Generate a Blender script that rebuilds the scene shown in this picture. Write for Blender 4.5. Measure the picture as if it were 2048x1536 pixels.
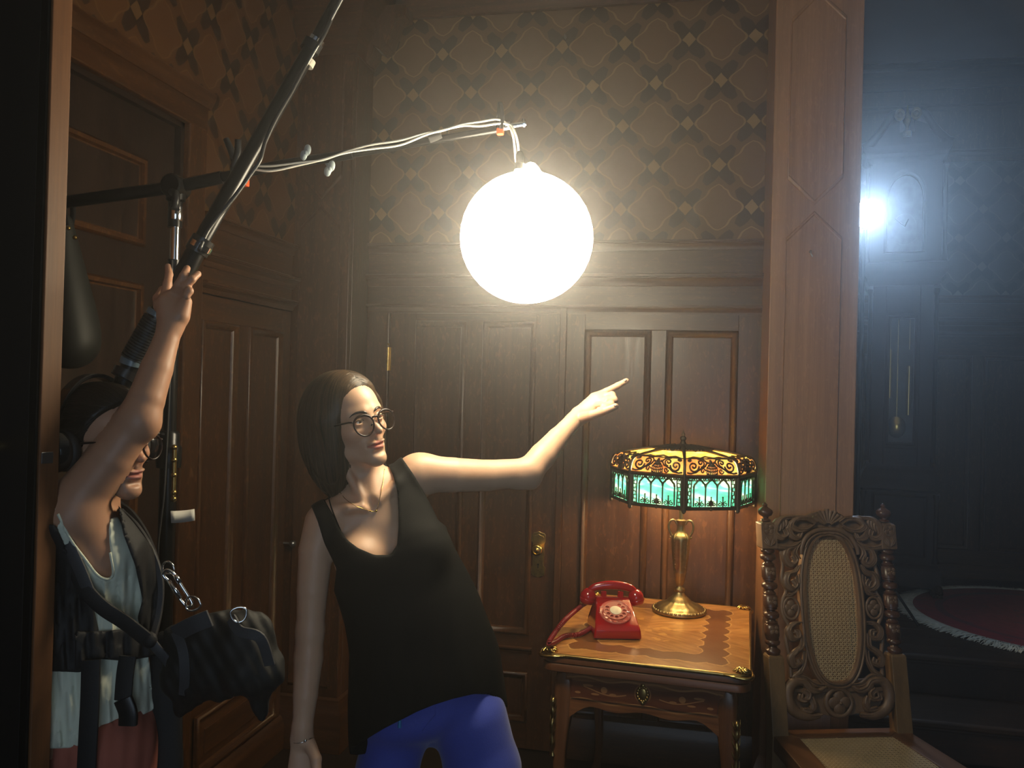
import bpy, math, random
import numpy as np
from mathutils import Vector, Matrix
PI = math.pi
for o in list(bpy.data.objects): bpy.data.objects.remove(o)
SC = bpy.context.scene
COL = SC.collection
random.seed(7)

# ------------------------------------------------------------ camera
FPX = 1660.0                      # focal length in pixels of the 2048 wide frame
EYE = np.array([0, 0, 1.65])
_y, _p, _r = math.radians(11.8), math.radians(.45), math.radians(1.49)
FW = np.array([-math.sin(_y)*math.cos(_p), math.cos(_y)*math.cos(_p), math.sin(_p)])
_r0 = np.array([math.cos(_y), math.sin(_y), 0.]); _u0 = np.cross(_r0, FW)
RT = _r0*math.cos(_r)+_u0*math.sin(_r); UP = -_r0*math.sin(_r)+_u0*math.cos(_r)
cam = bpy.data.cameras.new('camera'); camo = bpy.data.objects.new('camera', cam); COL.objects.link(camo)
cam.sensor_fit = 'HORIZONTAL'; cam.sensor_width = 36; cam.lens = FPX/2048*36; cam.clip_start = .02
camo.matrix_world = Matrix(((RT[0], UP[0], -FW[0], EYE[0]), (RT[1], UP[1], -FW[1], EYE[1]),
                            (RT[2], UP[2], -FW[2], EYE[2]), (0, 0, 0, 1)))
SC.camera = camo
def P(px, py, D):                 # a surveyed point of the photograph at depth D (metres)
    return EYE+RT*((px-1024)/FPX*D)+UP*((768-py)/FPX*D)+FW*D

# ------------------------------------------------------------ world, lights, exposure
SC.view_settings.view_transform = 'Standard'
SC.view_settings.look = 'None'
SC.view_settings.exposure = 0.0
SC.view_settings.gamma = 1.0
SC.view_settings.use_curve_mapping = False
W = bpy.data.worlds.new('world'); SC.world = W; W.use_nodes = True
W.node_tree.nodes['Background'].inputs[0].default_value = (.55, .72, 1, 1)
W.node_tree.nodes['Background'].inputs[1].default_value = .008
BALL_C = P(1053, 476, 2.04); BALL_R = .163; BALL_E = 48.0
LED_C = P(1732, 429, 4.3)
def light(name, kind, loc, energy, color, radius=.05, rot=None, size=None):
    l = bpy.data.lights.new(name, kind); l.energy = energy; l.color = color
    if kind in ('POINT', 'SPOT'): l.shadow_soft_size = radius
    if kind == 'AREA': l.shape = 'RECTANGLE'; l.size, l.size_y = size
    o = bpy.data.objects.new(name, l); COL.objects.link(o); o.location = loc
    if rot: o.rotation_euler = rot
    return o
_w = light('cool_fill', 'AREA', (.6, -1.5, 1.5), 20, (.62, .80, 1.0), size=(1.4, 1.8), rot=(math.radians(88), 0, math.radians(6)))  # unseen soft area light added behind the camera as cool fill
HAZE_DENSITY = .034

# ------------------------------------------------------------ materials
def new_mat(name):
    m = bpy.data.materials.new(name); m.use_nodes = True
    return m, m.node_tree, m.node_tree.nodes['Principled BSDF']
def setp(b, **k):
    names = dict(color='Base Color', rough='Roughness', metal='Metallic', spec='Specular IOR Level', trans='Transmission Weight',
                 ior='IOR', emit='Emission Color', estr='Emission Strength', sss='Subsurface Weight', sssr='Subsurface Radius',
                 ssss='Subsurface Scale', coat='Coat Weight', coatr='Coat Roughness', sheen='Sheen Weight', alpha='Alpha', aniso='Anisotropic')
    for a, v in k.items():
        if a in ('color', 'emit') and len(v) == 3: v = (*v, 1)
        b.inputs[names[a]].default_value = v
def node(nt, t, ins=None, **props):
    n = nt.nodes.new('ShaderNode'+t)
    for k, v in props.items(): setattr(n, k, v)
    for k, v in (ins or {}).items():
        if isinstance(v, bpy.types.NodeSocket): nt.links.new(v, n.inputs[k])
        else: n.inputs[k].default_value = v
    return n
def M(nt, op, *a, clamp=False):
    n = nt.nodes.new('ShaderNodeMath'); n.operation = op; n.use_clamp = clamp
    for i, v in enumerate(a):
        if isinstance(v, bpy.types.NodeSocket): nt.links.new(v, n.inputs[i])
        else: n.inputs[i].default_value = v
    return n.outputs[0]
def mixc(nt, f, a, b, mode='MIX'):
    n = nt.nodes.new('ShaderNodeMix'); n.data_type = 'RGBA'; n.blend_type = mode
    for i, v in ((0, f), (6, a), (7, b)):
        if isinstance(v, bpy.types.NodeSocket): nt.links.new(v, n.inputs[i])
        elif isinstance(v, tuple): n.inputs[i].default_value = (*v, 1) if len(v) == 3 else v
        else: n.inputs[i].default_value = v
    return n.outputs[2]
def ramp(nt, f, stops):
    n = nt.nodes.new('ShaderNodeValToRGB'); nt.links.new(f, n.inputs[0])
    el = n.color_ramp.elements
    while len(el) < len(stops): el.new(.5)
    for e, (p, c) in zip(el, stops): e.position = p; e.color = (*c, 1) if len(c) == 3 else c
    return n.outputs[0]
def bump(nt, b, h, strength=.3, dist=.002):
    n = node(nt, 'Bump', {'Height': h, 'Strength': strength, 'Distance': dist}); nt.links.new(n.outputs[0], b.inputs['Normal'])
def plain(name, color, rough=.5, metal=0, noise=0, nscale=40, bumps=0, **k):
    m, nt, b = new_mat(name); setp(b, color=color, rough=rough, metal=metal, **k)
    if noise or bumps:
        tc = node(nt, 'TexCoord'); nz = node(nt, 'TexNoise', {'Vector': tc.outputs['Object'], 'Scale': nscale, 'Detail': 5})
        if noise:
            c = mixc(nt, nz.outputs[0], tuple(x*(1-noise) for x in color[:3]), tuple(min(1, x*(1+noise)) for x in color[:3]))
            nt.links.new(c, b.inputs['Base Color'])
        if bumps: bump(nt, b, nz.outputs[0], bumps, .001)
    return m
def oak(name, dark, lightc, grain=2, rough=.33, fleck=.5, scale=1.0, spec=.5, bumpk=.25):
    """quarter-sawn oak: long grain along one axis, short bright ray flecks across it"""
    m, nt, b = new_mat(name)
    tc = node(nt, 'TexCoord')
    sc = [34*scale]*3; sc[grain] = 1.5*scale
    mp = node(nt, 'Mapping', {'Vector': tc.outputs['Object'], 'Scale': sc})
    n1 = node(nt, 'TexNoise', {'Vector': mp.outputs[0], 'Scale': 1.0, 'Detail': 8, 'Roughness': .65})
    sc2 = [220*scale]*3; sc2[grain] = 5*scale
    mp2 = node(nt, 'Mapping', {'Vector': tc.outputs['Object'], 'Scale': sc2})
    n2 = node(nt, 'TexNoise', {'Vector': mp2.outputs[0], 'Scale': 1.0, 'Detail': 3})
    sc3 = [60*scale]*3; sc3[grain] = 22*scale
    rot = [0, 0, 0]; rot[(grain+1) % 3] = .5; rot[(grain+2) % 3] = .45
    mp3 = node(nt, 'Mapping', {'Vector': tc.outputs['Object'], 'Scale': sc3, 'Rotation': rot})
    n3 = node(nt, 'TexNoise', {'Vector': mp3.outputs[0], 'Scale': 1.3, 'Detail': 2, 'Distortion': .8})
    f = M(nt, 'ADD', M(nt, 'MULTIPLY', n1.outputs[0], .75), M(nt, 'MULTIPLY', n2.outputs[0], .25))
    c = ramp(nt, f, [(.3, dark), (.68, lightc)])
    fl = ramp(nt, n3.outputs[0], [(.57, (0, 0, 0)), (.66, (1, 1, 1))])
    c2 = mixc(nt, M(nt, 'MULTIPLY', fl, fleck*.5), c, tuple(min(1, x*1.9+.01) for x in lightc))
    big = node(nt, 'TexNoise', {'Vector': tc.outputs['Object'], 'Scale': 1.7, 'Detail': 3})
    c3 = mixc(nt, M(nt, 'MULTIPLY', big.outputs[0], .55), c2, tuple(x*.55 for x in dark))
    nt.links.new(c3, b.inputs['Base Color'])
    rr = M(nt, 'ADD', rough-.08, M(nt, 'MULTIPLY', n1.outputs[0], .22)); nt.links.new(rr, b.inputs['Roughness'])
    setp(b, spec=spec)
    bump(nt, b, f, bumpk, .0015)
    return m
def wallpaper(name, horiz, base, dark, ochre, us=0.0, vs=0.0, W_=.285, H_=.376):
    """printed ogee lattice: four-lobed dark crosses with ochre hearts between pointed medallions"""
    m, nt, b = new_mat(name)
    tc = node(nt, 'TexCoord'); sx = node(nt, 'SeparateXYZ', {0: tc.outputs['Object']})
    wob = node(nt, 'TexNoise', {'Vector': tc.outputs['Object'], 'Scale': 22, 'Detail': 2})
    wv = M(nt, 'MULTIPLY', M(nt, 'SUBTRACT', wob.outputs[0], .5), .012)
    u0 = M(nt, 'ADD', M(nt, 'SUBTRACT', sx.outputs[horiz], us), wv); v0 = M(nt, 'ADD', M(nt, 'SUBTRACT', sx.outputs[2], vs), wv)
    def fold(x, per, off):       # distance to the nearest multiple of per (+off)
        return M(nt, 'PINGPONG', M(nt, 'ADD', x, off), per/2)
    def cell(ou, ov):
        a = fold(u0, W_, ou); v = fold(v0, H_, ov)
        r = M(nt, 'SQRT', M(nt, 'ADD', M(nt, 'MULTIPLY', a, a), M(nt, 'MULTIPLY', v, v)))
        # diagonal arms
        dd = M(nt, 'ABSOLUTE', M(nt, 'SUBTRACT', M(nt, 'MULTIPLY', a, .80), M(nt, 'MULTIPLY', v, .60)))
        wid = M(nt, 'ADD', .013, M(nt, 'MULTIPLY', M(nt, 'SINE', M(nt, 'MULTIPLY', r, 30)), .015))
        arm = M(nt, 'MULTIPLY', M(nt, 'LESS_THAN', dd, wid), M(nt, 'LESS_THAN', r, .102))
        heart = M(nt, 'LESS_THAN', M(nt, 'ADD', a, M(nt, 'MULTIPLY', v, .9)), .030)
        ring = M(nt, 'LESS_THAN', M(nt, 'ADD', a, M(nt, 'MULTIPLY', v, .9)), .042)
        return arm, heart, ring, a, v
    a1 = cell(0, 0); a2 = cell(W_/2, H_/2)
    def medal(a, v):              # a, v measured from the flower; the medallion sits half a width away
        am = M(nt, 'SUBTRACT', W_/2, a)
        t = M(nt, 'DIVIDE', v, .108)
        half = M(nt, 'MULTIPLY', M(nt, 'POWER', M(nt, 'MAXIMUM', M(nt, 'SUBTRACT', 1, t), 0), .80), .116)
        # scallop beside the flower
        sc_ = M(nt, 'MULTIPLY', M(nt, 'SINE', M(nt, 'MULTIPLY', v, 95)), .006)
        h = M(nt, 'SUBTRACT', am, M(nt, 'ADD', M(nt, 'SUBTRACT', half, .010), sc_))
        line = M(nt, 'LESS_THAN', M(nt, 'ABSOLUTE', h), .0048)
        ins = M(nt, 'LESS_THAN', h, 0)
        return line, M(nt, 'MULTIPLY', ins, M(nt, 'LESS_THAN', v, .108)), M(nt, 'MULTIPLY', line, M(nt, 'LESS_THAN', v, .122))
    m1 = medal(a1[3], a1[4]); m2 = medal(a2[3], a2[4])
    mx = lambda x, y: M(nt, 'MAXIMUM', x, y)
    ins = mx(m1[1], m2[1]); line = mx(m1[2], m2[2]); arm = mx(a1[0], a2[0]); heart = mx(a1[1], a2[1]); ring = mx(a1[2], a2[2])
    weave = node(nt, 'TexNoise', {'Vector': tc.outputs['Object'], 'Scale': 260, 'Detail': 2})
    worn = node(nt, 'TexNoise', {'Vector': tc.outputs['Object'], 'Scale': 5, 'Detail': 5})
    c = mixc(nt, ins, tuple(x*.86 for x in base), base)
    c = mixc(nt, M(nt, 'MULTIPLY', arm, .9), c, dark)
    c = mixc(nt, M(nt, 'MULTIPLY', ring, .9), c, dark)
    c = mixc(nt, M(nt, 'MULTIPLY', line, .75), c, ochre)
    c = mixc(nt, M(nt, 'MULTIPLY', heart, .85), c, ochre)
    c = mixc(nt, M(nt, 'MULTIPLY', worn.outputs[0], .45), c, tuple(x*.5 for x in base))
    nt.links.new(c, b.inputs['Base Color'])
    setp(b, rough=.55, spec=.35)
    bump(nt, b, M(nt, 'ADD', M(nt, 'MULTIPLY', weave.outputs[0], .5), arm), .25, .001)
    return m

MAT = {}
MAT['oak_v'] = oak('oak_upright', (.032, .0120, .0040), (.108, .044, .0140), fleck=.85)
MAT['oak_h'] = oak('oak_lengthwise', (.032, .0120, .0040), (.108, .044, .0140), grain=0)
MAT['oak_y'] = oak('oak_lengthwise_side', (.032, .0120, .0040), (.108, .044, .0140), grain=1)
MAT['oak_pale'] = oak('oak_pillar', (.17, .080, .036), (.32, .165, .082), rough=.42, fleck=.25)
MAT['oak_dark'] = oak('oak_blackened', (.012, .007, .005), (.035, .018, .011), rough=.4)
MAT['paper_b'] = wallpaper('wallpaper_print', 0, (.120, .062, .026), (.022, .010, .006), (.27, .18, .08), us=-.020, vs=3.232)
MAT['paper_l'] = wallpaper('wallpaper_print_side', 1, (.110, .046, .015), (.020, .011, .007), (.16, .085, .030), us=.10, vs=3.232)
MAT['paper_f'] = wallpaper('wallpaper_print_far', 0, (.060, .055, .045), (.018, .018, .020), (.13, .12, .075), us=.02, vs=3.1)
MAT['plaster'] = plain('plaster', (.62, .60, .55), .9, noise=.12, nscale=3)
MAT['brass'] = plain('aged_brass', (.42, .29, .10), .32, 1, noise=.4, nscale=60, bumps=.2)
MAT['gilt'] = plain('gilt_brass', (.62, .43, .13), .26, 1, noise=.3, nscale=90, bumps=.2)
MAT['black_metal'] = plain('black_metal', (.012, .012, .013), .3, .6, spec=.5)
MAT['black_plastic'] = plain('black_plastic', (.010, .010, .011), .35)
MAT['chrome'] = plain('chrome', (.75, .75, .75), .15, 1)
MAT['steel'] = plain('dull_steel', (.35, .35, .36), .35, 1)
MAT['black_cloth'] = plain('black_cloth', (.010, .010, .012), .85, noise=.3, nscale=300, bumps=.3, sheen=.1)
MAT['orange'] = plain('orange_rubber', (.75, .075, .015), .45)
MAT['white_cable'] = plain('white_cable', (.72, .70, .64), .4)

# ------------------------------------------------------------ mesh helpers
class MB:
    def __init__(s): s.v = []; s.f = []
    def add(s, v, f):
        n = len(s.v); s.v += [tuple(float(c) for c in p) for p in v]; s.f += [tuple(i+n for i in q) for q in f]; return s
    def box(s, lo, hi, mat=None):
        x0, y0, z0 = lo; x1, y1, z1 = hi
        v = [(x0, y0, z0), (x1, y0, z0), (x1, y1, z0), (x0, y1, z0), (x0, y0, z1), (x1, y0, z1), (x1, y1, z1), (x0, y1, z1)]
        if mat is not None: v = [mat @ Vector(p) for p in v]
        return s.add(v, [(0, 3, 2, 1), (4, 5, 6, 7), (0, 1, 5, 4), (1, 2, 6, 5), (2, 3, 7, 6), (3, 0, 4, 7)])
    def tube(s, pts, r, seg=8, cap=True, flat=None):
        pts = [np.array(p, float) for p in pts]; n = len(pts)
        rr = r if hasattr(r, '__len__') else [r]*n
        V = []; F = []; prev = None
        for i, p in enumerate(pts):
            t = pts[min(i+1, n-1)]-pts[max(i-1, 0)]; t = t/(np.linalg.norm(t)+1e-12)
            if prev is None:
                a = np.array([0, 0, 1.]) if abs(t[2]) < .9 else np.array([1., 0, 0])
            else: a = prev
            a = a-t*(a@t); a /= np.linalg.norm(a)+1e-12; prev = a; b = np.cross(t, a)
            for k in range(seg):
                q = 2*PI*k/seg; fl = flat if flat else 1
                V.append(p+rr[i]*(math.cos(q)*a+math.sin(q)*b*fl))
        for i in range(n-1):
            for k in range(seg):
                k2 = (k+1) % seg
                F.append((i*seg+k, i*seg+k2, (i+1)*seg+k2, (i+1)*seg+k))
        if cap: F.append(tuple(reversed(range(seg)))); F.append(tuple((n-1)*seg+k for k in range(seg)))
        return s.add(V, F)
    def lathe(s, prof, loc=(0, 0, 0), seg=24, mat=None, sq=None):
        V = []; F = []; n = len(prof)
        for r, z in prof:
            for k in range(seg):
                q = 2*PI*k/seg
                p = Vector((r*math.cos(q), r*math.sin(q), z))
                if mat is not None: p = mat @ p
                V.append((p[0]+loc[0], p[1]+loc[1], p[2]+loc[2]))
        for i in range(n-1):
            for k in range(seg):
                k2 = (k+1) % seg
                F.append((i*seg+k, i*seg+k2, (i+1)*seg+k2, (i+1)*seg+k))
        F.append(tuple(reversed(range(seg)))); F.append(tuple((n-1)*seg+k for k in range(seg)))
        return s.add(V, F)
    def prism(s, poly, a, b, fn=None):
        """poly [(u,v)] extruded in w from a to b; fn maps (u,v,w) to a point"""
        n = len(poly); fn = fn or (lambda u, v, w: (u, v, w))
        V = [fn(u, v, a) for u, v in poly]+[fn(u, v, b) for u, v in poly]
        F = [tuple(reversed(range(n))), tuple(range(n, 2*n))]+[(i, (i+1) % n, n+(i+1) % n, n+i) for i in range(n)]
        return s.add(V, F)
    def rings(s, rows, closed=True, cap=(False, False)):
        n = len(rows[0]); V = [p for r in rows for p in r]; F = []
        for i in range(len(rows)-1):
            for k in range(n if closed else n-1):
                k2 = (k+1) % n; F.append((i*n+k, i*n+k2, (i+1)*n+k2, (i+1)*n+k))
        if cap[0]: F.append(tuple(reversed(range(n))))
        if cap[1]: F.append(tuple((len(rows)-1)*n+k for k in range(n)))
        return s.add(V, F)
    def ball(s, c, r, seg=12, rng=8, mat=None):
        rr = r if hasattr(r, '__len__') else (r, r, r)
        V = []; F = []
        for i in range(rng+1):
            th = PI*i/rng
            for k in range(seg):
                q = 2*PI*k/seg; p = Vector((rr[0]*math.sin(th)*math.cos(q), rr[1]*math.sin(th)*math.sin(q), rr[2]*math.cos(th)))
                if mat is not None: p = mat @ p
                V.append((p[0]+c[0], p[1]+c[1], p[2]+c[2]))
        for i in range(rng):
            for k in range(seg):
                k2 = (k+1) % seg; F.append((i*seg+k, (i+1)*seg+k, (i+1)*seg+k2, i*seg+k2))
        return s.add(V, F)
    def obj(s, name, mat, parent=None, smooth=None, bevel=0, seg=2, loc=None, solid=0, sub=0):
        me = bpy.data.meshes.new(name); me.from_pydata(s.v, [], s.f)
        me.validate(); me.update()
        import bmesh
        bm = bmesh.new(); bm.from_mesh(me); bmesh.ops.remove_doubles(bm, verts=bm.verts, dist=1e-6)
        bmesh.ops.recalc_face_normals(bm, faces=bm.faces); bm.to_mesh(me); bm.free()
        return link(name, me, mat, parent, smooth, bevel, seg, loc, solid, sub)
def link(name, me, mat, parent=None, smooth=None, bevel=0, seg=2, loc=None, solid=0, sub=0):
    o = bpy.data.objects.new(name, me); COL.objects.link(o)
    for mm in (mat if isinstance(mat, (list, tuple)) else [mat]): me.materials.append(MAT[mm] if isinstance(mm, str) else mm)
    if parent is not None:
        o.parent = parent
        o.matrix_parent_inverse = Matrix.Translation(parent.location).inverted() if loc is None else Matrix()
    if loc is not None: o.location = loc
    if sub: q = o.modifiers.new('s', 'SUBSURF'); q.levels = q.render_levels = sub
    if solid: q = o.modifiers.new('t', 'SOLIDIFY'); q.thickness = solid; q.offset = -1
    if bevel:
        q = o.modifiers.new('b', 'BEVEL'); q.width = bevel; q.segments = seg; q.limit_method = 'ANGLE'; q.angle_limit = math.radians(40)
    if smooth is not None:
        if smooth >= 180: me.shade_smooth()
        else:
            me.shade_smooth(); me.set_sharp_from_angle(angle=math.radians(smooth))
    return o
def thing(name, label, cat, loc, rotz=0, group=None):
    o = bpy.data.objects.new(name, None); COL.objects.link(o); o.empty_display_size = .1
    o.location = [float(c) for c in loc]; o.rotation_euler = (0, 0, rotz); o['label'] = label; o['category'] = cat
    if group: o['group'] = group
    return o
def tag(o, label=None, cat=None, group=None, kind=None):
    for k, v in (('label', label), ('category', cat), ('group', group), ('kind', kind)):
        if v: o[k] = v
    return o
def struct(o, label=None):
    o['kind'] = 'structure'
    if label: o['label'] = label
    return o
def bez(pts, n=8):
    """smooth curve through the points (Catmull-Rom)"""
    p = [np.array(q, float) for q in pts]; p = [2*p[0]-p[1]]+p+[2*p[-1]-p[-2]]; out = []
    for i in range(1, len(p)-2):
        for k in range(n):
            t = k/n
            out.append(.5*((2*p[i])+(-p[i-1]+p[i+1])*t+(2*p[i-1]-5*p[i]+4*p[i+1]-p[i+2])*t*t+(-p[i-1]+3*p[i]-3*p[i+1]+p[i+2])*t**3))
    out.append(p[-2]); return out
def interp(x, xs, ys): return np.interp(x, xs, ys)
MAT['oak_step'] = oak('oak_tread', (.016, .009, .006), (.050, .026, .014), grain=0, rough=.38)
MAT['oak_red'] = oak('oak_riser', (.016, .008, .005), (.055, .024, .012), grain=0, rough=.5)
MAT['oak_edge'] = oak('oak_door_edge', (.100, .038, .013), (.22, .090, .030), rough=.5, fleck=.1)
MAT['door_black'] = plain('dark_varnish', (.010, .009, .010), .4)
MAT['wing'] = plain('grey_blue_knob', (.30, .36, .38), .4)
MAT['tape'] = plain('white_tape', (.78, .75, .66), .6)
MAT['cream_tape'] = plain('cream_tape', (.45, .42, .36), .6)
MAT['blue_grey'] = plain('bluish_plastic', (.10, .14, .16), .3)
MAT['rubber'] = plain('grip_rubber', (.010, .011, .012), .55)
MAT['black_cable'] = plain('black_cable', (.03, .03, .03), .4)
MAT['seatwood'] = oak('seat_oak', (.070, .030, .013), (.155, .072, .030), grain=1, rough=.35, fleck=.2)
m, nt, b = new_mat('bulb_glass'); setp(b, color=(1, .9, .7), emit=(1, .67, .33), estr=230.0); MAT['bulb'] = m
MAT['nail'] = plain('finger_nail', (.66, .42, .32), .5)
MAT['cyan'] = plain('cyan_plastic', (.02, .20, .45), .35)
MAT['hair_black'] = plain('hair_black', (.010, .007, .006), .42)
MAT['black_gloss'] = plain('black_gloss', (.008, .008, .010), .18, coat=.4)
MAT['harness'] = plain('black_harness_nylon', (.008, .008, .010), .7, noise=.3, nscale=250, bumps=.3)
MAT['webbing'] = plain('dark_grey_webbing', (.045, .045, .050), .6, noise=.2, nscale=400, bumps=.3)
MAT['bagcloth'] = plain('bag_nylon', (.007, .007, .0075), .7, noise=.3, nscale=30, bumps=.4)
MAT['hair_base'] = plain('hair_base', (.014, .009, .006), .65, noise=.5, nscale=60, spec=.2)
MAT['oak_floor'] = oak('oak_floor_worn', (.010, .006, .004), (.028, .015, .009), grain=1, rough=.75, spec=.2)
# ================================================================ SETTING
class WallFrame:
    """coordinates on a wall: s along it, z up, d out into the room"""
    def __init__(s, o, sdir, out): s.o, s.s, s.out = np.array(o, float), np.array(sdir, float), np.array(out, float)
    def __call__(s, a, z, d): return s.o+s.s*a+s.out*d+np.array([0, 0, z])
    def box(s, s0, s1, z0, z1, d0, d1, mb=None):
        mb = mb or MB(); V = [s(a, z, d) for z in (z0, z1) for a, d in ((s0, d0), (s1, d0), (s1, d1), (s0, d1))]
        return mb.add(V, [(0, 3, 2, 1), (4, 5, 6, 7), (0, 1, 5, 4), (1, 2, 6, 5), (2, 3, 7, 6), (3, 0, 4, 7)])
    def frame(s, s0, s1, z0, z1, prof, mb=None):
        mb = mb or MB(); rows = []
        for ins, d in prof:
            rows.append([s(s0+ins, z0+ins, d), s(s1-ins, z0+ins, d), s(s1-ins, z1-ins, d), s(s0+ins, z1-ins, d)])
        return mb.rings(rows)
    def mould(s, s0, s1, prof, mb=None, m0=0, m1=0):
        """profile [(d,z)] run along s"""
        mb = mb or MB(); n = len(prof)
        V = [s(s0-m0*d, z, d) for d, z in prof]+[s(s1+m1*d, z, d) for d, z in prof]
        F = [tuple(range(n)), tuple(reversed(range(n, 2*n)))]+[(i, (i+1) % n, n+(i+1) % n, n+i) for i in range(n)]
        return mb.add(V, F)
PM = [(0, 0), (0, .004), (.004, .010), (.010, .013), (.016, .010), (.019, .003), (.023, .001), (.027, -.003), (.031, -.012)]
def panel(wf, parent, s0, s1, z0, z1, mv, d=0.0, prof=PM, raised=False, kind='panel'):
    """a sunk panel with its moulding, as two pieces"""
    pm = [(i, dd+d) for i, dd in prof]
    fr = wf.frame(s0, s1, z0, z1, [(-.002, d-.004)]+pm).obj('panel_moulding', mv, parent, smooth=50)
    ins, dd = pm[-1]
    b = wf.box(s0+ins-.004, s1-ins+.004, z0+ins-.004, z1-ins+.004, dd-.012, dd)
    if raised:
        b = MB(); wf.frame(s0+ins, s1-ins, z0+ins, z1-ins, [(0, dd-.006), (0, dd), (.035, dd+.008), (.037, dd+.012)], b)
        q = ins+.037; wf.box(s0+q, s1-q, z0+q, z1-q, dd, dd+.012, b)
    b.obj(kind, mv, parent)
def grid_frame(wf, parent, s0, s1, z0, z1, openings, d0, d1, mv, mh, split_top=None):
    """rails and stiles (each a board) around rectangular openings given as columns [(s0,s1)] x rows [(z0,z1)]"""
    cols, rows = openings
    ss = [s0]+[c for q in cols for c in q]+[s1]; zz = [z0]+[c for q in rows for c in q]+[z1]
    for i in range(0, len(ss), 2):          # stiles full height at the outer edges, between rails inside
        if ss[i+1]-ss[i] < .004: continue
        if i in (0, len(ss)-2): wf.box(ss[i], ss[i+1], z0, z1, d0, d1).obj('stile', mv, parent, bevel=.002)
        else:
            for r in rows: wf.box(ss[i], ss[i+1], r[0], r[1], d0, d1).obj('stile', mv, parent, bevel=.002)
    for i in range(0, len(zz), 2):
        if zz[i+1]-zz[i] < .004: continue
        wf.box(ss[1], ss[-2], zz[i], zz[i+1], d0, d1).obj('rail', mh, parent, bevel=.002)
def cap_prof(z, h, out, base=0.0):   # simple stepped cornice profile of height h, z = top
    return [(base, z-h), (base+out*.25, z-h), (base+out*.35, z-h*.8), (base+out*.38, z-h*.62), (base+out*.62, z-h*.45), (base+out*.85, z-h*.36),
            (base+out*.85, z-h*.28), (base+out, z-h*.24), (base+out, z-h*.06), (base+out*.9, z), (base, z)]

YB, XL, YF, YP = 3.75, -1.77, 3.525, 3.42
# floor and ceilings
fl = MB().box((-3.2, -3.2, -.06), (3.6, 6.3, -.002)).obj('floor', 'oak_floor'); struct(fl, 'dark wooden floor of the hall')
k = 0
ce = MB().box((-3.2, -3.2, 3.86), (3.6, 6.3, 3.92)).obj('ceiling', 'plaster'); struct(ce, 'grey plaster ceiling above the far room')

# ---- back wall with wallpaper and wainscot
B = WallFrame((0, YB, 0), (1, 0, 0), (0, -1, 0))
wb = B.box(-1.9, .42, 0, 3.86, -.12, -.03).obj('wall_back', 'oak_dark'); struct(wb, 'wainscoted wall with patterned wallpaper behind the table')
B.box(-1.52, .33, 2.29, 3.46, -.03, -.006).obj('wallpaper', 'paper_b', wb)
for (z, h, o) in ((2.335, .045, .030), (2.185, .055, .042), (2.045, .030, .022)):
    B.mould(-1.50, .330, cap_prof(z, h, o)).obj('moulding', 'oak_h', wb, smooth=40)
B.box(-1.50, .330, 2.12, 2.32, -.03, 0).obj('frieze_board', 'oak_h', wb)
B.box(-1.50, .330, 2.005, 2.14, -.03, .004).obj('rail', 'oak_h', wb)
B.mould(-1.52, .33, [(0, 3.40), (.02, 3.40), (.025, 3.43), (.05, 3.46), (.055, 3.50), (.12, 3.56), (.16, 3.66), (.17, 3.70), (.17, 3.86), (0, 3.86)]).obj('cornice', 'oak_h', wb, smooth=40)
# fixed panelling between the door and the pillar
B.box(-.535, .330, 0, 2.01, -.03, -.018).obj('backing_board', 'oak_v', wb)
grid_frame(B, wb, -.535, .330, 0, 2.01, ([(-.452, -.153), (-.088, .222)], [(.20, .42), (.53, 1.935)]), -.02, 0, 'oak_v', 'oak_h')
for s0, s1 in ((-.452, -.153), (-.088, .222)):
    panel(B, wb, s0, s1, .53, 1.935, "oak_v"); panel(B, wb, s0, s1, .20, .42, "oak_v")
B.box(-.565, -.535, 0, 2.04, -.03, .012).obj('casing', 'oak_v', wb, bevel=.003)
B.box(-1.50, -1.388, 0, 2.01, -.03, .004).obj('casing', 'oak_v', wb, bevel=.003)
B.mould(-.53, .33, [(0, 0), (.022, 0), (.022, .13), (.012, .16), (.006, .18), (0, .18)]).obj('baseboard', 'oak_h', wb, smooth=40)

# ---- the door in the back wall
d1 = B.box(-1.385, -.567, .01, 2.03, -.045, -.035).obj('door_1', 'oak_v'); struct(d1, 'closed dark panelled oak door with brass knob plate')
DC = [(-1.257, -1.008), (-.930, -.676)]
grid_frame(B, d1, -1.385, -.567, .01, 2.03, (DC, [(.13, .36), (.53, 1.97)]), -.04, -.008, 'oak_v', 'oak_h')
for c in DC: panel(B, d1, *c, .53, 1.97, 'oak_v', d=-.008); panel(B, d1, *c, .13, .36, 'oak_v', d=-.008)
B.mould(-1.26, -.66, cap_prof(.475, .028, .02, -.008)).obj('moulding', 'oak_h', d1, smooth=40)
for z in (1.78, .35):
    hg = MB()
    for kk in range(5): hg.lathe([(.0085, 0), (.0085, .021)], B(-1.388, z+kk*.0225-.05, .006), 10)
    hg.lathe([(.004, 0), (.007, .006), (.003, .014)], B(-1.388, z+.0655, .006), 10); B.box(-1.40, -1.374, z-.05, z+.06, -.002, .0035, hg)
    hg.obj('hinge', 'brass', d1, smooth=40)
pl = MB(); out = [(-.031, -.09), (-.024, -.098), (-.012, -.100), (0, -.106), (.012, -.100), (.024, -.098), (.031, -.09), (.033, -.06), (.027, -.05), (.027, .05), (.033, .06), (.031, .09), (.024, .098), (.012, .100), (0, .106), (-.012, .100), (-.024, .098), (-.031, .09), (-.033, .06), (-.027, .05), (-.027, -.05), (-.033, -.06)]
KX, KZ = -.640, .903
pl.prism(out, -.008, -.003, lambda u, v, w: tuple(B(KX+u, KZ+v, w)))
pl.prism([(u*.8, v*.88) for u, v in out], -.004, -.001, lambda u, v, w: tuple(B(KX+u, KZ+v, w)))
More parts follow.
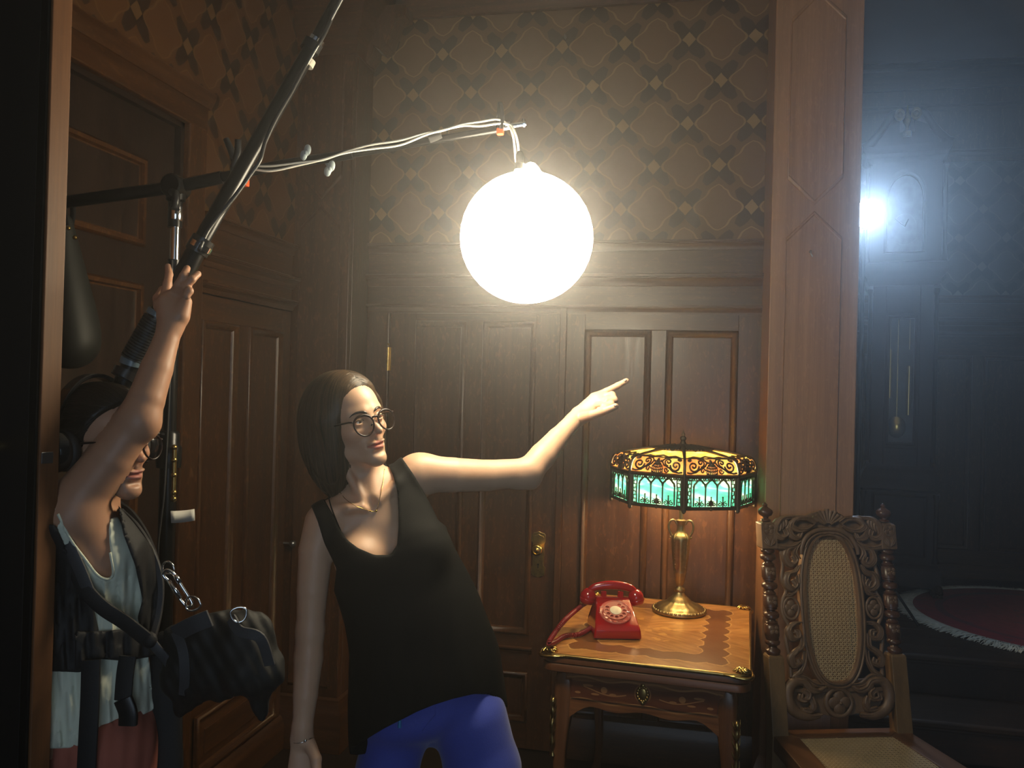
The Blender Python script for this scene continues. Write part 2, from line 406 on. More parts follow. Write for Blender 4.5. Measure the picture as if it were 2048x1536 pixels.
plo = pl.obj('knob_plate', 'brass', d1, bevel=.001)
kmat = Matrix.Rotation(PI/2, 4, 'X')
MB().lathe([(.014, 0), (.012, .004), (.009, .012), (.010, .022), (.020, .030), (.0265, .040), (.0265, .048), (.022, .053), (.017, .053), (.015, .050), (.009, .050), (.006, .0535), (0.001, .054)], B(KX, KZ+.028, -.003), 28, kmat).obj('knob', 'gilt', d1, smooth=50)
kh = MB().lathe([(.0042, 0), (.0042, .002)], B(KX, KZ-.045, -.002), 12, kmat); B.box(KX-.0018, KX+.0018, KZ-.062, KZ-.045, -.002, 0, kh); kh.obj('keyhole', 'black_plastic', d1)

# ---- corner pier with its bracket, between left wall and back wall
PF = WallFrame((0, YF, 0), (1, 0, 0), (0, -1, 0)); PS = WallFrame((-1.505, 0, 0), (0, 1, 0), (1, 0, 0))
pr = MB().box((-1.80, YF, 0), (-1.505, YB+.03, 3.86)).obj('trim_1', 'oak_v', bevel=.004); struct(pr, 'oak corner pier with chamfered cross panels')
def chamfer_panels(wf, parent, s0, s1, z0, z1, mv, zx, d=0.0, w=.006):
    """pointed long panels meeting in a cross: incised grooves built as thin dark raised fillets"""
    sm = (s0+s1)/2; hw = (s1-s0)/2
    def poly(zl, zh, pl_, ph):
        p = []
        p += [(s0, zl+(hw if pl_ else 0))]+([(sm, zl)] if pl_ else [])+[(s1, zl+(hw if pl_ else 0))]
        p += [(s1, zh-(hw if ph else 0))]+([(sm, zh)] if ph else [])+[(s0, zh-(hw if ph else 0))]
        return p
    for zl, zh, a, b in zx:
        p = poly(zl, zh, a, b); c = (sum(q[0] for q in p)/len(p), sum(q[1] for q in p)/len(p))
        def ins(k):
            return [(q[0]+(c[0]-q[0])/max(1e-6, math.hypot(c[0]-q[0], c[1]-q[1]))*k*1.3, q[1]+(c[1]-q[1])/max(1e-6, math.hypot(c[0]-q[0], c[1]-q[1]))*k*1.3) for q in p]
        rows = []
        for k, dd in ((0, d-.002), (0, d+.002), (.004, d+.006), (.010, d+.007), (.014, d+.004)):
            rows.append([tuple(wf(u, v, dd)) for u, v in ins(k)])
        MB().rings(rows, cap=(False, True)).obj('panel', mv, parent, smooth=35)
chamfer_panels(PF, pr, -1.745, -1.55, 0, 0, 'oak_v', [(2.50, 3.30, True, True), (.28, 2.475, False, True)])
PS.box(3.56, 3.72, .25, 3.2, -.01, .004).obj('panel', 'oak_v', pr, bevel=.003)
for wf, a, b, m0, m1 in ((PF, -1.80, -1.505, 0, 1), (PS, YF, YB, 1, 0)):
    wf.mould(a, b, [(0, 0), (.030, 0), (.030, .17), (.022, .19), (.012, .205), (.010, .23), (0, .24)], m0=m0, m1=m1).obj('baseboard', 'oak_h' if wf is PF else 'oak_y', pr, smooth=40)
    wf.mould(a, b, [(0, 3.16), (.010, 3.16), (.02, 3.20), (.022, 3.24), (.05, 3.28), (.06, 3.31), (.06, 3.35), (.10, 3.40), (.125, 3.47), (.13, 3.52), (.13, 3.86), (0, 3.86)], m0=m0, m1=m1).obj('capital', 'oak_h' if wf is PF else 'oak_y', pr, smooth=40)
br = MB(); pts = [(0, 3.42), (.20, 3.42), (.20, 3.37), (.155, 3.355), (.135, 3.30), (.115, 3.235), (.08, 3.215), (.05, 3.235), (.045, 3.20), (.02, 3.165), (0, 3.16)]
br.prism(pts, 3.62, 3.735, lambda u, v, w: (-1.505+u, w, v)); br.obj('bracket', 'oak_v', pr, bevel=.004)

# ---- left wall
L = WallFrame((XL, 0, 0), (0, 1, 0), (1, 0, 0))
wl = L.box(.2, 3.75, 0, 3.86, -.16, -.03).obj('wall_left', 'oak_dark'); struct(wl, 'side wall with large panelled door, wallpaper and wainscot')
L.box(.2, YF, 2.62, 3.86, -.03, -.008).obj('wallpaper', 'paper_l', wl)
L.box(2.74, YF, 2.20, 2.62, -.03, -.008).obj('wallpaper', 'paper_l', wl)
L.box(2.765, 3.50, 1.98, 2.25, -.03, .0).obj('frieze_board', 'oak_y', wl)
for (z, h, o) in ((2.285, .045, .030), (2.135, .050, .046), (2.03, .045, .035)):
    L.mould(2.765, 3.502, cap_prof(z, h, o)).obj('moulding', 'oak_y', wl, smooth=40)
L.box(2.765, 3.52, 0, 2.0, -.03, -.018).obj('backing_board', 'oak_v', wl)
LC = [(2.785, 3.045), (3.13, 3.42)]
grid_frame(L, wl, 2.765, 3.50, 0, 2.0, (LC, [(.54, 1.885)]), -.02, 0, 'oak_v', 'oak_y')
for c in LC: panel(L, wl, *c, .54, 1.885, 'oak_v')
panel(L, wl, 2.80, 3.42, .17, .40, 'oak_y', d=.014, raised=True)
L.mould(2.765, 3.50, [(0, 0), (.025, 0), (.025, .11), (.014, .14), (.006, .15), (0, .15)]).obj('baseboard', 'oak_y', wl, smooth=40)
# casing of the side door
for z0, z1, d in ((0, 2.60, .018),): L.box(2.655, 2.765, z0, 2.70, -.03, d).obj('casing', 'oak_v', wl, bevel=.006)
L.box(1.10, 2.765, 2.575, 2.685, -.03, .020).obj('casing', 'oak_y', wl, bevel=.006)
L.mould(1.10, 2.775, [(0, 2.66), (.024, 2.66), (.035, 2.68), (.045, 2.70), (.045, 2.715), (0, 2.72)]).obj('moulding', 'oak_y', wl, smooth=40)
L.box(2.635, 2.66, 0, 2.58, -.06, -.005).obj('stop_bead', 'oak_dark', wl)
L.box(1.10, 2.66, 2.555, 2.58, -.06, -.005).obj('stop_bead', 'oak_dark', wl)
d2 = L.box(1.35, 2.635, .01, 2.555, -.075, -.055).obj('door_2', 'oak_v'); struct(d2, 'tall oak door with stepped panel mouldings in the side wall')
DR = [(.20, .85), (.98, 1.975), (2.10, 2.395)]
DCC = [(1.50, 2.475)]
grid_frame(L, d2, 1.35, 2.635, .01, 2.555, (DCC, DR), -.062, -.035, 'oak_v', 'oak_y')
PD = [(0, 0), (0, .014), (.008, .022), (.020, .020), (.024, .006), (.034, .004), (.038, -.006), (.052, -.004), (.058, -.015), (.072, -.012), (.078, -.022)]
for r in DR:
    panel(L, d2, 1.50, 2.475, *r, 'oak_v', d=-.035, prof=PD)
    L.frame(1.63, 2.345, r[0]+.105, r[1]-.105, [(0, -.056), (0, -.046), (.010, -.040), (.018, -.046), (.022, -.053)]).obj('panel_moulding', 'oak_v', d2, smooth=40)
# brass latch of the wainscot door
lk = MB().ball(L(3.49, .93, .045), .016, 12, 8); lk.tube([L(3.49, .93, 0), L(3.49, .93, .045)], .006, 8)
lk.obj('knob', 'steel', wl, smooth=60)

# ---- the pillar of the opening
PFR = WallFrame((0, YP, 0), (1, 0, 0), (0, -1, 0))
pi2 = MB().box((.318, YP, 0), (.648, YB+.10, 3.86)).obj('trim_2', 'oak_pale', bevel=.004); struct(pi2, 'broad pale oak pillar of the opening beside the carved chair')
chamfer_panels(PFR, pi2, .375, .582, 0, 0, 'oak_pale', [(2.408, 3.25, True, True), (.28, 2.385, False, True), (3.27, 3.85, True, False)])
PFR.mould(.318, .648, [(0, 0), (.03, 0), (.03, .17), (.02, .2), (.008, .23), (0, .24)], m0=1, m1=1).obj('baseboard', 'oak_pale', pi2, smooth=40)
for hx, hz in ((1130, 76), (1621, 508)):
    hp_ = P(hx, hy_, 3.70) if False else P(hx, hz, 3.705 if hx < 1500 else 3.225); tag(MB().tube(bez([hp_+[0, .03, .012], hp_+[0, -.006, .012], hp_+[0, -.012, 0], hp_+[.006, -.012, -.012]], 4), .0028, 6).obj('wall_hook', 'steel', smooth=60), 'small bright metal hook high on the patterned wallpaper' if hx < 1500 else 'tiny metal hook on the face of the pale pillar', 'hook')
tag(MB().tube([(.66, 3.62, 3.86), (.66, 3.62, 3.02)], .006, 8).ball((.66, 3.62, 3.0), .013).obj('pendant_cord', 'steel'), 'thin cord with a small bright bead hanging beside the pillar top', 'cord')

# ---- the far room: platform, steps, walls
pf = MB().box((.66, 4.07, 0), (3.6, 6.0, .48)).obj('floor_platform', 'oak_dark'); struct(pf, 'raised dark wooden platform of the far room')
for i in range(13):
    y0 = 4.06+i*.145
    MB().box((.66, y0, .478), (3.6, y0+.142, .51)).obj('floor_plank', 'oak_step', pf, bevel=.0015)
for n_, (yn, zt) in enumerate(((4.05, .51), (3.70, .34), (3.35, .17))):
    MB().box((.66, yn+.03, zt-.17), (3.6, yn+.36, zt-.032)).obj('riser', 'oak_red', pf)
    MB().box((.655, yn, zt-.032), (3.6, yn+.35, zt-.0005 if n_ else zt-.001)).obj('tread', 'oak_step', pf, bevel=.009, seg=3)
    MB().box((.66, yn+.018, zt-.048), (3.6, yn+.035, zt-.030)).obj('scotia', 'oak_red', pf, bevel=.005)
FR = WallFrame((0, 5.9, 0), (1, 0, 0), (0, -1, 0))
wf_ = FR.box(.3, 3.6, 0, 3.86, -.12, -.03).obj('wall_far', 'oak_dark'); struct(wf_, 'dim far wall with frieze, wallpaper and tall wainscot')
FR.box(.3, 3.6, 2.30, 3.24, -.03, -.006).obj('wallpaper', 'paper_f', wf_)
FR.box(.3, 3.6, 3.22, 3.86, -.03, .01).obj('frieze_board', 'oak_v', wf_)
for z, h, o in ((3.86, .16, .10), (3.60, .05, .03), (3.30, .05, .035), (2.345, .05, .04), (2.20, .05, .045), (2.11, .03, .025)):
    FR.mould(.3, 3.6, cap_prof(z, h, o)).obj('moulding', 'oak_h', wf_, smooth=40)
FR.box(.3, 3.6, 2.05, 2.32, -.03, 0).obj('rail', 'oak_h', wf_)
FR.box(.3, 3.6, .51, 2.08, -.03, -.018).obj('backing_board', 'oak_v', wf_)
cols = [(.60, 1.07), (1.17, 1.83-.10), (1.89, 2.55), (2.66, 3.3)]; cols = [(.42, 1.10), (1.16, 1.825), (1.888, 2.56), (2.63, 3.3)]
grid_frame(FR, wf_, .3, 3.6, .51, 2.06, (cols, [(.69, 1.955)]), -.02, 0, 'oak_v', 'oak_h')
for c in cols: panel(FR, wf_, *c, .69, 1.955, 'oak_v')
FR.mould(.3, 3.6, [(0, .51), (.022, .51), (.022, .58), (.010, .60), (0, .60)]).obj('baseboard', 'oak_h', wf_, smooth=40)
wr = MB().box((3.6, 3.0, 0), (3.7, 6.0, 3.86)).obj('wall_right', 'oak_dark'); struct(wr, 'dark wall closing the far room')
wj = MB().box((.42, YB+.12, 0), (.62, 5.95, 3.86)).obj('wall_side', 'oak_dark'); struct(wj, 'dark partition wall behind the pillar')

# ---- the open door close to the camera
ndoor = thing('door_3', 'open dark door seen edge on close to the camera', 'door', (0, 0, 0)); del ndoor['category']; ndoor['kind'] = 'structure'
c0 = P(91, 500, 1.50); c1 = P(131, 500, 1.535)
c0 = np.array([c0[0], c0[1], 0]); c1 = np.array([c1[0], c1[1], 0])
e = (c1-c0)/np.linalg.norm(c1-c0); f_ = np.array([-e[1], e[0], 0]); fd = f_; nn = -e      # edge to the right, dark face receding to the left
def nb(pts, name, mat, z0=0.02, z1=2.6, bev=.002):
    q = [tuple(p[:2]) for p in pts]
    return MB().prism(q, z0, z1).obj(name, mat, ndoor, bevel=bev)
wd = .85
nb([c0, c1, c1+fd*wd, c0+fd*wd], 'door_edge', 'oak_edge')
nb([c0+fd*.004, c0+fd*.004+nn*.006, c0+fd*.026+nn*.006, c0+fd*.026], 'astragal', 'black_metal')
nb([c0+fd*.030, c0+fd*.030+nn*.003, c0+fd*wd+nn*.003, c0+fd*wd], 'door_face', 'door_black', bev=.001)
kp = P(2, 905, 1.43)
lz = P(90, 916, 1.5)[2]
nb([c0+e*.004-f_*.001, c1-e*.012-f_*.001, c1-e*.012+f_*.01, c0+e*.004+f_*.01], 'latch_plate', 'steel', lz-.011, lz+.010, .001)
MB().ball(c0+fd*.125+nn*.05+np.array([0, 0, kp[2]]), (.026, .026, .026), 16, 12).tube([c0+fd*.125+np.array([0, 0, kp[2]]), c0+fd*.125+nn*.05+np.array([0, 0, kp[2]])], .010, 10).obj('knob', 'brass', ndoor, smooth=60)
# ================================================================ haze and the two film lights
hz, nt, b = new_mat('haze'); nt.nodes.remove(b)
vs = node(nt, 'VolumeScatter', {'Density': HAZE_DENSITY, 'Anisotropy': .84, 'Color': (.97, .98, 1, 1)})
nt.links.new(vs.outputs[0], nt.nodes['Material Output'].inputs['Volume'])
hb = MB().box((-1.765, -1.2, .02), (3.55, 5.85, 3.84)).obj('haze', hz); tag(hb, 'thin haze hanging in the air of the hall', kind='stuff')
hb.visible_shadow = True

m, nt, b = new_mat('lantern_paper_lit'); setp(b, color=(.9, .88, .82), emit=(1, .86, .60), estr=BALL_E, rough=.9); MAT['lantern'] = m
BC = np.array(BALL_C)
lan = thing('paper_lantern', 'glowing white round paper lantern hanging from the boom arm', 'lantern', BC)
mb = MB(); prof = []
n = 36
for i in range(n+1):
    th = .10+(PI-.20)*i/n; rr = BALL_R*math.sin(th)*(1.0+.003*math.cos(i*PI)); prof.append((rr, -BALL_R*.985*math.cos(th)))
mb.lathe(prof, BC, 48); mb.obj('shade', 'lantern', lan, smooth=180)
top = BC+np.array([0, 0, BALL_R])
kn = MB().tube(bez([top+np.array([-.03, 0, -.012]), top+np.array([-.022, 0, .010]), top+np.array([-.005, .006, .012]), top+np.array([.010, 0, .014]), top+np.array([.028, 0, -.008])], 5), .009, 8)
kn.obj('shade_neck', 'lantern', lan, smooth=60)
MB().lathe([(.012, 0), (.013, .015), (.010, .018), (.010, .038), (.006, .045)], top+np.array([-.022, 0, .006]), 16).obj('lamp_holder', 'black_plastic', lan, smooth=40)

m, nt, b = new_mat('led_lit'); setp(b, color=(.9, .9, .9), emit=(.48, .70, 1), estr=480.0); MAT['led'] = m
lf = thing('light_on_stand', 'small blue-white film light on a thin black stand behind the pillar', 'light', (LED_C[0], LED_C[1], .51))
LD = np.array(LED_C); tow = EYE-LD; tow /= np.linalg.norm(tow)
rotm = Vector(tow).to_track_quat('Z', 'Y').to_matrix().to_4x4()
MB().lathe([(.04, -.12), (.07, -.10), (.080, -.04), (.080, 0), (.074, .012), (.074, .002), (.068, .001)], LD, 24, rotm).obj('housing', 'black_metal', lf, smooth=40)
MB().lathe([(.067, .002), (.058, .010), (.03, .018), (.001, .020)], LD, 24, rotm).obj('lens', 'led', lf, smooth=60)
st = MB().tube([LD+np.array([0, .05, -.05]), (LD[0], LD[1]+.05, .62)], .011, 10); st.obj('pole', 'black_metal', lf, smooth=60)
for a in (-20, 100, 220):
    q = math.radians(a); MB().tube([(LD[0], LD[1]+.05, .95), (LD[0]+.30*math.cos(q), LD[1]+.05+.30*math.sin(q), .52)], .007, 8).obj('leg', 'black_metal', lf, smooth=60)
# ================================================================ side table with marquetry
def marquetry():
    m, nt, b = new_mat('marquetry_top')
    tc = node(nt, 'TexCoord'); sx = node(nt, 'SeparateXYZ', {0: tc.outputs['Object']}); x, y = sx.outputs[0], sx.outputs[1]
    xa = M(nt, 'SUBTRACT', x, -.035); ax = M(nt, 'ABSOLUTE', xa); ay = M(nt, 'ABSOLUTE', y)
    cv = node(nt, 'CombineXYZ', {0: M(nt, 'MULTIPLY', M(nt, 'ADD', ax, M(nt, 'MULTIPLY', ay, 1.6)), 16), 1: M(nt, 'MULTIPLY', M(nt, 'SUBTRACT', ay, M(nt, 'MULTIPLY', ax, .6)), 120), 2: M(nt, 'MULTIPLY', M(nt, 'SIGN', xa), 7.3)})
    g = node(nt, 'TexNoise', {'Vector': cv.outputs[0], 'Scale': .45, 'Detail': 6})
    base = ramp(nt, g.outputs[0], [(.3, (.30, .125, .030)), (.5, (.47, .22, .060)), (.7, (.60, .31, .095))])
    tone = M(nt, 'MULTIPLY', M(nt, 'LESS_THAN', M(nt, 'MULTIPLY', xa, y), 0), .25)
    base = mixc(nt, tone, base, (.22, .085, .022))
    # scalloped dark band
    sc1 = M(nt, 'MULTIPLY', M(nt, 'ABSOLUTE', M(nt, 'SINE', M(nt, 'MULTIPLY', y, 34))), .022)
    sc2 = M(nt, 'MULTIPLY', M(nt, 'ABSOLUTE', M(nt, 'SINE', M(nt, 'MULTIPLY', x, 31))), .016)
    dx = M(nt, 'SUBTRACT', .34, M(nt, 'ABSOLUTE', x)); dy = M(nt, 'SUBTRACT', .44, ay)
    d = M(nt, 'MINIMUM', M(nt, 'ADD', dx, sc1), M(nt, 'ADD', dy, sc2))
    nz = node(nt, 'TexNoise', {'Vector': tc.outputs['Object'], 'Scale': 28, 'Detail': 3})
    d = M(nt, 'ADD', d, M(nt, 'MULTIPLY', M(nt, 'SUBTRACT', nz.outputs[0], .5), .03))
    band = M(nt, 'MULTIPLY', M(nt, 'GREATER_THAN', d, .088), M(nt, 'LESS_THAN', d, .178))
    c = mixc(nt, M(nt, 'MULTIPLY', band, .85), base, (.16, .055, .016))
    for k in (.088, .178):
        ln = M(nt, 'LESS_THAN', M(nt, 'ABSOLUTE', M(nt, 'SUBTRACT', d, k)), .0028)
        c = mixc(nt, M(nt, 'MULTIPLY', ln, .8), c, (.70, .40, .13))
    # bouquet in the middle
    vv = node(nt, 'TexVoronoi', {'Vector': tc.outputs['Object'], 'Scale': 21, 'Randomness': 1})
    rr = M(nt, 'SQRT', M(nt, 'ADD', M(nt, 'MULTIPLY', xa, xa), M(nt, 'MULTIPLY', M(nt, 'MULTIPLY', y, y), .6)))
    nf = node(nt, 'TexNoise', {'Vector': tc.outputs['Object'], 'Scale': 55, 'Detail': 1})
    fl = M(nt, 'MULTIPLY', M(nt, 'LESS_THAN', M(nt, 'ADD', vv.outputs[0], M(nt, 'MULTIPLY', nf.outputs[0], .35)), .50), M(nt, 'LESS_THAN', rr, .150))
    c = mixc(nt, M(nt, 'MULTIPLY', fl, .75), c, (.66, .36, .095))
    nt.links.new(c, b.inputs['Base Color']); setp(b, rough=.28, spec=.5, coat=.25, coatr=.15)
    bump(nt, b, g.outputs[0], .06, .001)
    return m
def inlay():
    m, nt, b = new_mat('inlaid_apron')
    tc = node(nt, 'TexCoord'); sx = node(nt, 'SeparateXYZ', {0: tc.outputs['Object']}); x, z = sx.outputs[0], sx.outputs[2]
    mp = node(nt, 'Mapping', {'Vector': tc.outputs['Object'], 'Scale': (8, 8, 120)}); g = node(nt, 'TexNoise', {'Vector': mp.outputs[0], 'Scale': 1, 'Detail': 5})
    c = ramp(nt, g.outputs[0], [(.3, (.11, .038, .013)), (.7, (.24, .095, .034))])
    inner = M(nt, 'MULTIPLY', M(nt, 'LESS_THAN', M(nt, 'ABSOLUTE', M(nt, 'ADD', M(nt, 'SUBTRACT', z, .640), M(nt, 'MULTIPLY', M(nt, 'SINE', M(nt, 'MULTIPLY', x, 22)), .007))), .033), M(nt, 'LESS_THAN', M(nt, 'ABSOLUTE', x), .25))
    c = mixc(nt, M(nt, 'MULTIPLY', inner, .7), c, (.085, .020, .010))
    ax = M(nt, 'ABSOLUTE', x)
    def vine(zc, amp, fr, wid, lim, ph=0):
        return M(nt, 'MULTIPLY', M(nt, 'LESS_THAN', M(nt, 'ABSOLUTE', M(nt, 'SUBTRACT', z, M(nt, 'ADD', zc, M(nt, 'MULTIPLY', M(nt, 'SINE', M(nt, 'ADD', M(nt, 'MULTIPLY', ax, fr), ph)), amp)))), wid), M(nt, 'LESS_THAN', ax, lim))
    v = M(nt, 'MAXIMUM', vine(.678, .005, 40, .0028, .26), vine(.603, .006, 34, .0030, .27, 1.0))
    v = M(nt, 'MAXIMUM', v, M(nt, 'MULTIPLY', vine(.642, .013, 24, .0020, .20, 2.2), M(nt, 'GREATER_THAN', ax, .055)))
    def blob(cx, cz, rx, rz):
        a = M(nt, 'DIVIDE', M(nt, 'SUBTRACT', ax, cx), rx); q = M(nt, 'DIVIDE', M(nt, 'SUBTRACT', z, cz), rz)
        return M(nt, 'LESS_THAN', M(nt, 'ADD', M(nt, 'MULTIPLY', a, a), M(nt, 'MULTIPLY', q, q)), 1)
    for q in ((.13, .645, .011, .011), (.185, .655, .018, .004), (.10, .633, .012, .004), (.22, .628, .010, .004), (.16, .628, .014, .0035)): v = M(nt, 'MAXIMUM', v, blob(*q))
    c = mixc(nt, M(nt, 'MULTIPLY', v, .8), c, (.36, .17, .065))
    ring = M(nt, 'MULTIPLY', blob(0, .648, .028, .030), M(nt, 'SUBTRACT', 1, blob(0, .648, .024, .026)))
    c = mixc(nt, M(nt, 'MULTIPLY', ring, .7), c, (.34, .16, .06))
    nt.links.new(c, b.inputs['Base Color']); setp(b, rough=.33); return m
MAT['marquetry'] = marquetry(); MAT['inlay'] = inlay()
MAT['walnut'] = oak('walnut_veneer', (.075, .026, .010), (.20, .080, .030), rough=.3, fleck=.1, bumpk=.1)
MAT['walnut_h'] = oak('walnut_edge', (.075, .026, .010), (.17, .065, .025), grain=0, rough=.35, fleck=.1, bumpk=.1)
TBX, TBY, TBR = -.085, 3.222, math.radians(-4.2)
tb = thing('side_table', 'marquetry game table with brass corner mounts and curved legs', 'table', (TBX, TBY, 0), TBR)
O0 = (0, 0, 0)
def rrect(hx, hy, r, n=5, ear=.0):
    p = []
    for cx, cy, a0 in ((hx-r, hy-r, 0), (-hx+r, hy-r, 90), (-hx+r, -hy+r, 180), (hx-r, -hy+r, 270)):
        for k in range(n+1):
            a = math.radians(a0+90*k/n); p.append((cx+(r+ear)*math.cos(a), cy+(r+ear)*math.sin(a)))
    return p
def slab(poly_fn, zs, name, mat, parent, **k):
    rows = [[(x, y, z) for x, y in poly_fn(i)] for z, i in zs]
    return MB().rings(rows, cap=(True, True)).obj(name, mat, parent, loc=O0, **k)
slab(lambda i: rrect(.345-i, .445-i, .045), [(.700, .004), (.703, 0), (.722, 0), (.727, .003)], 'lower_leaf', 'walnut_h', tb, smooth=40)
slab(lambda i: rrect(.345-i, .445-i, .045), [(.729, .004), (.732, 0), (.752, 0), (.757, .002)], 'upper_leaf', 'walnut_h', tb, smooth=40)
slab(lambda i: rrect(.342-i, .442-i, .043), [(.755, 0), (.760, .001)], 'table_top', 'marquetry', tb)
rows = []
for ins, z in ((-.0015, .750), (-.003, .755), (-.002, .760), (.002, .7622), (.006, .7608), (.006, .757)): rows.append([(x, y, z) for x, y in rrect(.345-ins, .445-ins, .045)])
MB().rings(rows).obj('brass_edging', 'brass', tb, loc=O0, smooth=60)
def apron(fn, half, name, mat='inlay'):
    poly = [(-half, .700), (-half, .60)]
    n = 24
    for k in range(n+1):
        u = -1+2*k/n; zz = .578-.050*max(0, (abs(u)-.62)/.38)**1.6+.0*u + .006*math.cos(u*9)
        poly.append((u*half, zz))
    poly += [(half, .60), (half, .700)]
    return MB().prism(poly, 0, .016, fn).obj(name, mat, tb, loc=O0)
apron(lambda u, v, w: (u, -.40-.004+w, v), .265, 'front_apron')
apron(lambda u, v, w: (u, .40-w, v), .265, 'back_apron')
apron(lambda u, v, w: (.295-w, u, v), .36, 'side_apron', 'walnut')
apron(lambda u, v, w: (-.295+w, u, v), .36, 'side_apron', 'walnut')
MB().box((-.243, -.409, .607), (.243, -.402, .690)).obj('drawer_front', 'inlay', tb, loc=O0, bevel=.001)
esc = MB()
for k in range(14):
    a = 2*PI*k/14; esc.ball((.017*math.cos(a), -.412, .648+.024*math.sin(a)), (.005, .003, .006), 8, 6)
esc.ball((0, -.411, .648), (.015, .004, .022), 14, 8); esc.ball((0, -.412, .677), (.008, .004, .007), 8, 6); esc.ball((0, -.412, .619), (.007, .004, .007), 8, 6)
esc.obj('escutcheon', 'black_brass' if 'black_brass' in MAT else 'brass', tb, loc=O0, smooth=60)
for sx in (-1, 1):
    for sy in (-1, 1):
        rows = []
        for z, off, w in ((.700, .0, .033), (.62, .0, .034), (.575, -.002, .034), (.52, .004, .030), (.45, .010, .025), (.36, .012, .021), (.25, .004, .018), (.14, -.004, .016), (.06, .002, .015), (.02, .014, .019), (0, .016, .019)):
            cx, cy = sx*(.272+off), sy*(.374+off)
            rows.append([(cx+w*a, cy+w*b_, z) for a, b_ in ((-1, -.8), (-.8, -1), (.8, -1), (1, -.8), (1, .8), (.8, 1), (-.8, 1), (-1, .8))])
        MB().rings(rows, cap=(True, True)).obj('leg', 'walnut', tb, loc=O0, smooth=50, sub=1)
        # leafy mount on the knee
        mt = MB(); o = np.array([sx*.303, sy*.405, 0]); dg = np.array([sx*.7, sy*.7, 0])
        pts = [o+np.array([0, 0, .600]), o+dg*.006+np.array([0, 0, .575]), o+dg*.002+np.array([0, 0, .54]), o+dg*.006+np.array([0, 0, .50]), o+dg*.002+np.array([0, 0, .44]), o+dg*.0+np.array([0, 0, .40])]
        mt.tube(bez(pts, 5), [.004+.006*abs(math.sin(k*.55)) for k in range(26)], 8)
        for k, zz in enumerate((.585, .555, .525, .49, .45)):
            for q in (-1, 1):
                s = np.array([-sy*q*.7, sx*q*.7, 0])*.012
                mt.tube(bez([o+np.array([0, 0, zz-.02]), o+s+dg*.004+np.array([0, 0, zz-.005]), o+s*1.5+np.array([0, 0, zz+.015])], 4), [.004, .0045, .0045, .004, .003, .003, .002, .0015, .001], 6)
        mt.obj('leg_mount', 'brass', tb, loc=O0, smooth=60)
        # cast corner mount on the top
        cm = MB(); c = np.array([sx*.318, sy*.418, .763])
        for a_ in range(9):
            a = math.radians(a_*40); cm.tube(bez([c, c+np.array([.016*math.cos(a), .016*math.sin(a), .006]), c+np.array([.030*math.cos(a+.5), .022*math.sin(a+.5), 0])], 4), [.006, .007, .007, .006, .006, .005, .004, .003, .002], 6)
        cm.ball(c+np.array([0, 0, .004]), (.012, .010, .007), 10, 6)
        cm.tube(bez([(sx*.346, sy*.36, .755), (sx*.351, sy*.42, .752), (sx*.338, sy*.446, .750), (sx*.30, sy*.451, .753), (sx*.26, sy*.448, .757)], 5), [.003]*4+[.006]*13+[.003]*4, 8)
        cm.obj('corner_mount', 'gilt', tb, loc=O0, smooth=60)

# ================================================================ telephone
def red():
    return plain('red_plastic', (.33, .006, .010), .16, spec=.6, coat=.5, coatr=.08)
MAT['red'] = red()
MAT['red_cord'] = plain('red_cord', (.24, .010, .012), .35)
m, nt, b = new_mat('clear_finger_wheel'); setp(b, color=(.80, .34, .26), rough=.12, trans=.35, spec=.6); MAT['wheel'] = m
MAT['dialplate'] = plain('dial_plate', (.52, .12, .09), .3)
MAT['cream'] = plain('cream_card', (.80, .72, .52), .5)
MAT['ink'] = plain('ink', (.78, .62, .50), .5)
TZ = .7605
def on_table(px, py, z=TZ):
    d = RT*((px-1024)/FPX)+UP*((768-py)/FPX)+FW; t = (z-EYE[2])/d[2]; return EYE+d*t
tl = on_table(1225, 1268)
ph = thing('telephone', 'red rotary dial telephone on the marquetry table', 'telephone', (tl[0], tl[1]+.035, TZ), math.radians(13))
prof = [(-.108, .004, 1.0), (-.112, .012, 1.0), (-.112, .034, .99), (-.104, .043, .97), (-.090, .052, .95), (-.03, .086, .84), (.018, .112, .76), (.030, .118, .75), (.055, .117, .75), (.066, .108, .76), (.085, .075, .86), (.100, .035, .95), (.104, .012, .97), (.100, .004, .97)]
HWd = .086
def half_at(z): return HWd*(1.0-.26*max(0, min(1, (z-.02)/.095))**1.1)
rows = []
for f_s in (-1, -.93, -.5, 0, .5, .93, 1):
    r = []
    for y, z, k in prof:
        cy = -.004; q = 1.0 if abs(f_s) < .99 else .955
        r.append((f_s*half_at(z)*(1 if abs(f_s) < .95 else 1.0), cy+(y-cy)*q, .003+(z-.003)*(q if abs(f_s) > .99 else 1)))
    rows.append(r)
MB().rings(rows, cap=(True, True)).obj('body', 'red', ph, loc=O0, smooth=35, bevel=.003)
MB().box((-.078, -.100, 0), (.078, .095, .005)).obj('base_plate', 'black_plastic', ph, loc=O0)
# dial on the slope
p0 = np.array([0, -.094, .0495]); p1 = np.array([0, .014, .110]); sl = (p1-p0)/np.linalg.norm(p1-p0); nr = np.array([0, -sl[2], sl[1]])
dc = p0+(p1-p0)*.50+nr*.002
DM = Matrix(((1, 0, 0, dc[0]), (0, sl[1], nr[1], dc[1]), (0, sl[2], nr[2], dc[2]), (0, 0, 0, 1)))
def dl(x, y, z): return DM @ Vector((x, y, z))
MB().lathe([(.059, -.004), (.0595, .003), (.057, .005), (.055, .0035), (.001, .0035)], (0, 0, 0), 40, DM).obj('dial_plate', 'dialplate', ph, loc=O0, smooth=40)
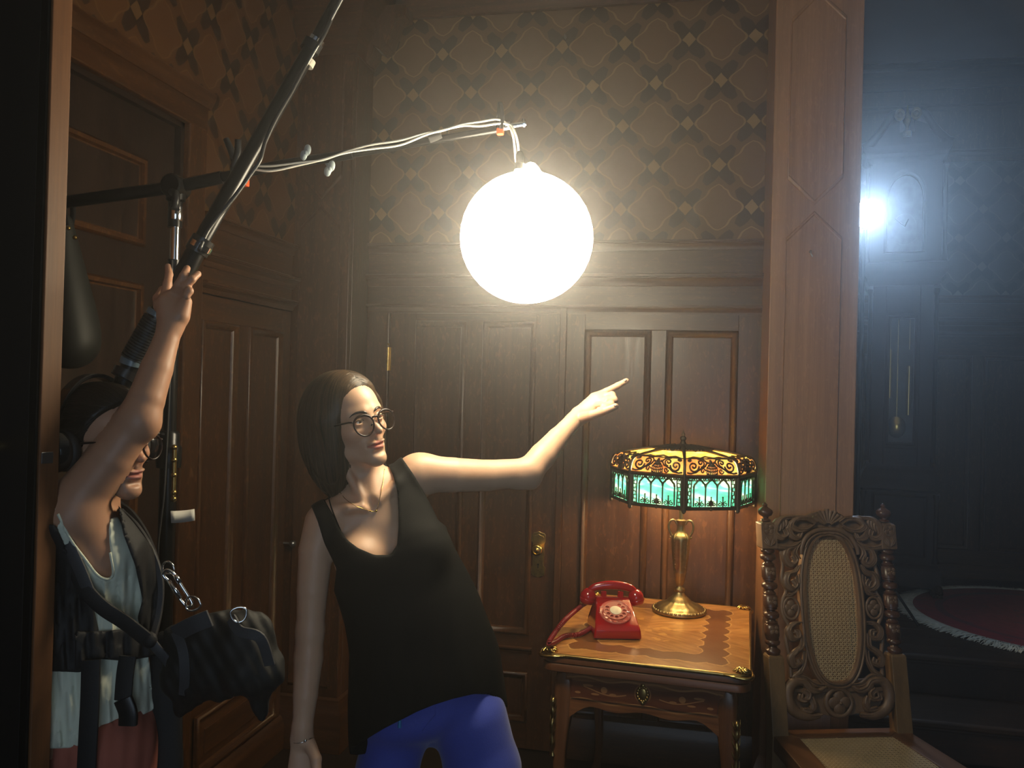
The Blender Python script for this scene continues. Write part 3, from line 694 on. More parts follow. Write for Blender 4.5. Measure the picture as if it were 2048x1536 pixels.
# finger wheel: ring with ten holes, built as an annulus with bored cells
fwm = MB(); R1, R0 = .0445, .0215
angs = [math.radians(60-30*k) for k in range(10)]
N = 96
def wheel_z(r, a, top):
    return .0095 if top else .0075
grid_r = np.linspace(R0, R1, 13); grid_a = np.linspace(0, 2*PI, 193)
idx = {}
hole = lambda r, a: any((r*math.cos(a)-.033*math.cos(h))**2+(r*math.sin(a)-.033*math.sin(h))**2 < .0068**2 for h in angs)
for top in (1, 0):
    for i, r in enumerate(grid_r):
        for j, a in enumerate(grid_a[:-1]):
            idx[(top, i, j)] = len(fwm.v); fwm.v.append(tuple(dl(r*math.cos(a), r*math.sin(a), .0105 if top else .0080)))
NA = 192
solid_ = {(i, j): not hole((grid_r[i]+grid_r[i+1])/2, (grid_a[j]+grid_a[j+1])/2) for i in range(12) for j in range(NA)}
for (i, j), s in solid_.items():
    if not s: continue
    j2 = (j+1) % NA
    fwm.f.append((idx[(1, i, j)], idx[(1, i+1, j)], idx[(1, i+1, j2)], idx[(1, i, j2)]))
    fwm.f.append((idx[(0, i, j2)], idx[(0, i+1, j2)], idx[(0, i+1, j)], idx[(0, i, j)]))
    for di, dj, e0, e1 in ((-1, 0, (i, j2), (i, j)), (1, 0, (i+1, j), (i+1, j2)), (0, -1, (i, j), (i+1, j)), (0, 1, (i+1, j2), (i, j2))):
        if not solid_.get((i+di, (j+dj) % NA), False):
            fwm.f.append((idx[(1, *e0)], idx[(0, *e0)], idx[(0, *e1)], idx[(1, *e1)]))
fwo = fwm.obj('finger_wheel', 'wheel', ph, loc=O0)
MB().lathe([(.0215, .0075), (.0215, .0115), (.019, .0125), (.001, .0128)], (0, 0, 0), 32, DM).obj('dial_card', 'cream', ph, loc=O0, smooth=40)
fs = MB(); fs.tube([dl(.040, -.006, .012), dl(.049, -.011, .013), dl(.053, -.012, .006)], .0016, 6); fs.obj('finger_stop', 'chrome', ph, loc=O0, smooth=60)
LET = ['', 'ABC', 'DEF', 'GHI', 'JKL', 'MNO', 'PRS', 'TUV', 'WXY', 'OPER']
def text_mesh(body, size, mat_, parent, M4, name='numeral', depth=.0003):
    cu = bpy.data.curves.new(name, 'FONT'); cu.body = body; cu.size = size; cu.align_x = 'CENTER'; cu.align_y = 'CENTER'; cu.extrude = depth
    tmp = bpy.data.objects.new('tmp', cu); COL.objects.link(tmp); bpy.context.view_layer.update(); me = bpy.data.meshes.new_from_object(tmp.evaluated_get(bpy.context.evaluated_depsgraph_get()))
    bpy.data.objects.remove(tmp); me.materials.clear(); me.materials.append(MAT[mat_]); o = bpy.data.objects.new(name, me); COL.objects.link(o); o.parent = parent; o.matrix_local = M4
    return o
for k, h in enumerate(angs):
    dg = str((k+1) % 10)
    text_mesh(dg, .0075, 'ink', ph, DM @ Matrix.Translation((.0510*math.cos(h), .0510*math.sin(h), .0042)))
    if LET[k]: text_mesh(LET[k], .0048, 'ink', ph, DM @ Matrix.Translation((.0562*math.cos(h+.12), .0562*math.sin(h+.12), .0042)), 'dial_letters')
# cradle lugs and handset
for s in (-1, 1):
    MB().box((s*.032-.008, .030, .110), (s*.032+.008, .040, .141)).obj('cradle_lug', 'red', ph, loc=O0, bevel=.003)
    MB().box((s*.032-.008, .070, .105), (s*.032+.008, .082, .132)).obj('cradle_lug', 'red', ph, loc=O0, bevel=.003)
MB().box((-.026, .036, .112), (.026, .040, .118)).obj('plunger', 'brass', ph, loc=O0, bevel=.001)
hs = thing('handset', 'red telephone handset lying across the telephone cradle', 'handset', (tl[0], tl[1]+.035, TZ), math.radians(13))
yh = .056; pts = bez([(-.090, yh, .128), (-.075, yh, .146), (-.045, yh, .156), (0, yh, .160), (.045, yh, .156), (.075, yh, .146), (.090, yh, .128)], 6)
MB().tube(pts, [.0145+.002*math.cos((k/len(pts)-.5)*6) for k in range(len(pts))], 16, flat=.82).obj('grip', 'red', hs, loc=O0, smooth=60)
for s in (-1, 1):
    Mx = Matrix.Translation((s*.093, yh, .108)) @ Matrix.Rotation(s*math.radians(-14), 4, 'Y')
    MB().lathe([(.001, -.020), (.022, -.020), (.0275, -.015), (.0305, -.004), (.0305, -.001), (.0295, 0), (.0305, .001), (.0295, .014), (.023, .028), (.014, .036), (.001, .038)], (0, 0, 0), 28, Mx).obj('earpiece' if s < 0 else 'mouthpiece', 'red', hs, loc=O0, smooth=50)
def helix(path, r, w, pitch, seg=6):
    path = [np.array(p) for p in bez(path, 12)]
    L_ = [0]
    for a, b_ in zip(path, path[1:]): L_.append(L_[-1]+np.linalg.norm(b_-a))
    n = int(L_[-1]/pitch*10); pts = []
    for k in range(n):
        s = L_[-1]*k/n; p = np.array([np.interp(s, L_, [q[i] for q in path]) for i in range(3)])
        q2 = np.array([np.interp(min(s+.002, L_[-1]), L_, [q[i] for q in path]) for i in range(3)]); t = q2-p
        t = t/(np.linalg.norm(t)+1e-9) if np.linalg.norm(t) > 1e-9 else np.array([1, 0, 0])
        a = np.cross(t, [0, 0, 1.]); a /= np.linalg.norm(a)+1e-9; b_ = np.cross(t, a); q = 2*PI*k/10
        pts.append(p+r*(math.cos(q)*a+math.sin(q)*b_))
    return MB().tube(pts, w, seg)
ea = np.array([tl[0]-.105, tl[1]+.035+.045, TZ+.090])
crd = helix([ea, ea+np.array([-.03, -.02, -.02]), P(1130, 1240, 2.93), P(1108, 1268, 2.86), P(1098, 1287, 2.80), on_table(1112, 1283, TZ+.010), on_table(1130, 1272, TZ+.010), on_table(1160, 1268, TZ+.010), (tl[0]-.075, tl[1]+.045, TZ+.012)], .0070, .0021, .0062)
cdo = crd.obj('coiled_cord', 'red_cord', smooth=180); cdo.parent = ph; bpy.context.view_layer.update(); cdo.matrix_parent_inverse = (Matrix.Translation(ph.location) @ Matrix.Rotation(ph.rotation_euler.z, 4, 'Z')).inverted()

# ================================================================ stained glass lamp
LP = on_table(1358, 1224); LP[2] = TZ
lamp = thing('table_lamp', 'bronze table lamp with octagonal stained glass shade', 'lamp', LP, math.radians(-11.8+13.5))
MAT['lampbrass'] = plain('lamp_bronze', (.40, .31, .15), .42, 1, noise=.35, nscale=70, bumps=.15)
MAT['fret'] = plain('lamp_filigree', (.090, .075, .052), .5, .7, noise=.4, nscale=80)
bs = []
seg = 64
for r, z in ((.100, 0), (.107, .003), (.109, .008), (.107, .014), (.103, .018), (.098, .020), (.095, .024), (.080, .033), (.060, .040), (.052, .045), (.048, .048), (.046, .052), (.034, .062), (.024, .072), (.018, .084)):
    bs.append([(r*(1+(.022*math.cos(q*2*PI/seg*16) if .022 < z < .05 else (.015*math.cos(q*2*PI/seg*32) if .004 < z < .017 else 0)))*math.cos(2*PI*q/seg), r*(1+(.022*math.cos(q*2*PI/seg*16) if .022 < z < .05 else 0))*math.sin(2*PI*q/seg), z) for q in range(seg)])
bo = MB().rings(bs, cap=(True, True)); 
bo.obj('base', 'lampbrass', lamp, loc=O0, smooth=50)
bd = MB()
for k in range(40):
    a = 2*PI*k/40; bd.ball((.1045*math.cos(a), .1045*math.sin(a), .0145), (.0062, .0062, .0055), 8, 6)
bd.obj('base_beading', 'lampbrass', lamp, loc=O0, smooth=60)
col = []
for r, z, fl_ in ((.016, .080, 0), (.021, .086, 0), (.023, .092, 0), (.021, .098, 0), (.013, .103, 0), (.012, .110, 0), (.016, .116, 0), (.019, .124, .0), (.0225, .145, .04), (.026, .160, 0), (.027, .166, 0), (.026, .172, 0), (.027, .178, .03), (.031, .220, .05), (.0345, .265, .05), (.036, .29, .05), (.037, .300, 0), (.036, .310, 0), (.030, .318, 0), (.020, .326, 0), (.017, .334, 0), (.0155, .350, .03), (.0165, .366, 0), (.020, .370, 0), (.020, .376, 0), (.010, .380, 0), (.009, .47, 0)):
    col.append([(r*(1+fl_*math.cos(k*2*PI/48*8))*math.cos(2*PI*k/48), r*(1+fl_*math.cos(k*2*PI/48*8))*math.sin(2*PI*k/48), z) for k in range(48)])
MB().rings(col, cap=(True, True)).obj('column', 'lampbrass', lamp, loc=O0, smooth=50)
for k in range(4):
    tr = MB(); a = math.radians(k*90+45)
    for j in range(9):
        z = .185+j*.012; r = np.interp(z, [.178, .22, .265, .3], [.0275, .0315, .035, .0375]); tr.ball((r*math.cos(a), r*math.sin(a), z), (.0022, .0022, .0036), 6, 5)
    tr.tube(bez([(.036*math.cos(a), .036*math.sin(a), .29), (.039*math.cos(a), .039*math.sin(a), .305), (.026*math.cos(a), .026*math.sin(a), .324)], 4), .003, 6)
    tr.obj('column_ornament', 'lampbrass', lamp, loc=O0, smooth=60)
for s in (-1, 1):
    hp = bez([(s*.016, 0, .358), (s*.026, 0, .374), (s*.042, 0, .372), (s*.050, 0, .352), (s*.046, 0, .330), (s*.036, 0, .312), (s*.035, 0, .303)], 6)
    MB().tube(hp, [.0045]*len(hp), 10).ball((s*.0405, -.0, .305), .0055, 8, 6).obj('handle', 'lampbrass', lamp, loc=O0, smooth=60)
# shade: octagon, corner at the front
SR, Z0, Z1, Z2, Z3 = .285, .460, .582, .646, .676
def slag(name, c1, c2, c3, sc=(9, 9, 16), strength=1.0):
    m, nt, b = new_mat(name); nt.nodes.remove(b)
    tc = node(nt, 'TexCoord'); mp = node(nt, 'Mapping', {'Vector': tc.outputs['Object'], 'Scale': sc})
    nz = node(nt, 'TexNoise', {'Vector': mp.outputs[0], 'Scale': 1.0, 'Detail': 4, 'Distortion': 1.6})
    c = ramp(nt, nz.outputs[0], [(.32, c1), (.5, c2), (.66, c3)])
    tr_ = node(nt, 'BsdfTranslucent', {'Color': c}); df = node(nt, 'BsdfDiffuse', {'Color': mixc(nt, .5, c, (.2, .2, .16))}); gl = node(nt, 'BsdfGlossy', {'Color': (1, 1, 1, 1), 'Roughness': .2})
    m1 = node(nt, 'MixShader', {0: .25, 1: tr_.outputs[0], 2: df.outputs[0]}); m2 = node(nt, 'MixShader', {0: .05, 1: m1.outputs[0], 2: gl.outputs[0]})
    nt.links.new(m2.outputs[0], nt.nodes['Material Output'].inputs[0]); return m
MAT['glass_green'] = slag('slag_glass_turquoise', (.02, .30, .26), (.07, .56, .56), (.42, .90, .78))
MAT['glass_amber'] = slag('slag_glass_amber', (.30, .09, .025), (.52, .23, .08), (.34, .33, .12), (14, 14, 8))
MAT['glass_yellow'] = slag('slag_glass_yellow', (.60, .30, .03), (.80, .50, .09), (.90, .68, .22), (10, 10, 10))
VA = [math.radians(-90+45*k) for k in range(8)]
def corner(k, r, z): a = VA[k % 8]; return np.array([r*math.cos(a), r*math.sin(a), z])
def pf_low(t): return SR*(1+.0*t), Z0+(Z1-Z0)*t
def pf_mid(t):    # bulging shoulder
    a = t*PI/2; return SR-.040+.045*math.cos(a*.95)**.8, Z1+(Z2-Z1)*math.sin(a)
def pf_top(t): return .244-(.244-.045)*t, Z2+(Z3-Z2)*(t**.8)
def face_fn(pf, k=0, lift=0):
    def fn(u, v, w=0):
        r, z = pf(v); a, b_ = corner(k, r, z), corner(k+1, r, z); p = a+(b_-a)*u
        n_ = np.array([(a[0]+b_[0]), (a[1]+b_[1]), 0]); n_ /= np.linalg.norm(n_)
        return p+n_*(w+lift)
    return fn
shade = bpy.data.objects.new('lamp_shade', None); COL.objects.link(shade); shade.parent = lamp
def pane_mesh(pf, n):
    mb = MB(); fn = face_fn(pf, 0); rows = []
    for i in range(n+1): rows.append([fn(u, i/n, 0) for u in np.linspace(.02, .98, 5)])
    mb.rings(rows, closed=False); return mb
def strk(mb, fn, pts, r, seg=5): mb.tube([fn(u, v, .0035) for u, v in pts], r*1.45, seg)
def spiral(cx, cy, r0, a0, turns, dirn, asp, n=20):
    return [(cx+r0*(1-.85*k/n)*math.cos(a0+dirn*turns*2*PI*k/n), cy+asp*r0*(1-.85*k/n)*math.sin(a0+dirn*turns*2*PI*k/n)) for k in range(n+1)]
asp = 1.72   # face is wider than tall
lf_ = MB(); fn = face_fn(pf_low)
xs = [.17, .39, .61, .83]
for x in xs:
    strk(lf_, fn, [(x, .08), (x, .68)], .0022); lf_.ball(fn(x, .68, .004), .0042, 8, 6); lf_.ball(fn(x, .62, .004), .003, 6, 5)
for a, b_ in zip(xs, xs[1:]):
    c = (a+b_)/2; strk(lf_, fn, [(a, .68), (a+.012, .76), (a+.04, .80), (a+.055, .84), (a+.08, .88), (c, .93), (b_-.08, .88), (b_-.055, .84), (b_-.04, .80), (b_-.012, .76), (b_, .68)], .0027)
    for s in (-1, 1): strk(lf_, fn, spiral(c+s*.055, .15, .045, PI/2, 1.3, s, asp), .0015); 
    strk(lf_, fn, [(c, .04), (c, .36)], .0018); lf_.ball(fn(c, .36, .004), .0032, 6, 5)
for k in range(9):
    a = math.radians(20*k+10); strk(lf_, fn, [(.5, .10), (.5+.05*math.cos(a), .10+.17*math.sin(a))], .0022, 4)
for x in np.arange(.08, .93, .042):
    strk(lf_, fn, [(x, .86), (x+.035, .985)], .0014, 4); strk(lf_, fn, [(x+.035, .86), (x, .985)], .0014, 4)
for s, x0 in ((1, .05), (-1, .95)):
    strk(lf_, fn, [(x0+s*.075, .04), (x0+s*.065, .5), (x0+s*.08, .95)], .0018)
    for k in range(8): strk(lf_, fn, [(x0, .08+k*.115), (x0+s*.07, .08+k*.115)], .0012, 4); strk(lf_, fn, [(x0+s*(.02 if k % 2 else .045), .08+k*.115), (x0+s*(.02 if k % 2 else .045), .195+k*.115)], .0011, 4)
strk(lf_, fn, [(.02, .03), (.98, .03)], .0032); strk(lf_, fn, [(.02, .985), (.98, .985)], .0034); strk(lf_, fn, [(.045, .0), (.045, 1)], .0026); strk(lf_, fn, [(.955, .0), (.955, 1)], .0026)
for k in range(10): strk(lf_, fn, [(.04+k*.092, .985), (.086+k*.092, .90), (.132+k*.092, .985)], .0013, 4)
pend = MB().ball(fn(.5, -.02, .004), .006, 8, 6).ball(fn(.46, .0, .004), .004, 8, 6).ball(fn(.54, .0, .004), .004, 8, 6)
lf_.v += []; base_n = len(lf_.v); lf_.add(pend.v, pend.f)
md = MB(); fn = face_fn(pf_mid)
for s in (-1, 1):
    c = .5
    md_sp = [(.14, .42, .11, 0), (.86, .42, .11, PI)]
    strk(md, fn, spiral(c+s*.34, .42, .10, 0 if s < 0 else PI, 1.5, s, 2.6, 26), .0026)
    strk(md, fn, spiral(c+s*.20, .60, .075, -PI/2, 1.3, -s, 3.0, 22), .0024)
    strk(md, fn, [(c+s*.46, .15), (c+s*.40, .12), (c+s*.30, .16), (c+s*.22, .30), (c+s*.12, .42), (c+s*.08, .62), (c+s*.13, .86), (c+s*.24, .96)], .0024)
    strk(md, fn, spiral(c+s*.42, .78, .05, PI/2, 1.2, s, 2.8, 16), .0022)
    strk(md, fn, spiral(c+s*.17, .22, .045, 0, 1.2, -s, 2.8, 16), .0020)
for r_, z_ in ((.10, .10), (.115, .22), (.10, .34), (.07, .45)):
    strk(md, fn, [(.5-r_, z_+.03), (.5-r_*.5, z_-.02), (.5, z_-.03), (.5+r_*.5, z_-.02), (.5+r_, z_+.03)], .0018)
for k in range(-3, 4): strk(md, fn, [(.5+k*.033, .06), (.5+k*.030, .36), (.5+k*.010, .55)], .0016)
md.ball(fn(.5, .62, .003), .007, 8, 6); md.ball(fn(.5, .74, .003), .005, 8, 6); md.ball(fn(.44, .60, .003), .005, 8, 6); md.ball(fn(.56, .60, .003), .005, 8, 6)
tp = MB(); fn = face_fn(pf_top)
strk(tp, fn, [(.06, .0), (.20, .10), (.35, .03), (.5, .14), (.65, .03), (.80, .10), (.94, .0)], .0028)
strk(tp, fn, [(.04, .62), (.25, .70), (.5, .60), (.75, .70), (.96, .62)], .0040)
for k in range(7): strk(tp, fn, [(.08+k*.14, .62), (.10+k*.13, 1.0)], .0050)
for k in range(6): strk(tp, fn, [(.1+k*.14, .78), (.2+k*.13, .70), (.3+k*.12, .80)], .0030)
rib = MB()
def ribline(k=0):
    pts = [corner(k, SR+.003, Z0-.012), corner(k, SR+.003, Z1)]+[corner(k, pf_mid(t)[0]+.003, pf_mid(t)[1]+.001) for t in np.linspace(.1, 1, 8)]+[corner(k, pf_top(t)[0], pf_top(t)[1]+.003) for t in np.linspace(.1, 1, 4)]
    return pts
pts = ribline(); rib.tube(pts, [.0085, .0080]+[.0055]*8+[.0060, .0075, .0090, .010], 6); rib.ball(pts[0], .0065, 8, 6)
for z, r, w in ((Z0, SR+.002, .0060), (Z1, SR+.004, .0080), (Z2, .248, .0035)):
    rib.tube([corner(0, r, z), corner(1, r, z)], w, 6)
for nm, mb, mt in (('glass_pane', pane_mesh(pf_low, 2), 'glass_green'), ('shoulder_pane', pane_mesh(pf_mid, 8), 'glass_amber'), ('roof_pane', pane_mesh(pf_top, 3), 'glass_yellow'), ('filigree', lf_, 'fret'), ('shoulder_filigree', md, 'fret'), ('roof_filigree', tp, 'fret'), ('rib', rib, 'fret')):
    src = mb.obj(nm, mt, shade, loc=O0, smooth=60)
    for k in range(1, 8):
        c = src.copy(); COL.objects.link(c); c.parent = shade; c.rotation_euler = (0, 0, math.radians(45*k))
MB().lathe([(.050, Z3-.004), (.052, Z3), (.046, Z3+.006), (.030, Z3+.010), (.012, Z3+.014), (.010, Z3+.022), (.008, Z3+.026), (.013, Z3+.034), (.012, Z3+.040), (.006, Z3+.046), (.008, Z3+.052), (.004, Z3+.060), (.002, Z3+.068), (.0005, Z3+.072)], O0, 20).obj('finial', 'fret', lamp, loc=O0, smooth=50)
for s in (-1, 1):
    bx = (s*.075, 0, .52)
    MB().lathe([(.012, -.03), (.014, 0), (.028, .03), (.030, .045), (.022, .062), (.001, .068)], (bx[0], 0, .515), 16).obj('bulb', 'bulb', lamp, loc=O0, smooth=60) if 'bulb' in MAT else None
    MB().tube([(0, 0, .465), (s*.05, 0, .46), (s*.075, 0, .488)], .006, 8).obj('arm', 'lampbrass', lamp, loc=O0, smooth=60)
# ================================================================ carved chair
MAT['carved'] = oak('carved_oak', (.085, .048, .028), (.230, .145, .088), rough=.42, fleck=.0, scale=1.2, bumpk=.3)
MAT['turned'] = oak('turned_oak', (.040, .016, .009), (.110, .048, .025), rough=.28, fleck=0, scale=1.3, bumpk=.1)
MAT['blond'] = oak('blond_oak', (.115, .066, .026), (.215, .130, .055), rough=.5, fleck=.3, scale=1.1)
MAT['cane'] = plain('cane', (.46, .36, .21), .45, noise=.3, nscale=120)
chp = P(1680, 1465, 3.02)
ch = thing('carved_chair', 'carved oak high-back chair with oval cane back and cane seat', 'chair', (chp[0], chp[1], 0), math.radians(18.3)); ch.scale = (1.12, 1, 1)
LEAN = .155/.80
def bk(u, z, w=0):        # point on the reclined back: u across, z height, w towards the front
    t = z-.44; return np.array([u, t*LEAN-w*.98, z+w*LEAN*.98]) if z > .44 else np.array([u, -w, z])
HP = .212
for s in (-1, 1):
    post = thing_e = bpy.data.objects.new('post', None); COL.objects.link(post); post.parent = ch
    hw = .026
    blk = MB(); rows = []
    for z, h in ((0.0, .024), (.20, .026), (.44, .027), (.700, .026), (.708, .023)):
        c = bk(s*HP, z); rows.append([(c[0]+a*h, c[1]+b_*h, c[2]) for a, b_ in ((-1, -1), (1, -1), (1, 1), (-1, 1))])
    blk.rings(rows, cap=(True, True)); blk.obj('leg', 'blond', post, loc=O0, bevel=.002)
    prof = [(.708, .020), (.716, .024), (.724, .024), (.731, .014), (.737, .013), (.744, .023), (.752, .025), (.759, .020), (.763, .022), (.770, .022)]
    z = .770
    for q in range(3):
        prof += [(z+.002, .024), (z+.040, .024), (z+.044, .019), (z+.050, .021), (z+.056, .014), (z+.061, .014), (z+.069, .026), (z+.077, .027), (z+.084, .024), (z+.089, .014), (z+.093, .014), (z+.097, .021), (z+.103, .021)]
        z += .103 if q < 2 else 0
    z = .770+.206+.103
    prof = [p for p in prof if p[0] < 1.063]+[(1.063, .014), (1.068, .022), (1.076, .024), (1.082, .020)]
    rows = []
    for zz, r in prof:
        c = bk(s*HP, zz); rows.append([(c[0]+r*math.cos(2*PI*k/20), c[1]+r*math.sin(2*PI*k/20), c[2]) for k in range(20)])
    MB().rings(rows, cap=(True, True)).obj('turned_shaft', 'turned', post, loc=O0, smooth=50)
    fb = MB()
    def flower(mb, u, z, w, R, r=.0045, petals=4):
        for k in range(petals):
            a = math.radians(45+360/petals*k if petals == 4 else 360/petals*k)
            mb.ball(bk(u+R*.62*math.cos(a)*.98, z+R*.62*math.sin(a), w), (R*.50, R*.13, R*.50), 10, 6)
        mb.ball(bk(u, z, w+R*.08), (R*.2, R*.2, R*.2), 8, 6)
    for zc in (.792, .895, .998):
        fr_ = MB(); flower(fr_, s*HP, zc, .022, .016); fr_.obj('rosette', 'carved', post, loc=O0, smooth=60)
    rows = []
    for zz, h in ((1.082, .022), (1.086, .027), (1.172, .027), (1.176, .024), (1.180, .016)):
        c = bk(s*HP, zz); rows.append([(c[0]+a*h, c[1]+b_*h, c[2]) for a, b_ in ((-1, -1), (1, -1), (1, 1), (-1, 1))])
    MB().rings(rows, cap=(True, True)).obj('top_block', 'carved' if s > 0 else 'carved', post, loc=O0, bevel=.002)
    flower(fb, s*HP, 1.150, .027, .019)
    ring = [bk(s*HP+.019*math.cos(a), 1.150+.021*math.sin(a), .028) for a in np.linspace(0, 2*PI, 17)]; fb.tube(ring, .0016, 5, cap=False)
    for k in (-1, 1):
        for j in range(3):
            fb.tube([bk(s*HP+k*.002, 1.090, .028), bk(s*HP+k*(.006+j*.004), 1.108-.004*j, .031), bk(s*HP+k*(.012+j*.004), 1.122-.006*j, .028)], [.002, .0035, .001], 5)
    fb.obj('carving', 'carved', post, loc=O0, smooth=60)
    rows = []
    for zz, r in ((1.180, .012), (1.184, .018), (1.188, .017), (1.191, .009), (1.197, .010), (1.204, .021), (1.214, .0255), (1.222, .024), (1.229, .016), (1.233, .010), (1.236, .007), (1.242, .009), (1.247, .005), (1.251, .001)):
        c = bk(s*HP, zz); rows.append([(c[0]+r*math.cos(2*PI*k/18), c[1]+r*math.sin(2*PI*k/18), c[2]) for k in range(18)])
    MB().rings(rows, cap=(True, True)).obj('finial', 'turned', post, loc=O0, smooth=50)
# carved back: everything in back-plane coordinates (u, z)
cb = MB()
OC, ORX, ORZ = .868, .092, .262      # oval centre height, radii
def oval(rx, rz, w, n=72): return [bk(rx*math.cos(a), OC+rz*math.sin(a), w) for a in np.linspace(0, 2*PI, n+1)]
ovf = MB()
rows = []
for i in range(73):
    a = 2*PI*i/72; c, s_ = math.copysign(abs(math.cos(a))**.80, math.cos(a)), math.copysign(abs(math.sin(a))**.80, math.sin(a))
    rows.append([tuple(bk((ORX+o)*c, OC+(ORZ+o)*s_, w)) for o, w in ((-.004, -.008), (-.004, .012), (0, .018), (.005, .018), (.007, .012), (.012, .012), (.016, .017), (.021, .014), (.022, -.008))])
ovf.rings(rows); ovf.obj('oval_frame', 'carved', ch, loc=O0, smooth=50)
def scroll(mb, pts, radii, w=.012, flat=1.0, seg=8):
    n = 6; path = bez([(p[0], p[1], 0) for p in pts], n); rr = np.interp(np.linspace(0, 1, len(path)), np.linspace(0, 1, len(radii)), radii)
    mb.tube([bk(p[0], p[1], w) for p in path], list(rr), seg)
def vol(cx, cz, r, a0, turns, d, n=14): return [(cx+r*(1-.80*k/n)*math.cos(a0+d*turns*2*PI*k/n), cz+r*(1-.80*k/n)*math.sin(a0+d*turns*2*PI*k/n)) for k in range(n+1)]
def leafy(mb, pts, rad, w, s):   # a scroll with two veins beside it
    scroll(mb, pts, rad, w)
    scroll(mb, [(p[0]-s*.006, p[1]+.004) for p in pts], [q*.45 for q in rad], w+.008, seg=6)
    scroll(mb, [(p[0]+s*.005, p[1]-.004) for p in pts], [q*.40 for q in rad], w+.007, seg=6)
for s in (-1, 1):
    sd = MB()
    X = lambda p: [(s*a, b_) for a, b_ in p]
    # outer rim line of the pierced side
    scroll(sd, X([(.168, 1.075), (.164, 1.02), (.170, .97), (.158, .93), (.170, .90), (.176, .868), (.170, .835), (.158, .805), (.168, .76), (.160, .70), (.158, .63)]), [.007, .006, .008, .006, .007, .007, .007, .006, .008, .006, .007], .006)
    # upper pair of C scrolls
    leafy(sd, X([(.120, 1.085), (.150, 1.075), (.158, 1.045), (.140, 1.022), (.122, 1.035), (.130, 1.055)]), [.006, .012, .013, .013, .010, .007], .010, s)
    leafy(sd, X([(.112, 1.02), (.128, .995), (.152, .985), (.160, .955), (.140, .935), (.126, .950), (.136, .968)]), [.006, .011, .013, .014, .012, .009, .007], .010, s)
    leafy(sd, X([(.118, .985), (.120, .950), (.135, .920), (.160, .915)]), [.005, .009, .010, .004], .006, s)
    # medallion
    scroll(sd, X([(.145+.026*math.cos(a), OC+.038*math.sin(a)) for a in np.linspace(0, 2*PI, 13)]), [.005]*5, .010)
    sd.box(*[tuple(v) for v in (bk(s*.145-.018, OC-.028, -.004), bk(s*.145+.018, OC+.028, .004))]) if False else None
    for k in range(4):
        a = math.radians(90*k+90); sd.ball(bk(s*.145+.013*math.cos(a), OC+.015*math.sin(a), .010), (.0145, .005, .0155), 12, 6)
    sd.ball(bk(s*.145, OC, .016), (.005, .005, .005), 8, 6)
    # lower pair
    leafy(sd, X([(.118, .815), (.140, .812), (.160, .790), (.152, .762), (.130, .765), (.130, .785), (.142, .788)]), [.005, .010, .013, .013, .011, .009, .006], .010, s)
    leafy(sd, X([(.116, .775), (.118, .735), (.140, .715), (.158, .695), (.150, .668), (.130, .675), (.134, .692)]), [.005, .010, .012, .013, .012, .010, .007], .010, s)
    leafy(sd, X([(.108, .720), (.112, .680), (.128, .645), (.150, .628), (.150, .60)]), [.005, .009, .011, .010, .006], .006, s)
    sd.obj('side_carving', 'carved', ch, loc=O0, smooth=60)
    # crest half
    cr = MB()
    leafy(cr, X([(.045, 1.175), (.070, 1.190), (.110, 1.188), (.130, 1.165), (.110, 1.148), (.080, 1.150), (.055, 1.166)]), [.007, .011, .013, .012, .012, .011, .007], .014, s)
    leafy(cr, X([(.125, 1.195), (.160, 1.190), (.185, 1.165), (.192, 1.135), (.170, 1.118), (.150, 1.130), (.155, 1.150)]), [.006, .011, .014, .014, .013, .010, .007], .014, s)
    leafy(cr, X([(.190, 1.172), (.200, 1.150), (.198, 1.100), (.170, 1.085), (.130, 1.088), (.105, 1.105)]), [.007, .011, .013, .013, .011, .007], .010, s)
    leafy(cr, X([(.132, 1.178), (.140, 1.150), (.130, 1.125), (.108, 1.118), (.098, 1.140)]), [.008, .012, .013, .011, .007], .012, s)
    scroll(cr, X([(0, 1.152), (.045, 1.146), (.080, 1.122), (.098, 1.085), (.100, 1.060)]), [.009, .009, .009, .008, .006], .016)
    scroll(cr, X([(0, 1.140), (.040, 1.134), (.070, 1.112), (.085, 1.085)]), [.006, .005, .005, .003], .016)
    leafy(cr, X([(.085, 1.110), (.115, 1.085), (.122, 1.060), (.110, 1.040)]), [.006, .011, .010, .005], .010, s)
    for j in range(4): scroll(cr, X([(.150+j*.010, 1.200-j*.006), (.146+j*.010, 1.175-j*.006), (.152+j*.010, 1.160-j*.008)]), [.006, .007, .004], .016, seg=6)
    cr.obj('crest_carving', 'carved', ch, loc=O0, smooth=60)
    # lower half scroll
    lo = MB()
    leafy(lo, X([(.050, .592), (.075, .580), (.100, .590), (.118, .612), (.150, .612), (.172, .585), (.172, .545), (.150, .510), (.110, .495), (.070, .498)]), [.008, .012, .014, .015, .018, .020, .021, .020, .016, .009], .010, s)
    leafy(lo, X([(.125, .585), (.110, .572), (.116, .552), (.136, .556), (.134, .574)]), [.010, .012, .012, .010, .006], .016, s)
    leafy(lo, X([(.100, .560), (.092, .535), (.100, .515), (.130, .520)]), [.010, .014, .014, .008], .010, s)
    leafy(lo, X([(.045, .600), (.080, .602), (.125, .630), (.165, .618)]), [.006, .008, .010, .006], .006, s)
    lo.obj('lower_carving', 'carved', ch, loc=O0, smooth=60)
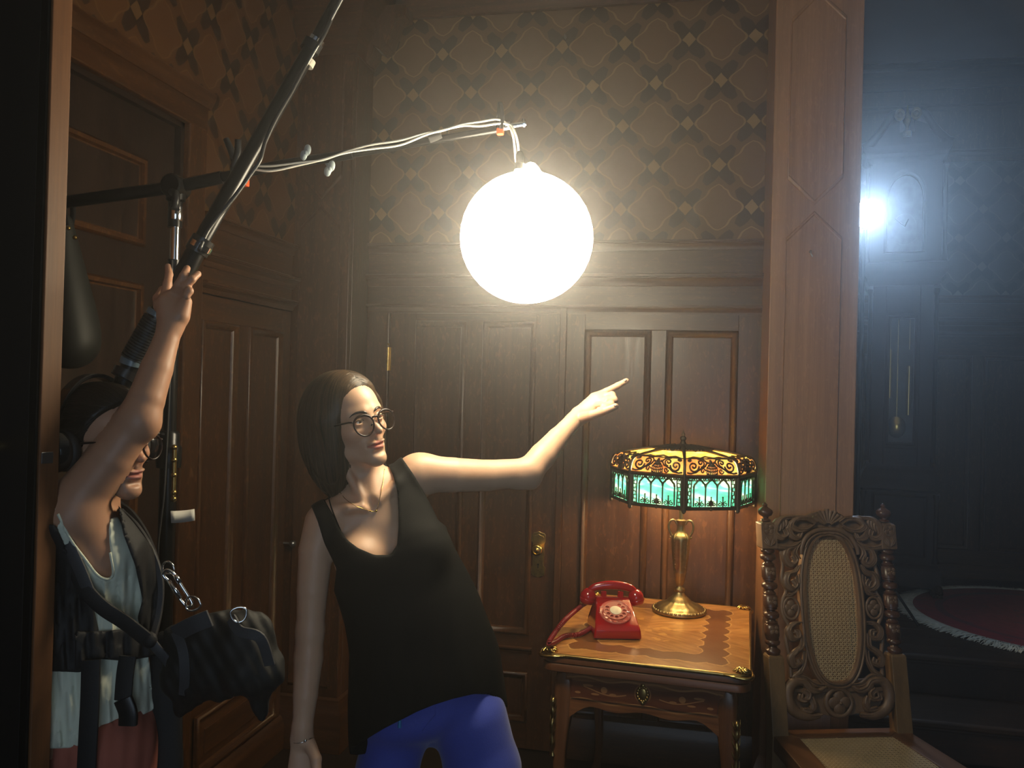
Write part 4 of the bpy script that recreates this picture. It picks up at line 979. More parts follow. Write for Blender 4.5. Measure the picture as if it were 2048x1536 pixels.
# crest plate, shell fan and centre flower
pl_ = MB()
poly = [(-.205, 1.090), (-.200, 1.165), (-.175, 1.192), (-.12, 1.205), (-.07, 1.200), (-.05, 1.212), (0, 1.222), (.05, 1.212), (.07, 1.200), (.12, 1.205), (.175, 1.192), (.200, 1.165), (.205, 1.090), (.11, 1.075), (.085, 1.100), (.04, 1.130), (-.04, 1.130), (-.085, 1.100), (-.11, 1.075)]
pl_.prism(poly, -.010, .006, lambda u, v, w: tuple(bk(u, v, w))); pl_.obj('crest_plate', 'carved', ch, loc=O0, bevel=.003)
sh = MB()
for k in range(9):
    a = math.radians(90+(k-4)*15); R = .062 if k % 2 == 0 else .056
    scroll(sh, [(.012*math.cos(a), 1.165+.010*math.sin(a)), (R*.6*math.cos(a), 1.165+R*.6*math.sin(a)), (R*1.0*math.cos(a), 1.165+R*math.sin(a))], [.004, .006, .0085], .016, seg=8)
for k in (-1, 0, 1): sh.ball(bk(k*.016, 1.141-.004*abs(k), .016), (.011, .006, .008), 10, 6)
sh.obj('shell', 'carved', ch, loc=O0, smooth=60)
ct = MB()
for k in range(4):
    a = math.radians(90*k+90); ct.ball(bk(.018*math.cos(a), .540+.020*math.sin(a), .012), (.0215, .007, .0215), 14, 8)
ct.ball(bk(0, .540, .022), (.006, .006, .006), 8, 6)
scroll(ct, [(.043*math.cos(a), .540+.046*math.sin(a)) for a in np.linspace(0, 2*PI, 15)], [.009]*5, .006)
ct.obj('centre_flower', 'carved', ch, loc=O0, smooth=60)
lp = MB(); lp.prism([(-.17, .60), (-.10, .62), (0, .612), (.10, .62), (.17, .60), (.172, .53), (.13, .50), (.06, .50), (0, .485), (-.06, .50), (-.13, .50), (-.172, .53)], -.008, .002, lambda u, v, w: tuple(bk(u, v, w)))
lp.obj('lower_plate', 'carved', ch, loc=O0, bevel=.002)
MB().box((-HP, -.006, .520), (HP, .012, .535)).obj('lower_rail', 'carved', ch, loc=O0) if False else None
MB().tube([bk(-HP, .585, 0), bk(HP, .585, 0)], .012, 6).obj('cross_rail', 'carved', ch, loc=O0, smooth=60)
MB().tube([bk(-HP, 1.125, -.004), bk(HP, 1.125, -.004)], .012, 6).obj('cross_rail', 'carved', ch, loc=O0, smooth=60)
# cane work
def caning(inside, u0, u1, v0, v1, fn, pitch, w):
    mb = MB()
    def ribbon(p, q, off, wd):
        (a, b_), (c, d) = p, q; L_ = math.hypot(c-a, d-b_)
        if L_ < pitch*.5: return
        nx, ny = -(d-b_)/L_*wd/2, (c-a)/L_*wd/2
        V = [fn(a+nx, b_+ny, off), fn(c+nx, d+ny, off), fn(c-nx, d-ny, off), fn(a-nx, b_-ny, off)]
        V2 = [fn(a+nx, b_+ny, off-.0008), fn(c+nx, d+ny, off-.0008), fn(c-nx, d-ny, off-.0008), fn(a-nx, b_-ny, off-.0008)]
        mb.add(V+V2, [(0, 1, 2, 3), (7, 6, 5, 4), (0, 4, 5, 1), (2, 6, 7, 3)])
    def clip(p, q):          # chord inside the region, by sampling
        ts = [t for t in np.linspace(0, 1, 160) if inside(p[0]+(q[0]-p[0])*t, p[1]+(q[1]-p[1])*t)]
        if len(ts) < 2: return None
        t0, t1 = ts[0], ts[-1]; return (p[0]+(q[0]-p[0])*t0, p[1]+(q[1]-p[1])*t0), (p[0]+(q[0]-p[0])*t1, p[1]+(q[1]-p[1])*t1)
    u = u0
    while u < u1:
        for o in (-.19, .19):
            c = clip((u+o*pitch, v0), (u+o*pitch, v1))
            if c: ribbon(*c, .0, w)
        u += pitch
    v = v0
    while v < v1:
        for o in (-.19, .19):
            c = clip((u0, v+o*pitch), (u1, v+o*pitch))
            if c: ribbon(*c, .0010, w)
        v += pitch
    D_ = (u1-u0)+(v1-v0); k = -D_
    while k < D_:
        for sg in (1, -1):
            c = clip((u0-D_+0, (v0+k)-D_*1) if sg > 0 else (u0-D_, (v1+k)+D_*0), (u0+D_, v0+k+D_) if sg > 0 else (u0+D_, v1+k-2*D_))
            if c: ribbon(*c, .0020, w*.75)
        k += pitch
    return mb
pitch = .0148
cn = caning(lambda u, v: abs(u/(ORX-.001))**2.5+abs((v-OC)/(ORZ-.001))**2.5 < 1, -ORX, ORX, OC-ORZ, OC+ORZ, lambda u, v, w: tuple(bk(u, v, w)), pitch, .0019)
tag(cn.obj('cane_back', 'cane', ch, loc=O0), kind='stuff')
# seat
SF, SB, SL = .262, .232, .47      # half widths front and back, length
def seatp(u, v, z): return (u*(SB+(SF-SB)*v), .028-SL*v, z)
rails = MB()
for nm, q in (('seat_rail', [(-1, 0), (1, 0), (.66, .15), (-.66, .15)]), ('seat_rail', [(-1, 1), (-1, 0), (-.66, .15), (-.70, .86)]), ('seat_rail', [(1, 0), (1, 1), (.70, .86), (.66, .15)]), ('seat_rail', [(1, 1), (-1, 1), (-.70, .86), (.70, .86)])):
    rows = [[seatp(u, v, z) for u, v in q] for z in (.385, .440)]
    MB().rings(rows, cap=(True, True)).obj(nm, 'seatwood' if 'seatwood' in MAT else 'blond', ch, loc=O0, bevel=.003)
cs = caning(lambda u, v: abs(u) < .185 and .0 < v < .335, -.20, .20, 0.0, .34, lambda u, v, w: (u*.93, -.045-v, .436+w), pitch, .0019)
tag(cs.obj('cane_seat', 'cane', ch, loc=O0), kind='stuff')
for s in (-1, 1):
    MB().lathe([(.024, 0), (.027, .02), (.018, .05), (.026, .09), (.018, .13), (.026, .17), (.020, .21), (.027, .25), (.027, .40)], (s*(SF-.03), .028-SL+.03, 0), 16).obj('leg', 'turned', ch, loc=O0, smooth=50)
    MB().tube([(s*(SF-.03), -.41, .14), (s*HP, 0, .14)], .014, 10).obj('stretcher', 'turned', ch, loc=O0, smooth=60)
# ================================================================ long-case clock in the far room
MAT['clockwood'] = oak('clock_mahogany', (.014, .006, .004), (.045, .018, .010), rough=.45, fleck=0, spec=.25)
MAT['clockglass'], nt, b = new_mat('clock_glass'); setp(b, color=(1, 1, 1), rough=.03, trans=1.0, ior=1.1, spec=.8)
MAT['dialface'] = plain('silvered_dial', (.16, .17, .17), .45, .4, noise=.5, nscale=25)
cp = P(1793, 1100, 5.0); CZ = .51
ck = thing('longcase_clock', 'tall dark longcase clock with arched glazed hood on the platform', 'clock', (cp[0], cp[1], CZ), math.radians(-10)); ck.scale = (.80, .9, 1)
def cbox(name, lo, hi, mat='clockwood', bev=.004, par=None): return MB().box(lo, hi).obj(name, mat, par or ck, loc=O0, bevel=bev)
def cmould(name, hx, hy, prof, par=None, back=.16):
    rows = [[(-hx-o, back, z), (-hx-o, -hy-o, z), (hx+o, -hy-o, z), (hx+o, back, z)] for o, z in prof]
    return MB().rings(rows, cap=(True, True)).obj(name, 'clockwood', par or ck, loc=O0, smooth=40)
cbox('base', (-.255, -.15, .09), (.255, .16, .64))
cmould('plinth', .255, .15, [(.0, .06), (.03, .06), (.03, .15), (.02, .17), (.005, .19), (0, .19)])
for sx in (-1, 1):
    for yy in (-.15, .13):
        f = MB().ball((sx*.26, yy, .032), (.045, .045, .032), 12, 8).ball((sx*.262, yy-.02, .055), (.035, .04, .03), 12, 8)
        for k in (-1, 0, 1): f.ball((sx*.262+k*.022, yy-.045, .016), (.013, .022, .015), 8, 6)
        f.obj('claw_foot', 'clockwood', ck, loc=O0, smooth=180)
CF = WallFrame((0, 0, 0), (1, 0, 0), (0, -1, 0))
CF.frame(-.19, .19, .22, .60, [(0, .145), (0, .158), (.012, .160), (.02, .154), (.024, .151)]).obj('panel_moulding', 'clockwood', ck, loc=O0)
cmould('waist_moulding', .225, .13, [(0, .60), (.05, .62), (.05, .65), (.035, .67), (.03, .70), (.012, .73), (0, .745), (0, .76)])
# trunk with open front for the glazed door
cbox('trunk_side', (-.205, -.12, .74), (-.185, .16, 1.84)); cbox('trunk_side', (.185, -.12, .74), (.205, .16, 1.84)); cbox('trunk_back', (-.2, .14, .74), (.2, .16, 1.84), 'oak_dark')
dr = cbox('trunk_stile', (-.205, -.125, .74), (-.115, -.10, 1.84)); cbox('trunk_stile', (.115, -.125, .74), (.205, -.10, 1.84)); cbox('trunk_rail', (-.115, -.125, 1.66), (.115, -.10, 1.84)); cbox('trunk_rail', (-.115, -.125, .74), (.115, -.10, .86))
door = MB(); CF.frame(-.115, .115, .86, 1.66, [(0, .118), (0, .132), (.018, .136), (.022, .132), (.034, .132), (.036, .118)], door)
dd = door.obj('trunk_door', 'clockwood', ck, loc=O0, smooth=30)
MB().box((-.085, -.122, .89), (.085, -.120, 1.63)).obj('glass', 'clockglass', dd, loc=O0)
MB().tube([(-.02, 0, 1.80), (-.02, 0, 1.02)], .006, 8).lathe([(.001, -.01), (.06, -.006), (.065, 0), (.06, .006), (.001, .01)], (-.02, 0, .98), 28, Matrix.Rotation(PI/2, 4, 'X')).obj('pendulum', 'gilt', ck, loc=O0, smooth=60)
for wx in (-.072, .060):
    MB().lathe([(.001, 0), (.018, .004), (.018, .30), (.001, .305)], (wx, .02, 1.15 if wx < 0 else 1.05), 16).tube([(wx, .02, 1.45), (wx, .02, 1.82)], .002, 6).obj('weight', 'gilt', ck, loc=O0, smooth=50)
for s in (-1, 1):
    for z0, z1, x, y, r in ((.78, 1.80, .222, -.115, .016), (.20, .60, .245, -.145, .016), (1.96, 2.52, .262, -.15, .015)):
        pr_ = [(r*1.5, z0), (r*1.5, z0+.015), (r*1.1, z0+.03), (r, z0+.045), (r*1.05, (z0+z1)/2), (r*.85, z1-.045), (r*1.1, z1-.03), (r*1.5, z1-.015), (r*1.5, z1)]
        MB().lathe(pr_, (s*x, y, 0), 16).obj('column', 'clockwood', ck, loc=O0, smooth=50)
cmould('hood_base', .235, .135, [(0, 1.82), (.012, 1.84), (.02, 1.865), (.045, 1.89), (.055, 1.91), (.055, 1.95), (.04, 1.955), (.04, 1.96)])
for s in (-1, 1): cbox('hood_side', (s*.235-.012, -.13, 1.955), (s*.235+.012, .16, 2.60))
cbox('hood_back', (-.23, .14, 1.955), (.23, .16, 2.6))
# arched hood door and dial
arc = [(-.118, 2.02), (.118, 2.02), (.118, 2.33)]+[(.118*math.cos(a), 2.33+.145*math.sin(a)) for a in np.linspace(.1, PI-.1, 13)]+[(-.118, 2.33)]
def arch_ring(k, dd_): return [(x*k, -dd_, 2.02+(z-2.02)*(1+(k-1)*.45)-(k-1)*.05) for x, z in arc]
hd = MB(); hd.rings([arch_ring(1.22, .140), arch_ring(1.22, .150), arch_ring(1.10, .154), arch_ring(1.02, .150), arch_ring(1.0, .140)]); hdo = hd.obj('hood_door', 'clockwood', ck, loc=O0, smooth=30)
MB().prism([(x*1.02, z) for x, z in arc], 0, .003, lambda u, v, w: (u, -.140+w, v)).obj('glass', 'clockglass', hdo, loc=O0)
MB().prism([(x*.99, z) for x, z in arc], 0, .003, lambda u, v, w: (u, -.112+w, v)).obj('dial', 'dialface', ck, loc=O0)
ring = MB().rings([[(r*math.cos(a), -d, 2.17+r*math.sin(a)) for a in np.linspace(0, 2*PI, 49)[:-1]] for r, d in ((.105, .112), (.105, .117), (.078, .117), (.078, .112))]); ring.obj('chapter_ring', 'dialface', ck, loc=O0)
MB().lathe([(.001, 0), (.055, 0), (.060, .004), (.001, .008)], (0, -.115, 2.37), 24, Matrix.Rotation(PI/2, 4, 'X')).obj('moon_disc', 'dialface', ck, loc=O0)
for a, l_, w in ((1.1, .05, .005), (2.5, .085, .0035)):
    MB().tube([(0, -.121, 2.17), (l_*math.cos(a), -.121, 2.17+l_*math.sin(a))], w, 5).obj('hand', 'black_metal', ck, loc=O0)
# spandrel boards around the arch, then cornice and swan necks
sp = MB(); outer = [(-.235, 1.96), (.235, 1.96), (.235, 2.33)]+[(.235, 2.33+.27*t) for t in ()]
fr_out = [(-.23, 1.965), (.23, 1.965), (.23, 2.33)]+[(max(-.23, min(.23, .40*math.cos(a))), 2.33+min(.29, .42*math.sin(a))) for a in np.linspace(.1, PI-.1, 13)]+[(-.23, 2.33)]
sp.rings([[(x, -.138, z) for x, z in fr_out], [(x, -.145, z) for x, z in fr_out], arch_ring(1.20, .145), arch_ring(1.20, .138)]); sp.obj('spandrel', 'clockwood', ck, loc=O0)
cmould('hood_cornice', .24, .14, [(0, 2.54), (.01, 2.56), (.03, 2.575), (.03, 2.60), (.055, 2.62), (.06, 2.64), (0, 2.65)])
cbox('tympanum', (-.22, -.13, 2.64), (.22, -.10, 2.73), bev=.002)
for s in (-1, 1):
    nk = bez([(s*.30, -.15, 2.645), (s*.26, -.15, 2.66), (s*.18, -.15, 2.74), (s*.11, -.15, 2.83), (s*.06, -.15, 2.83)], 8)
    MB().tube(nk, [.030]*12+[.026]*12+[.022]*(len(nk)-24), 8).obj('swan_neck', 'clockwood', ck, loc=O0, smooth=60)
    MB().lathe([(.001, 0), (.036, .002), (.036, .014), (.024, .020), (.018, .018), (.012, .026), (.001, .030)], (s*.055, -.175, 2.82), 16, Matrix.Rotation(PI/2, 4, 'X')).obj('rosette', 'brass', ck, loc=O0, smooth=40)
    MB().prism([(s*.235, 2.645), (s*.215, 2.645), (s*.13, 2.77), (s*.05, 2.80), (s*.05, 2.64)], -.13, -.11, lambda u, v, w: (u, w, v)).obj('pediment_board', 'clockwood', ck, loc=O0)
MB().lathe([(.030, 2.70), (.030, 2.73), (.015, 2.74), (.012, 2.76), (.028, 2.79), (.026, 2.82), (.012, 2.84), (.005, 2.87), (.001, 2.89)], (0, -.13, 0), 16).obj('finial', 'brass', ck, loc=O0, smooth=50)

# ================================================================ round fringed rug
m, nt, b = new_mat('rug_pile'); tc = node(nt, 'TexCoord')
sx = node(nt, 'SeparateXYZ', {0: tc.outputs['Object']}); rr = M(nt, 'SQRT', M(nt, 'ADD', M(nt, 'MULTIPLY', sx.outputs[0], sx.outputs[0]), M(nt, 'MULTIPLY', sx.outputs[1], sx.outputs[1])))
vz = node(nt, 'TexVoronoi', {'Vector': tc.outputs['Object'], 'Scale': 9.0}); nz = node(nt, 'TexNoise', {'Vector': tc.outputs['Object'], 'Scale': 34, 'Detail': 4})
c = mixc(nt, nz.outputs[0], (.14, .008, .018), (.36, .022, .040))
fl = M(nt, 'LESS_THAN', M(nt, 'ADD', vz.outputs[0], M(nt, 'MULTIPLY', nz.outputs[0], .5)), .42); c = mixc(nt, M(nt, 'MULTIPLY', fl, .6), c, (.10, .045, .06))
bd = M(nt, 'LESS_THAN', M(nt, 'ABSOLUTE', M(nt, 'SUBTRACT', rr, .56)), .02); c = mixc(nt, M(nt, 'MULTIPLY', bd, .6), c, (.05, .02, .04))
ctr = M(nt, 'LESS_THAN', M(nt, 'ADD', rr, M(nt, 'MULTIPLY', nz.outputs[0], .08)), .20); c = mixc(nt, M(nt, 'MULTIPLY', ctr, .5), c, (.06, .02, .05))
nt.links.new(c, b.inputs['Base Color']); setp(b, rough=.95, sheen=.15); bump(nt, b, nz.outputs[0], .6, .004); MAT['rug'] = m
MAT['fringe'] = plain('rug_fringe', (.66, .64, .54), .9, noise=.3, nscale=50)
RX, RY = 1.945, 4.86
rg = thing('round_rug', 'round crimson patterned rug with off-white fringe on the platform', 'rug', (RX, RY, .51))
rows = []
for r, z in ((.70, 0.001), (.705, .008), (.69, .014), (.45, .014), (.2, .014), (.01, .014)):
    rows.append([(r*math.cos(2*PI*k/96), r*math.sin(2*PI*k/96), z) for k in range(96)])
MB().rings(rows, cap=(True, True)).obj('pile', 'rug', rg, loc=O0, smooth=180)
fg = MB(); rnd = random.Random(4)
for k in range(1500):
    a = 2*PI*k/1500+rnd.uniform(-.004, .004); L_ = rnd.uniform(.065, .105); b1 = a+rnd.uniform(-.05, .05)
    p0 = np.array([.69*math.cos(a), .69*math.sin(a), .012]); p1 = np.array([(.69+L_*.5)*math.cos((a+b1)/2), (.69+L_*.5)*math.sin((a+b1)/2), rnd.uniform(.008, .016)]); p2 = np.array([(.69+L_)*math.cos(b1), (.69+L_)*math.sin(b1), rnd.uniform(.002, .006)])
    fg.tube([p0, p1, p2], [.0030, .0034, .0016], 4)
tag(fg.obj('fringe', 'fringe', rg, loc=O0, smooth=180), kind='stuff')
# ================================================================ light stand with boom arm
def mult(f, *a): return f(*a)
DS = 2.15
sb = P(352, 420, DS); sx_, sy_ = sb[0], sb[1]
SX = np.array([sx_, sy_, 0])
stn = thing('light_stand', 'black film light stand whose long boom arm carries the paper lantern', 'stand', (sx_, sy_, 0))
def zat(y, D=DS): return P(355, y, D)[2]
MB().tube([SX+[0, 0, .05], SX+[0, 0, zat(905)]], .0215, 16).obj('column', 'black_metal', stn, smooth=60)
MB().tube([SX+[0, 0, zat(930)], SX+[0, 0, zat(520)]], .0165, 14).obj('middle_riser', 'black_metal', stn, smooth=60)
MB().tube([SX+[0, 0, zat(560)], SX+[0, 0, zat(425)]], .0125, 14).obj('top_riser', 'chrome', stn, smooth=60)
col = MB().lathe([(.030, zat(935)), (.032, zat(925)), (.032, zat(895)), (.026, zat(888)), (.026, zat(868)), (.020, zat(862))], SX, 16)
col.tube([SX+[0, 0, zat(872)], P(312, 868, DS-.05)], .007, 8).ball(P(312, 868, DS-.05), .012, 8, 6).obj('collar', 'black_metal', stn, smooth=40)
rod = MB().tube([P(349, 893, DS-.04), P(347, 1000, DS-.04)], .0055, 10)
for y in (895, 920, 950, 985, 998): rod.ball(P(348.5-(y-895)*.01, y, DS-.04), .008, 8, 6)
rod.obj('brace_rod', 'brass', stn, smooth=60)
for k in range(3):
    q = math.radians(50+120*k); d_ = np.array([math.cos(q), math.sin(q), 0])
    MB().tube([SX+[0, 0, .22+.1*k], SX+d_*.12+[0, 0, .20+.08*k], SX+d_*.42+[0, 0, .02]], .013, 10).obj('leg', 'black_metal', stn, smooth=60)
# head
a0, a1, a2 = P(110, 407, DS+.05), P(352, 374, DS), P(1052, 246, 2.07)
mid = P(560, 330, 2.125)
MB().lathe([(.026, -.028), (.030, -.024), (.030, .024), (.026, .028)], a1, 20, Matrix.Rotation(PI/2, 4, 'X')).lathe([(.018, 0), (.018, .065), (.024, .07), (.024, .09)], a1-np.array([0, 0, .105]), 16).obj('grip_head', 'black_metal', stn, smooth=40)
MB().lathe([(.016, -.02), (.0185, -.016), (.0185, .016), (.016, .02)], SX+[0, 0, zat(428)], 16).obj('chrome_collar', 'chrome', stn, smooth=40)
MB().tube(bez([a1+[.01, -.03, -.02], a1+[.035, -.05, -.035], a1+[.035, -.055, -.07]], 5), [.010]*10+[.013], 10).obj('handle', 'black_plastic', stn, smooth=60)
MB().tube([a0, a1, a1+(mid-a1)*.45], .0165, 14).obj('arm_tail', 'black_metal', stn, smooth=60)
MB().tube([a1+(mid-a1)*.40, mid, P(705, 308, 2.105)], .0130, 14).obj('arm_middle', 'black_metal', stn, smooth=60)
MB().tube([P(690, 310.5, 2.115), P(870, 280, 2.095), P(1000, 258, 2.078)], .0095, 14).obj('arm_tip', 'black_metal', stn, smooth=60)
sp = MB().tube([P(985, 258, 2.08), P(1052, 247, 2.07)], .0065, 12).tube([P(1005, 254, 2.078), P(1022, 251.5, 2.075)], .011, 12).tube([P(1046, 248, 2.07), P(1049, 247.6, 2.07)], .010, 12)
sp.tube([P(1046, 238, 2.07), P(1047, 247, 2.07)], .004, 8).obj('spigot', 'chrome', stn, smooth=50)
# wing knobs
for kx, ky, bx, by in ((612, 306, 606, 320), (660, 338, 650, 322)):
    w = MB().tube([P(bx, by, 2.125), P(kx, ky, 2.105)], .004, 8)
    c = P(kx, ky, 2.105); w.ball(c+UP*.008+RT*.004, (.010, .006, .014), 10, 8).ball(c-UP*.006-RT*.006, (.010, .006, .013), 10, 8).ball(c, (.008, .007, .009), 8, 6)
    w.obj('wing_knob', 'wing', stn, smooth=180)
# spring clamps with orange tips
def clamp(pts_a, pts_b, tip, D, s=1.0):
    c = MB()
    c.tube([P(*p, D) for p in pts_a], [.008*s, .009*s, .009*s, .007*s][:len(pts_a)], 10); c.tube([P(*p, D-.02) for p in pts_b], [.008*s, .009*s, .009*s, .007*s][:len(pts_b)], 10)
    o = c.obj('spring_clamp', 'black_plastic', stn, smooth=60)
    t = MB(); (tx, ty) = tip; t.box(*(lambda a: (tuple(a-np.array([.010, .010, .011])*s), tuple(a+np.array([.012, .010, .010])*s)))(P(tx, ty, D-.01)))
    t.obj('rubber_tip', 'orange', o, bevel=.003)
clamp([(452, 278), (462, 300), (472, 330), (480, 352)], [(476, 280), (476, 305), (468, 335), (466, 360)], (487, 364), 2.10)
clamp([(1000, 205), (999, 225), (997, 246), (996, 258)], [(1001, 208), (1003, 228), (1004, 244), (1002, 258)], (1000, 263), 2.075, .78)
for zz in (-.004, .007): pass
# tape flag
tp_ = MB(); rows = []
for t in np.linspace(0, 1, 7): 
    x = 341+48*t; rows.append([P(x, 1022-4*t**2, DS-.03+.012*math.sin(t*2)), P(x+1, 1046-5*t**2, DS-.03+.012*math.sin(t*2))])
tp_.rings(rows, closed=False); tp_.obj('tape_flag', 'tape', stn, solid=.0008, smooth=60)
# sandbag on the tail of the arm
MAT['sandbag'] = plain('sandbag_nylon', (.009, .010, .009), .6, noise=.3, nscale=30, bumps=.4)
sbg = thing('sandbag', 'black nylon sandbag hanging from the tail of the boom arm', 'bag', P(140, 735, 2.28))
rows = []
for y, xl, xr, dp in ((425, 128, 140, .015), (470, 118, 150, .03), (520, 112, 162, .05), (580, 108, 178, .065), (640, 106, 192, .075), (685, 104, 201, .08), (712, 106, 190, .075), (728, 112, 170, .06), (738, 122, 152, .03)):
    c = P((xl+xr)/2, y, 2.27); hw = (xr-xl)/2/FPX*2.27
    r = []
    for k in range(20):
        a = 2*PI*k/20; n_ = 1+.05*math.sin(3*a+y*.05); r.append(c+RT*hw*math.cos(a)*n_+FW*dp*math.sin(a)*n_)
    rows.append(r)
MB().rings(rows, cap=(True, True)).obj('pouch', 'sandbag', sbg, smooth=180, sub=1)
MB().tube(bez([P(132, 398, 2.24), P(128, 415, 2.235), P(132, 450, 2.25)], 5), .010, 8, flat=.3).tube(bez([P(140, 396, 2.30), P(146, 420, 2.30), P(142, 455, 2.29)], 5), .010, 8, flat=.3).obj('strap', 'black_cloth', sbg, smooth=60)
MB().ball(P(137, 456, 2.22), .006, 8, 6).ball(P(150, 475, 2.22), .006, 8, 6).obj('snap', 'brass', sbg, smooth=60)
# white cable along the arm, down to the lantern
lcb = thing('lantern_cable', 'white twin lamp cable running along the boom arm down to the lantern', 'cable', P(505, 334, 2.09))
for j, off in enumerate((-1, 1)):
    wob = lambda k: off*(3.0*math.sin(k*1.3+j)+2.2)
    pts = [(505, 334), (545, 337), (600, 329), (645, 320), (690, 304), (740, 293), (800, 286), (850, 270), (880, 262), (925, 249), (960, 247), (995, 244)]
    cb_ = MB().tube(bez([P(x, y+wob(k), 2.095-.004*k) for k, (x, y) in enumerate(pts)]+[P(1018+off*2, 250, 2.055), P(1028+off*3, 268, 2.05), P(1033+off*3.5, 295, 2.055), P(1035+off*2.5, 324, 2.07), BC+np.array([-.022+off*.002, 0, BALL_R+.045])], 6), .0030, 6)
    cb_.obj('cable_strand', 'white_cable', lcb, smooth=180)
MB().tube([P(858, 277, 2.088), P(882, 268, 2.086)], .0125, 10).obj('black_tape', 'black_cloth', stn, smooth=60)
tc_ = MB().tube(bez([P(344, 520, DS-.05), P(342, 700, DS-.05), P(330, 960, DS-.05), P(322, 1040, DS-.05), P(316, 1100, DS-.05), P(318, 1200, DS-.04)], 8), .003, 6)
tag(tc_.obj('stand_cable', 'black_cable', smooth=180), 'thin cable hanging down beside the light stand column', 'cable')

# ================================================================ boom pole held up by the person in the harness
bp = thing('boom_pole', 'thick black telescopic boom pole held up by a raised hand', 'pole', P(300, 690, 1.76))
def pole(name, pts, r, mat, seg=14): return MB().tube([P(p[0], p[1], p[2]-.06) for p in pts], r, seg).obj(name, mat, bp, smooth=50)
pole('upper_tube', [(735, -110, 2.10), (628, 85, 2.0), (610, 112, 1.99)], .0135, 'black_metal')
pole('middle_tube', [(625, 92, 1.995), (560, 205, 1.95), (480, 345, 1.89), (395, 495, 1.83)], .0175, 'black_metal')
pole('lower_tube', [(400, 488, 1.83), (345, 590, 1.80), (310, 640, 1.79), (262, 730, 1.77), (238, 790, 1.75)], .0205, 'black_metal')
for n_, (a, b_, r, mt) in enumerate((((630, 80, 1.998), (618, 102, 1.995), .0225, 'black_plastic'), ((632, 77, 1.998), (628, 84, 1.998), .0232, 'chrome'), ((616, 118, 1.99), (610, 130, 1.988), .019, 'cream_tape'), ((408, 478, 1.832), (392, 505, 1.828), .0245, 'black_plastic'), ((405, 488, 1.829), (399, 498, 1.8285), .0255, 'chrome'), ((318, 622, 1.79), (313, 632, 1.79), .0225, 'blue_grey'), ((266, 718, 1.77), (262, 730, 1.77), .0235, 'blue_grey'))):
    pole('locking_collar' if mt != 'cream_tape' else 'tape_wrap', [a, b_], r, mt, 20)
gp = MB()
for k in range(16):
    t = k/15; gp.tube([P(311-44*t, 637+78*t, 1.725-.015*t), P(311-44*t-1.8, 637+78*t+3.2, 1.725-.015*t)], .0245, 14)
gp.obj('ribbed_grip', 'rubber', bp, smooth=40)
pole('cable_clip', [(255, 742, 1.745), (246, 757, 1.74)], .026, 'black_plastic')
cb2 = MB().tube(bez([P(700, -60, 1.990), P(672, 15, 1.940), P(648, 70, 1.905), P(618, 118, 1.895), P(585, 180, 1.870), P(553, 235, 1.840), P(530, 285, 1.820), P(520, 320, 1.805), P(500, 350, 1.800), P(470, 392, 1.790), P(420, 455, 1.770), P(398, 500, 1.740)], 6), .0045, 8)
cb2.obj('pole_cable', 'black_cable', bp, smooth=180)
cb3 = MB().tube(bez([P(706, -40, 1.960), P(668, 30, 1.925), P(640, 85, 1.900), P(611, 135, 1.890), P(575, 195, 1.870), P(540, 255, 1.840)], 6), .0018, 6).obj('pole_line', 'white_cable', bp, smooth=180)
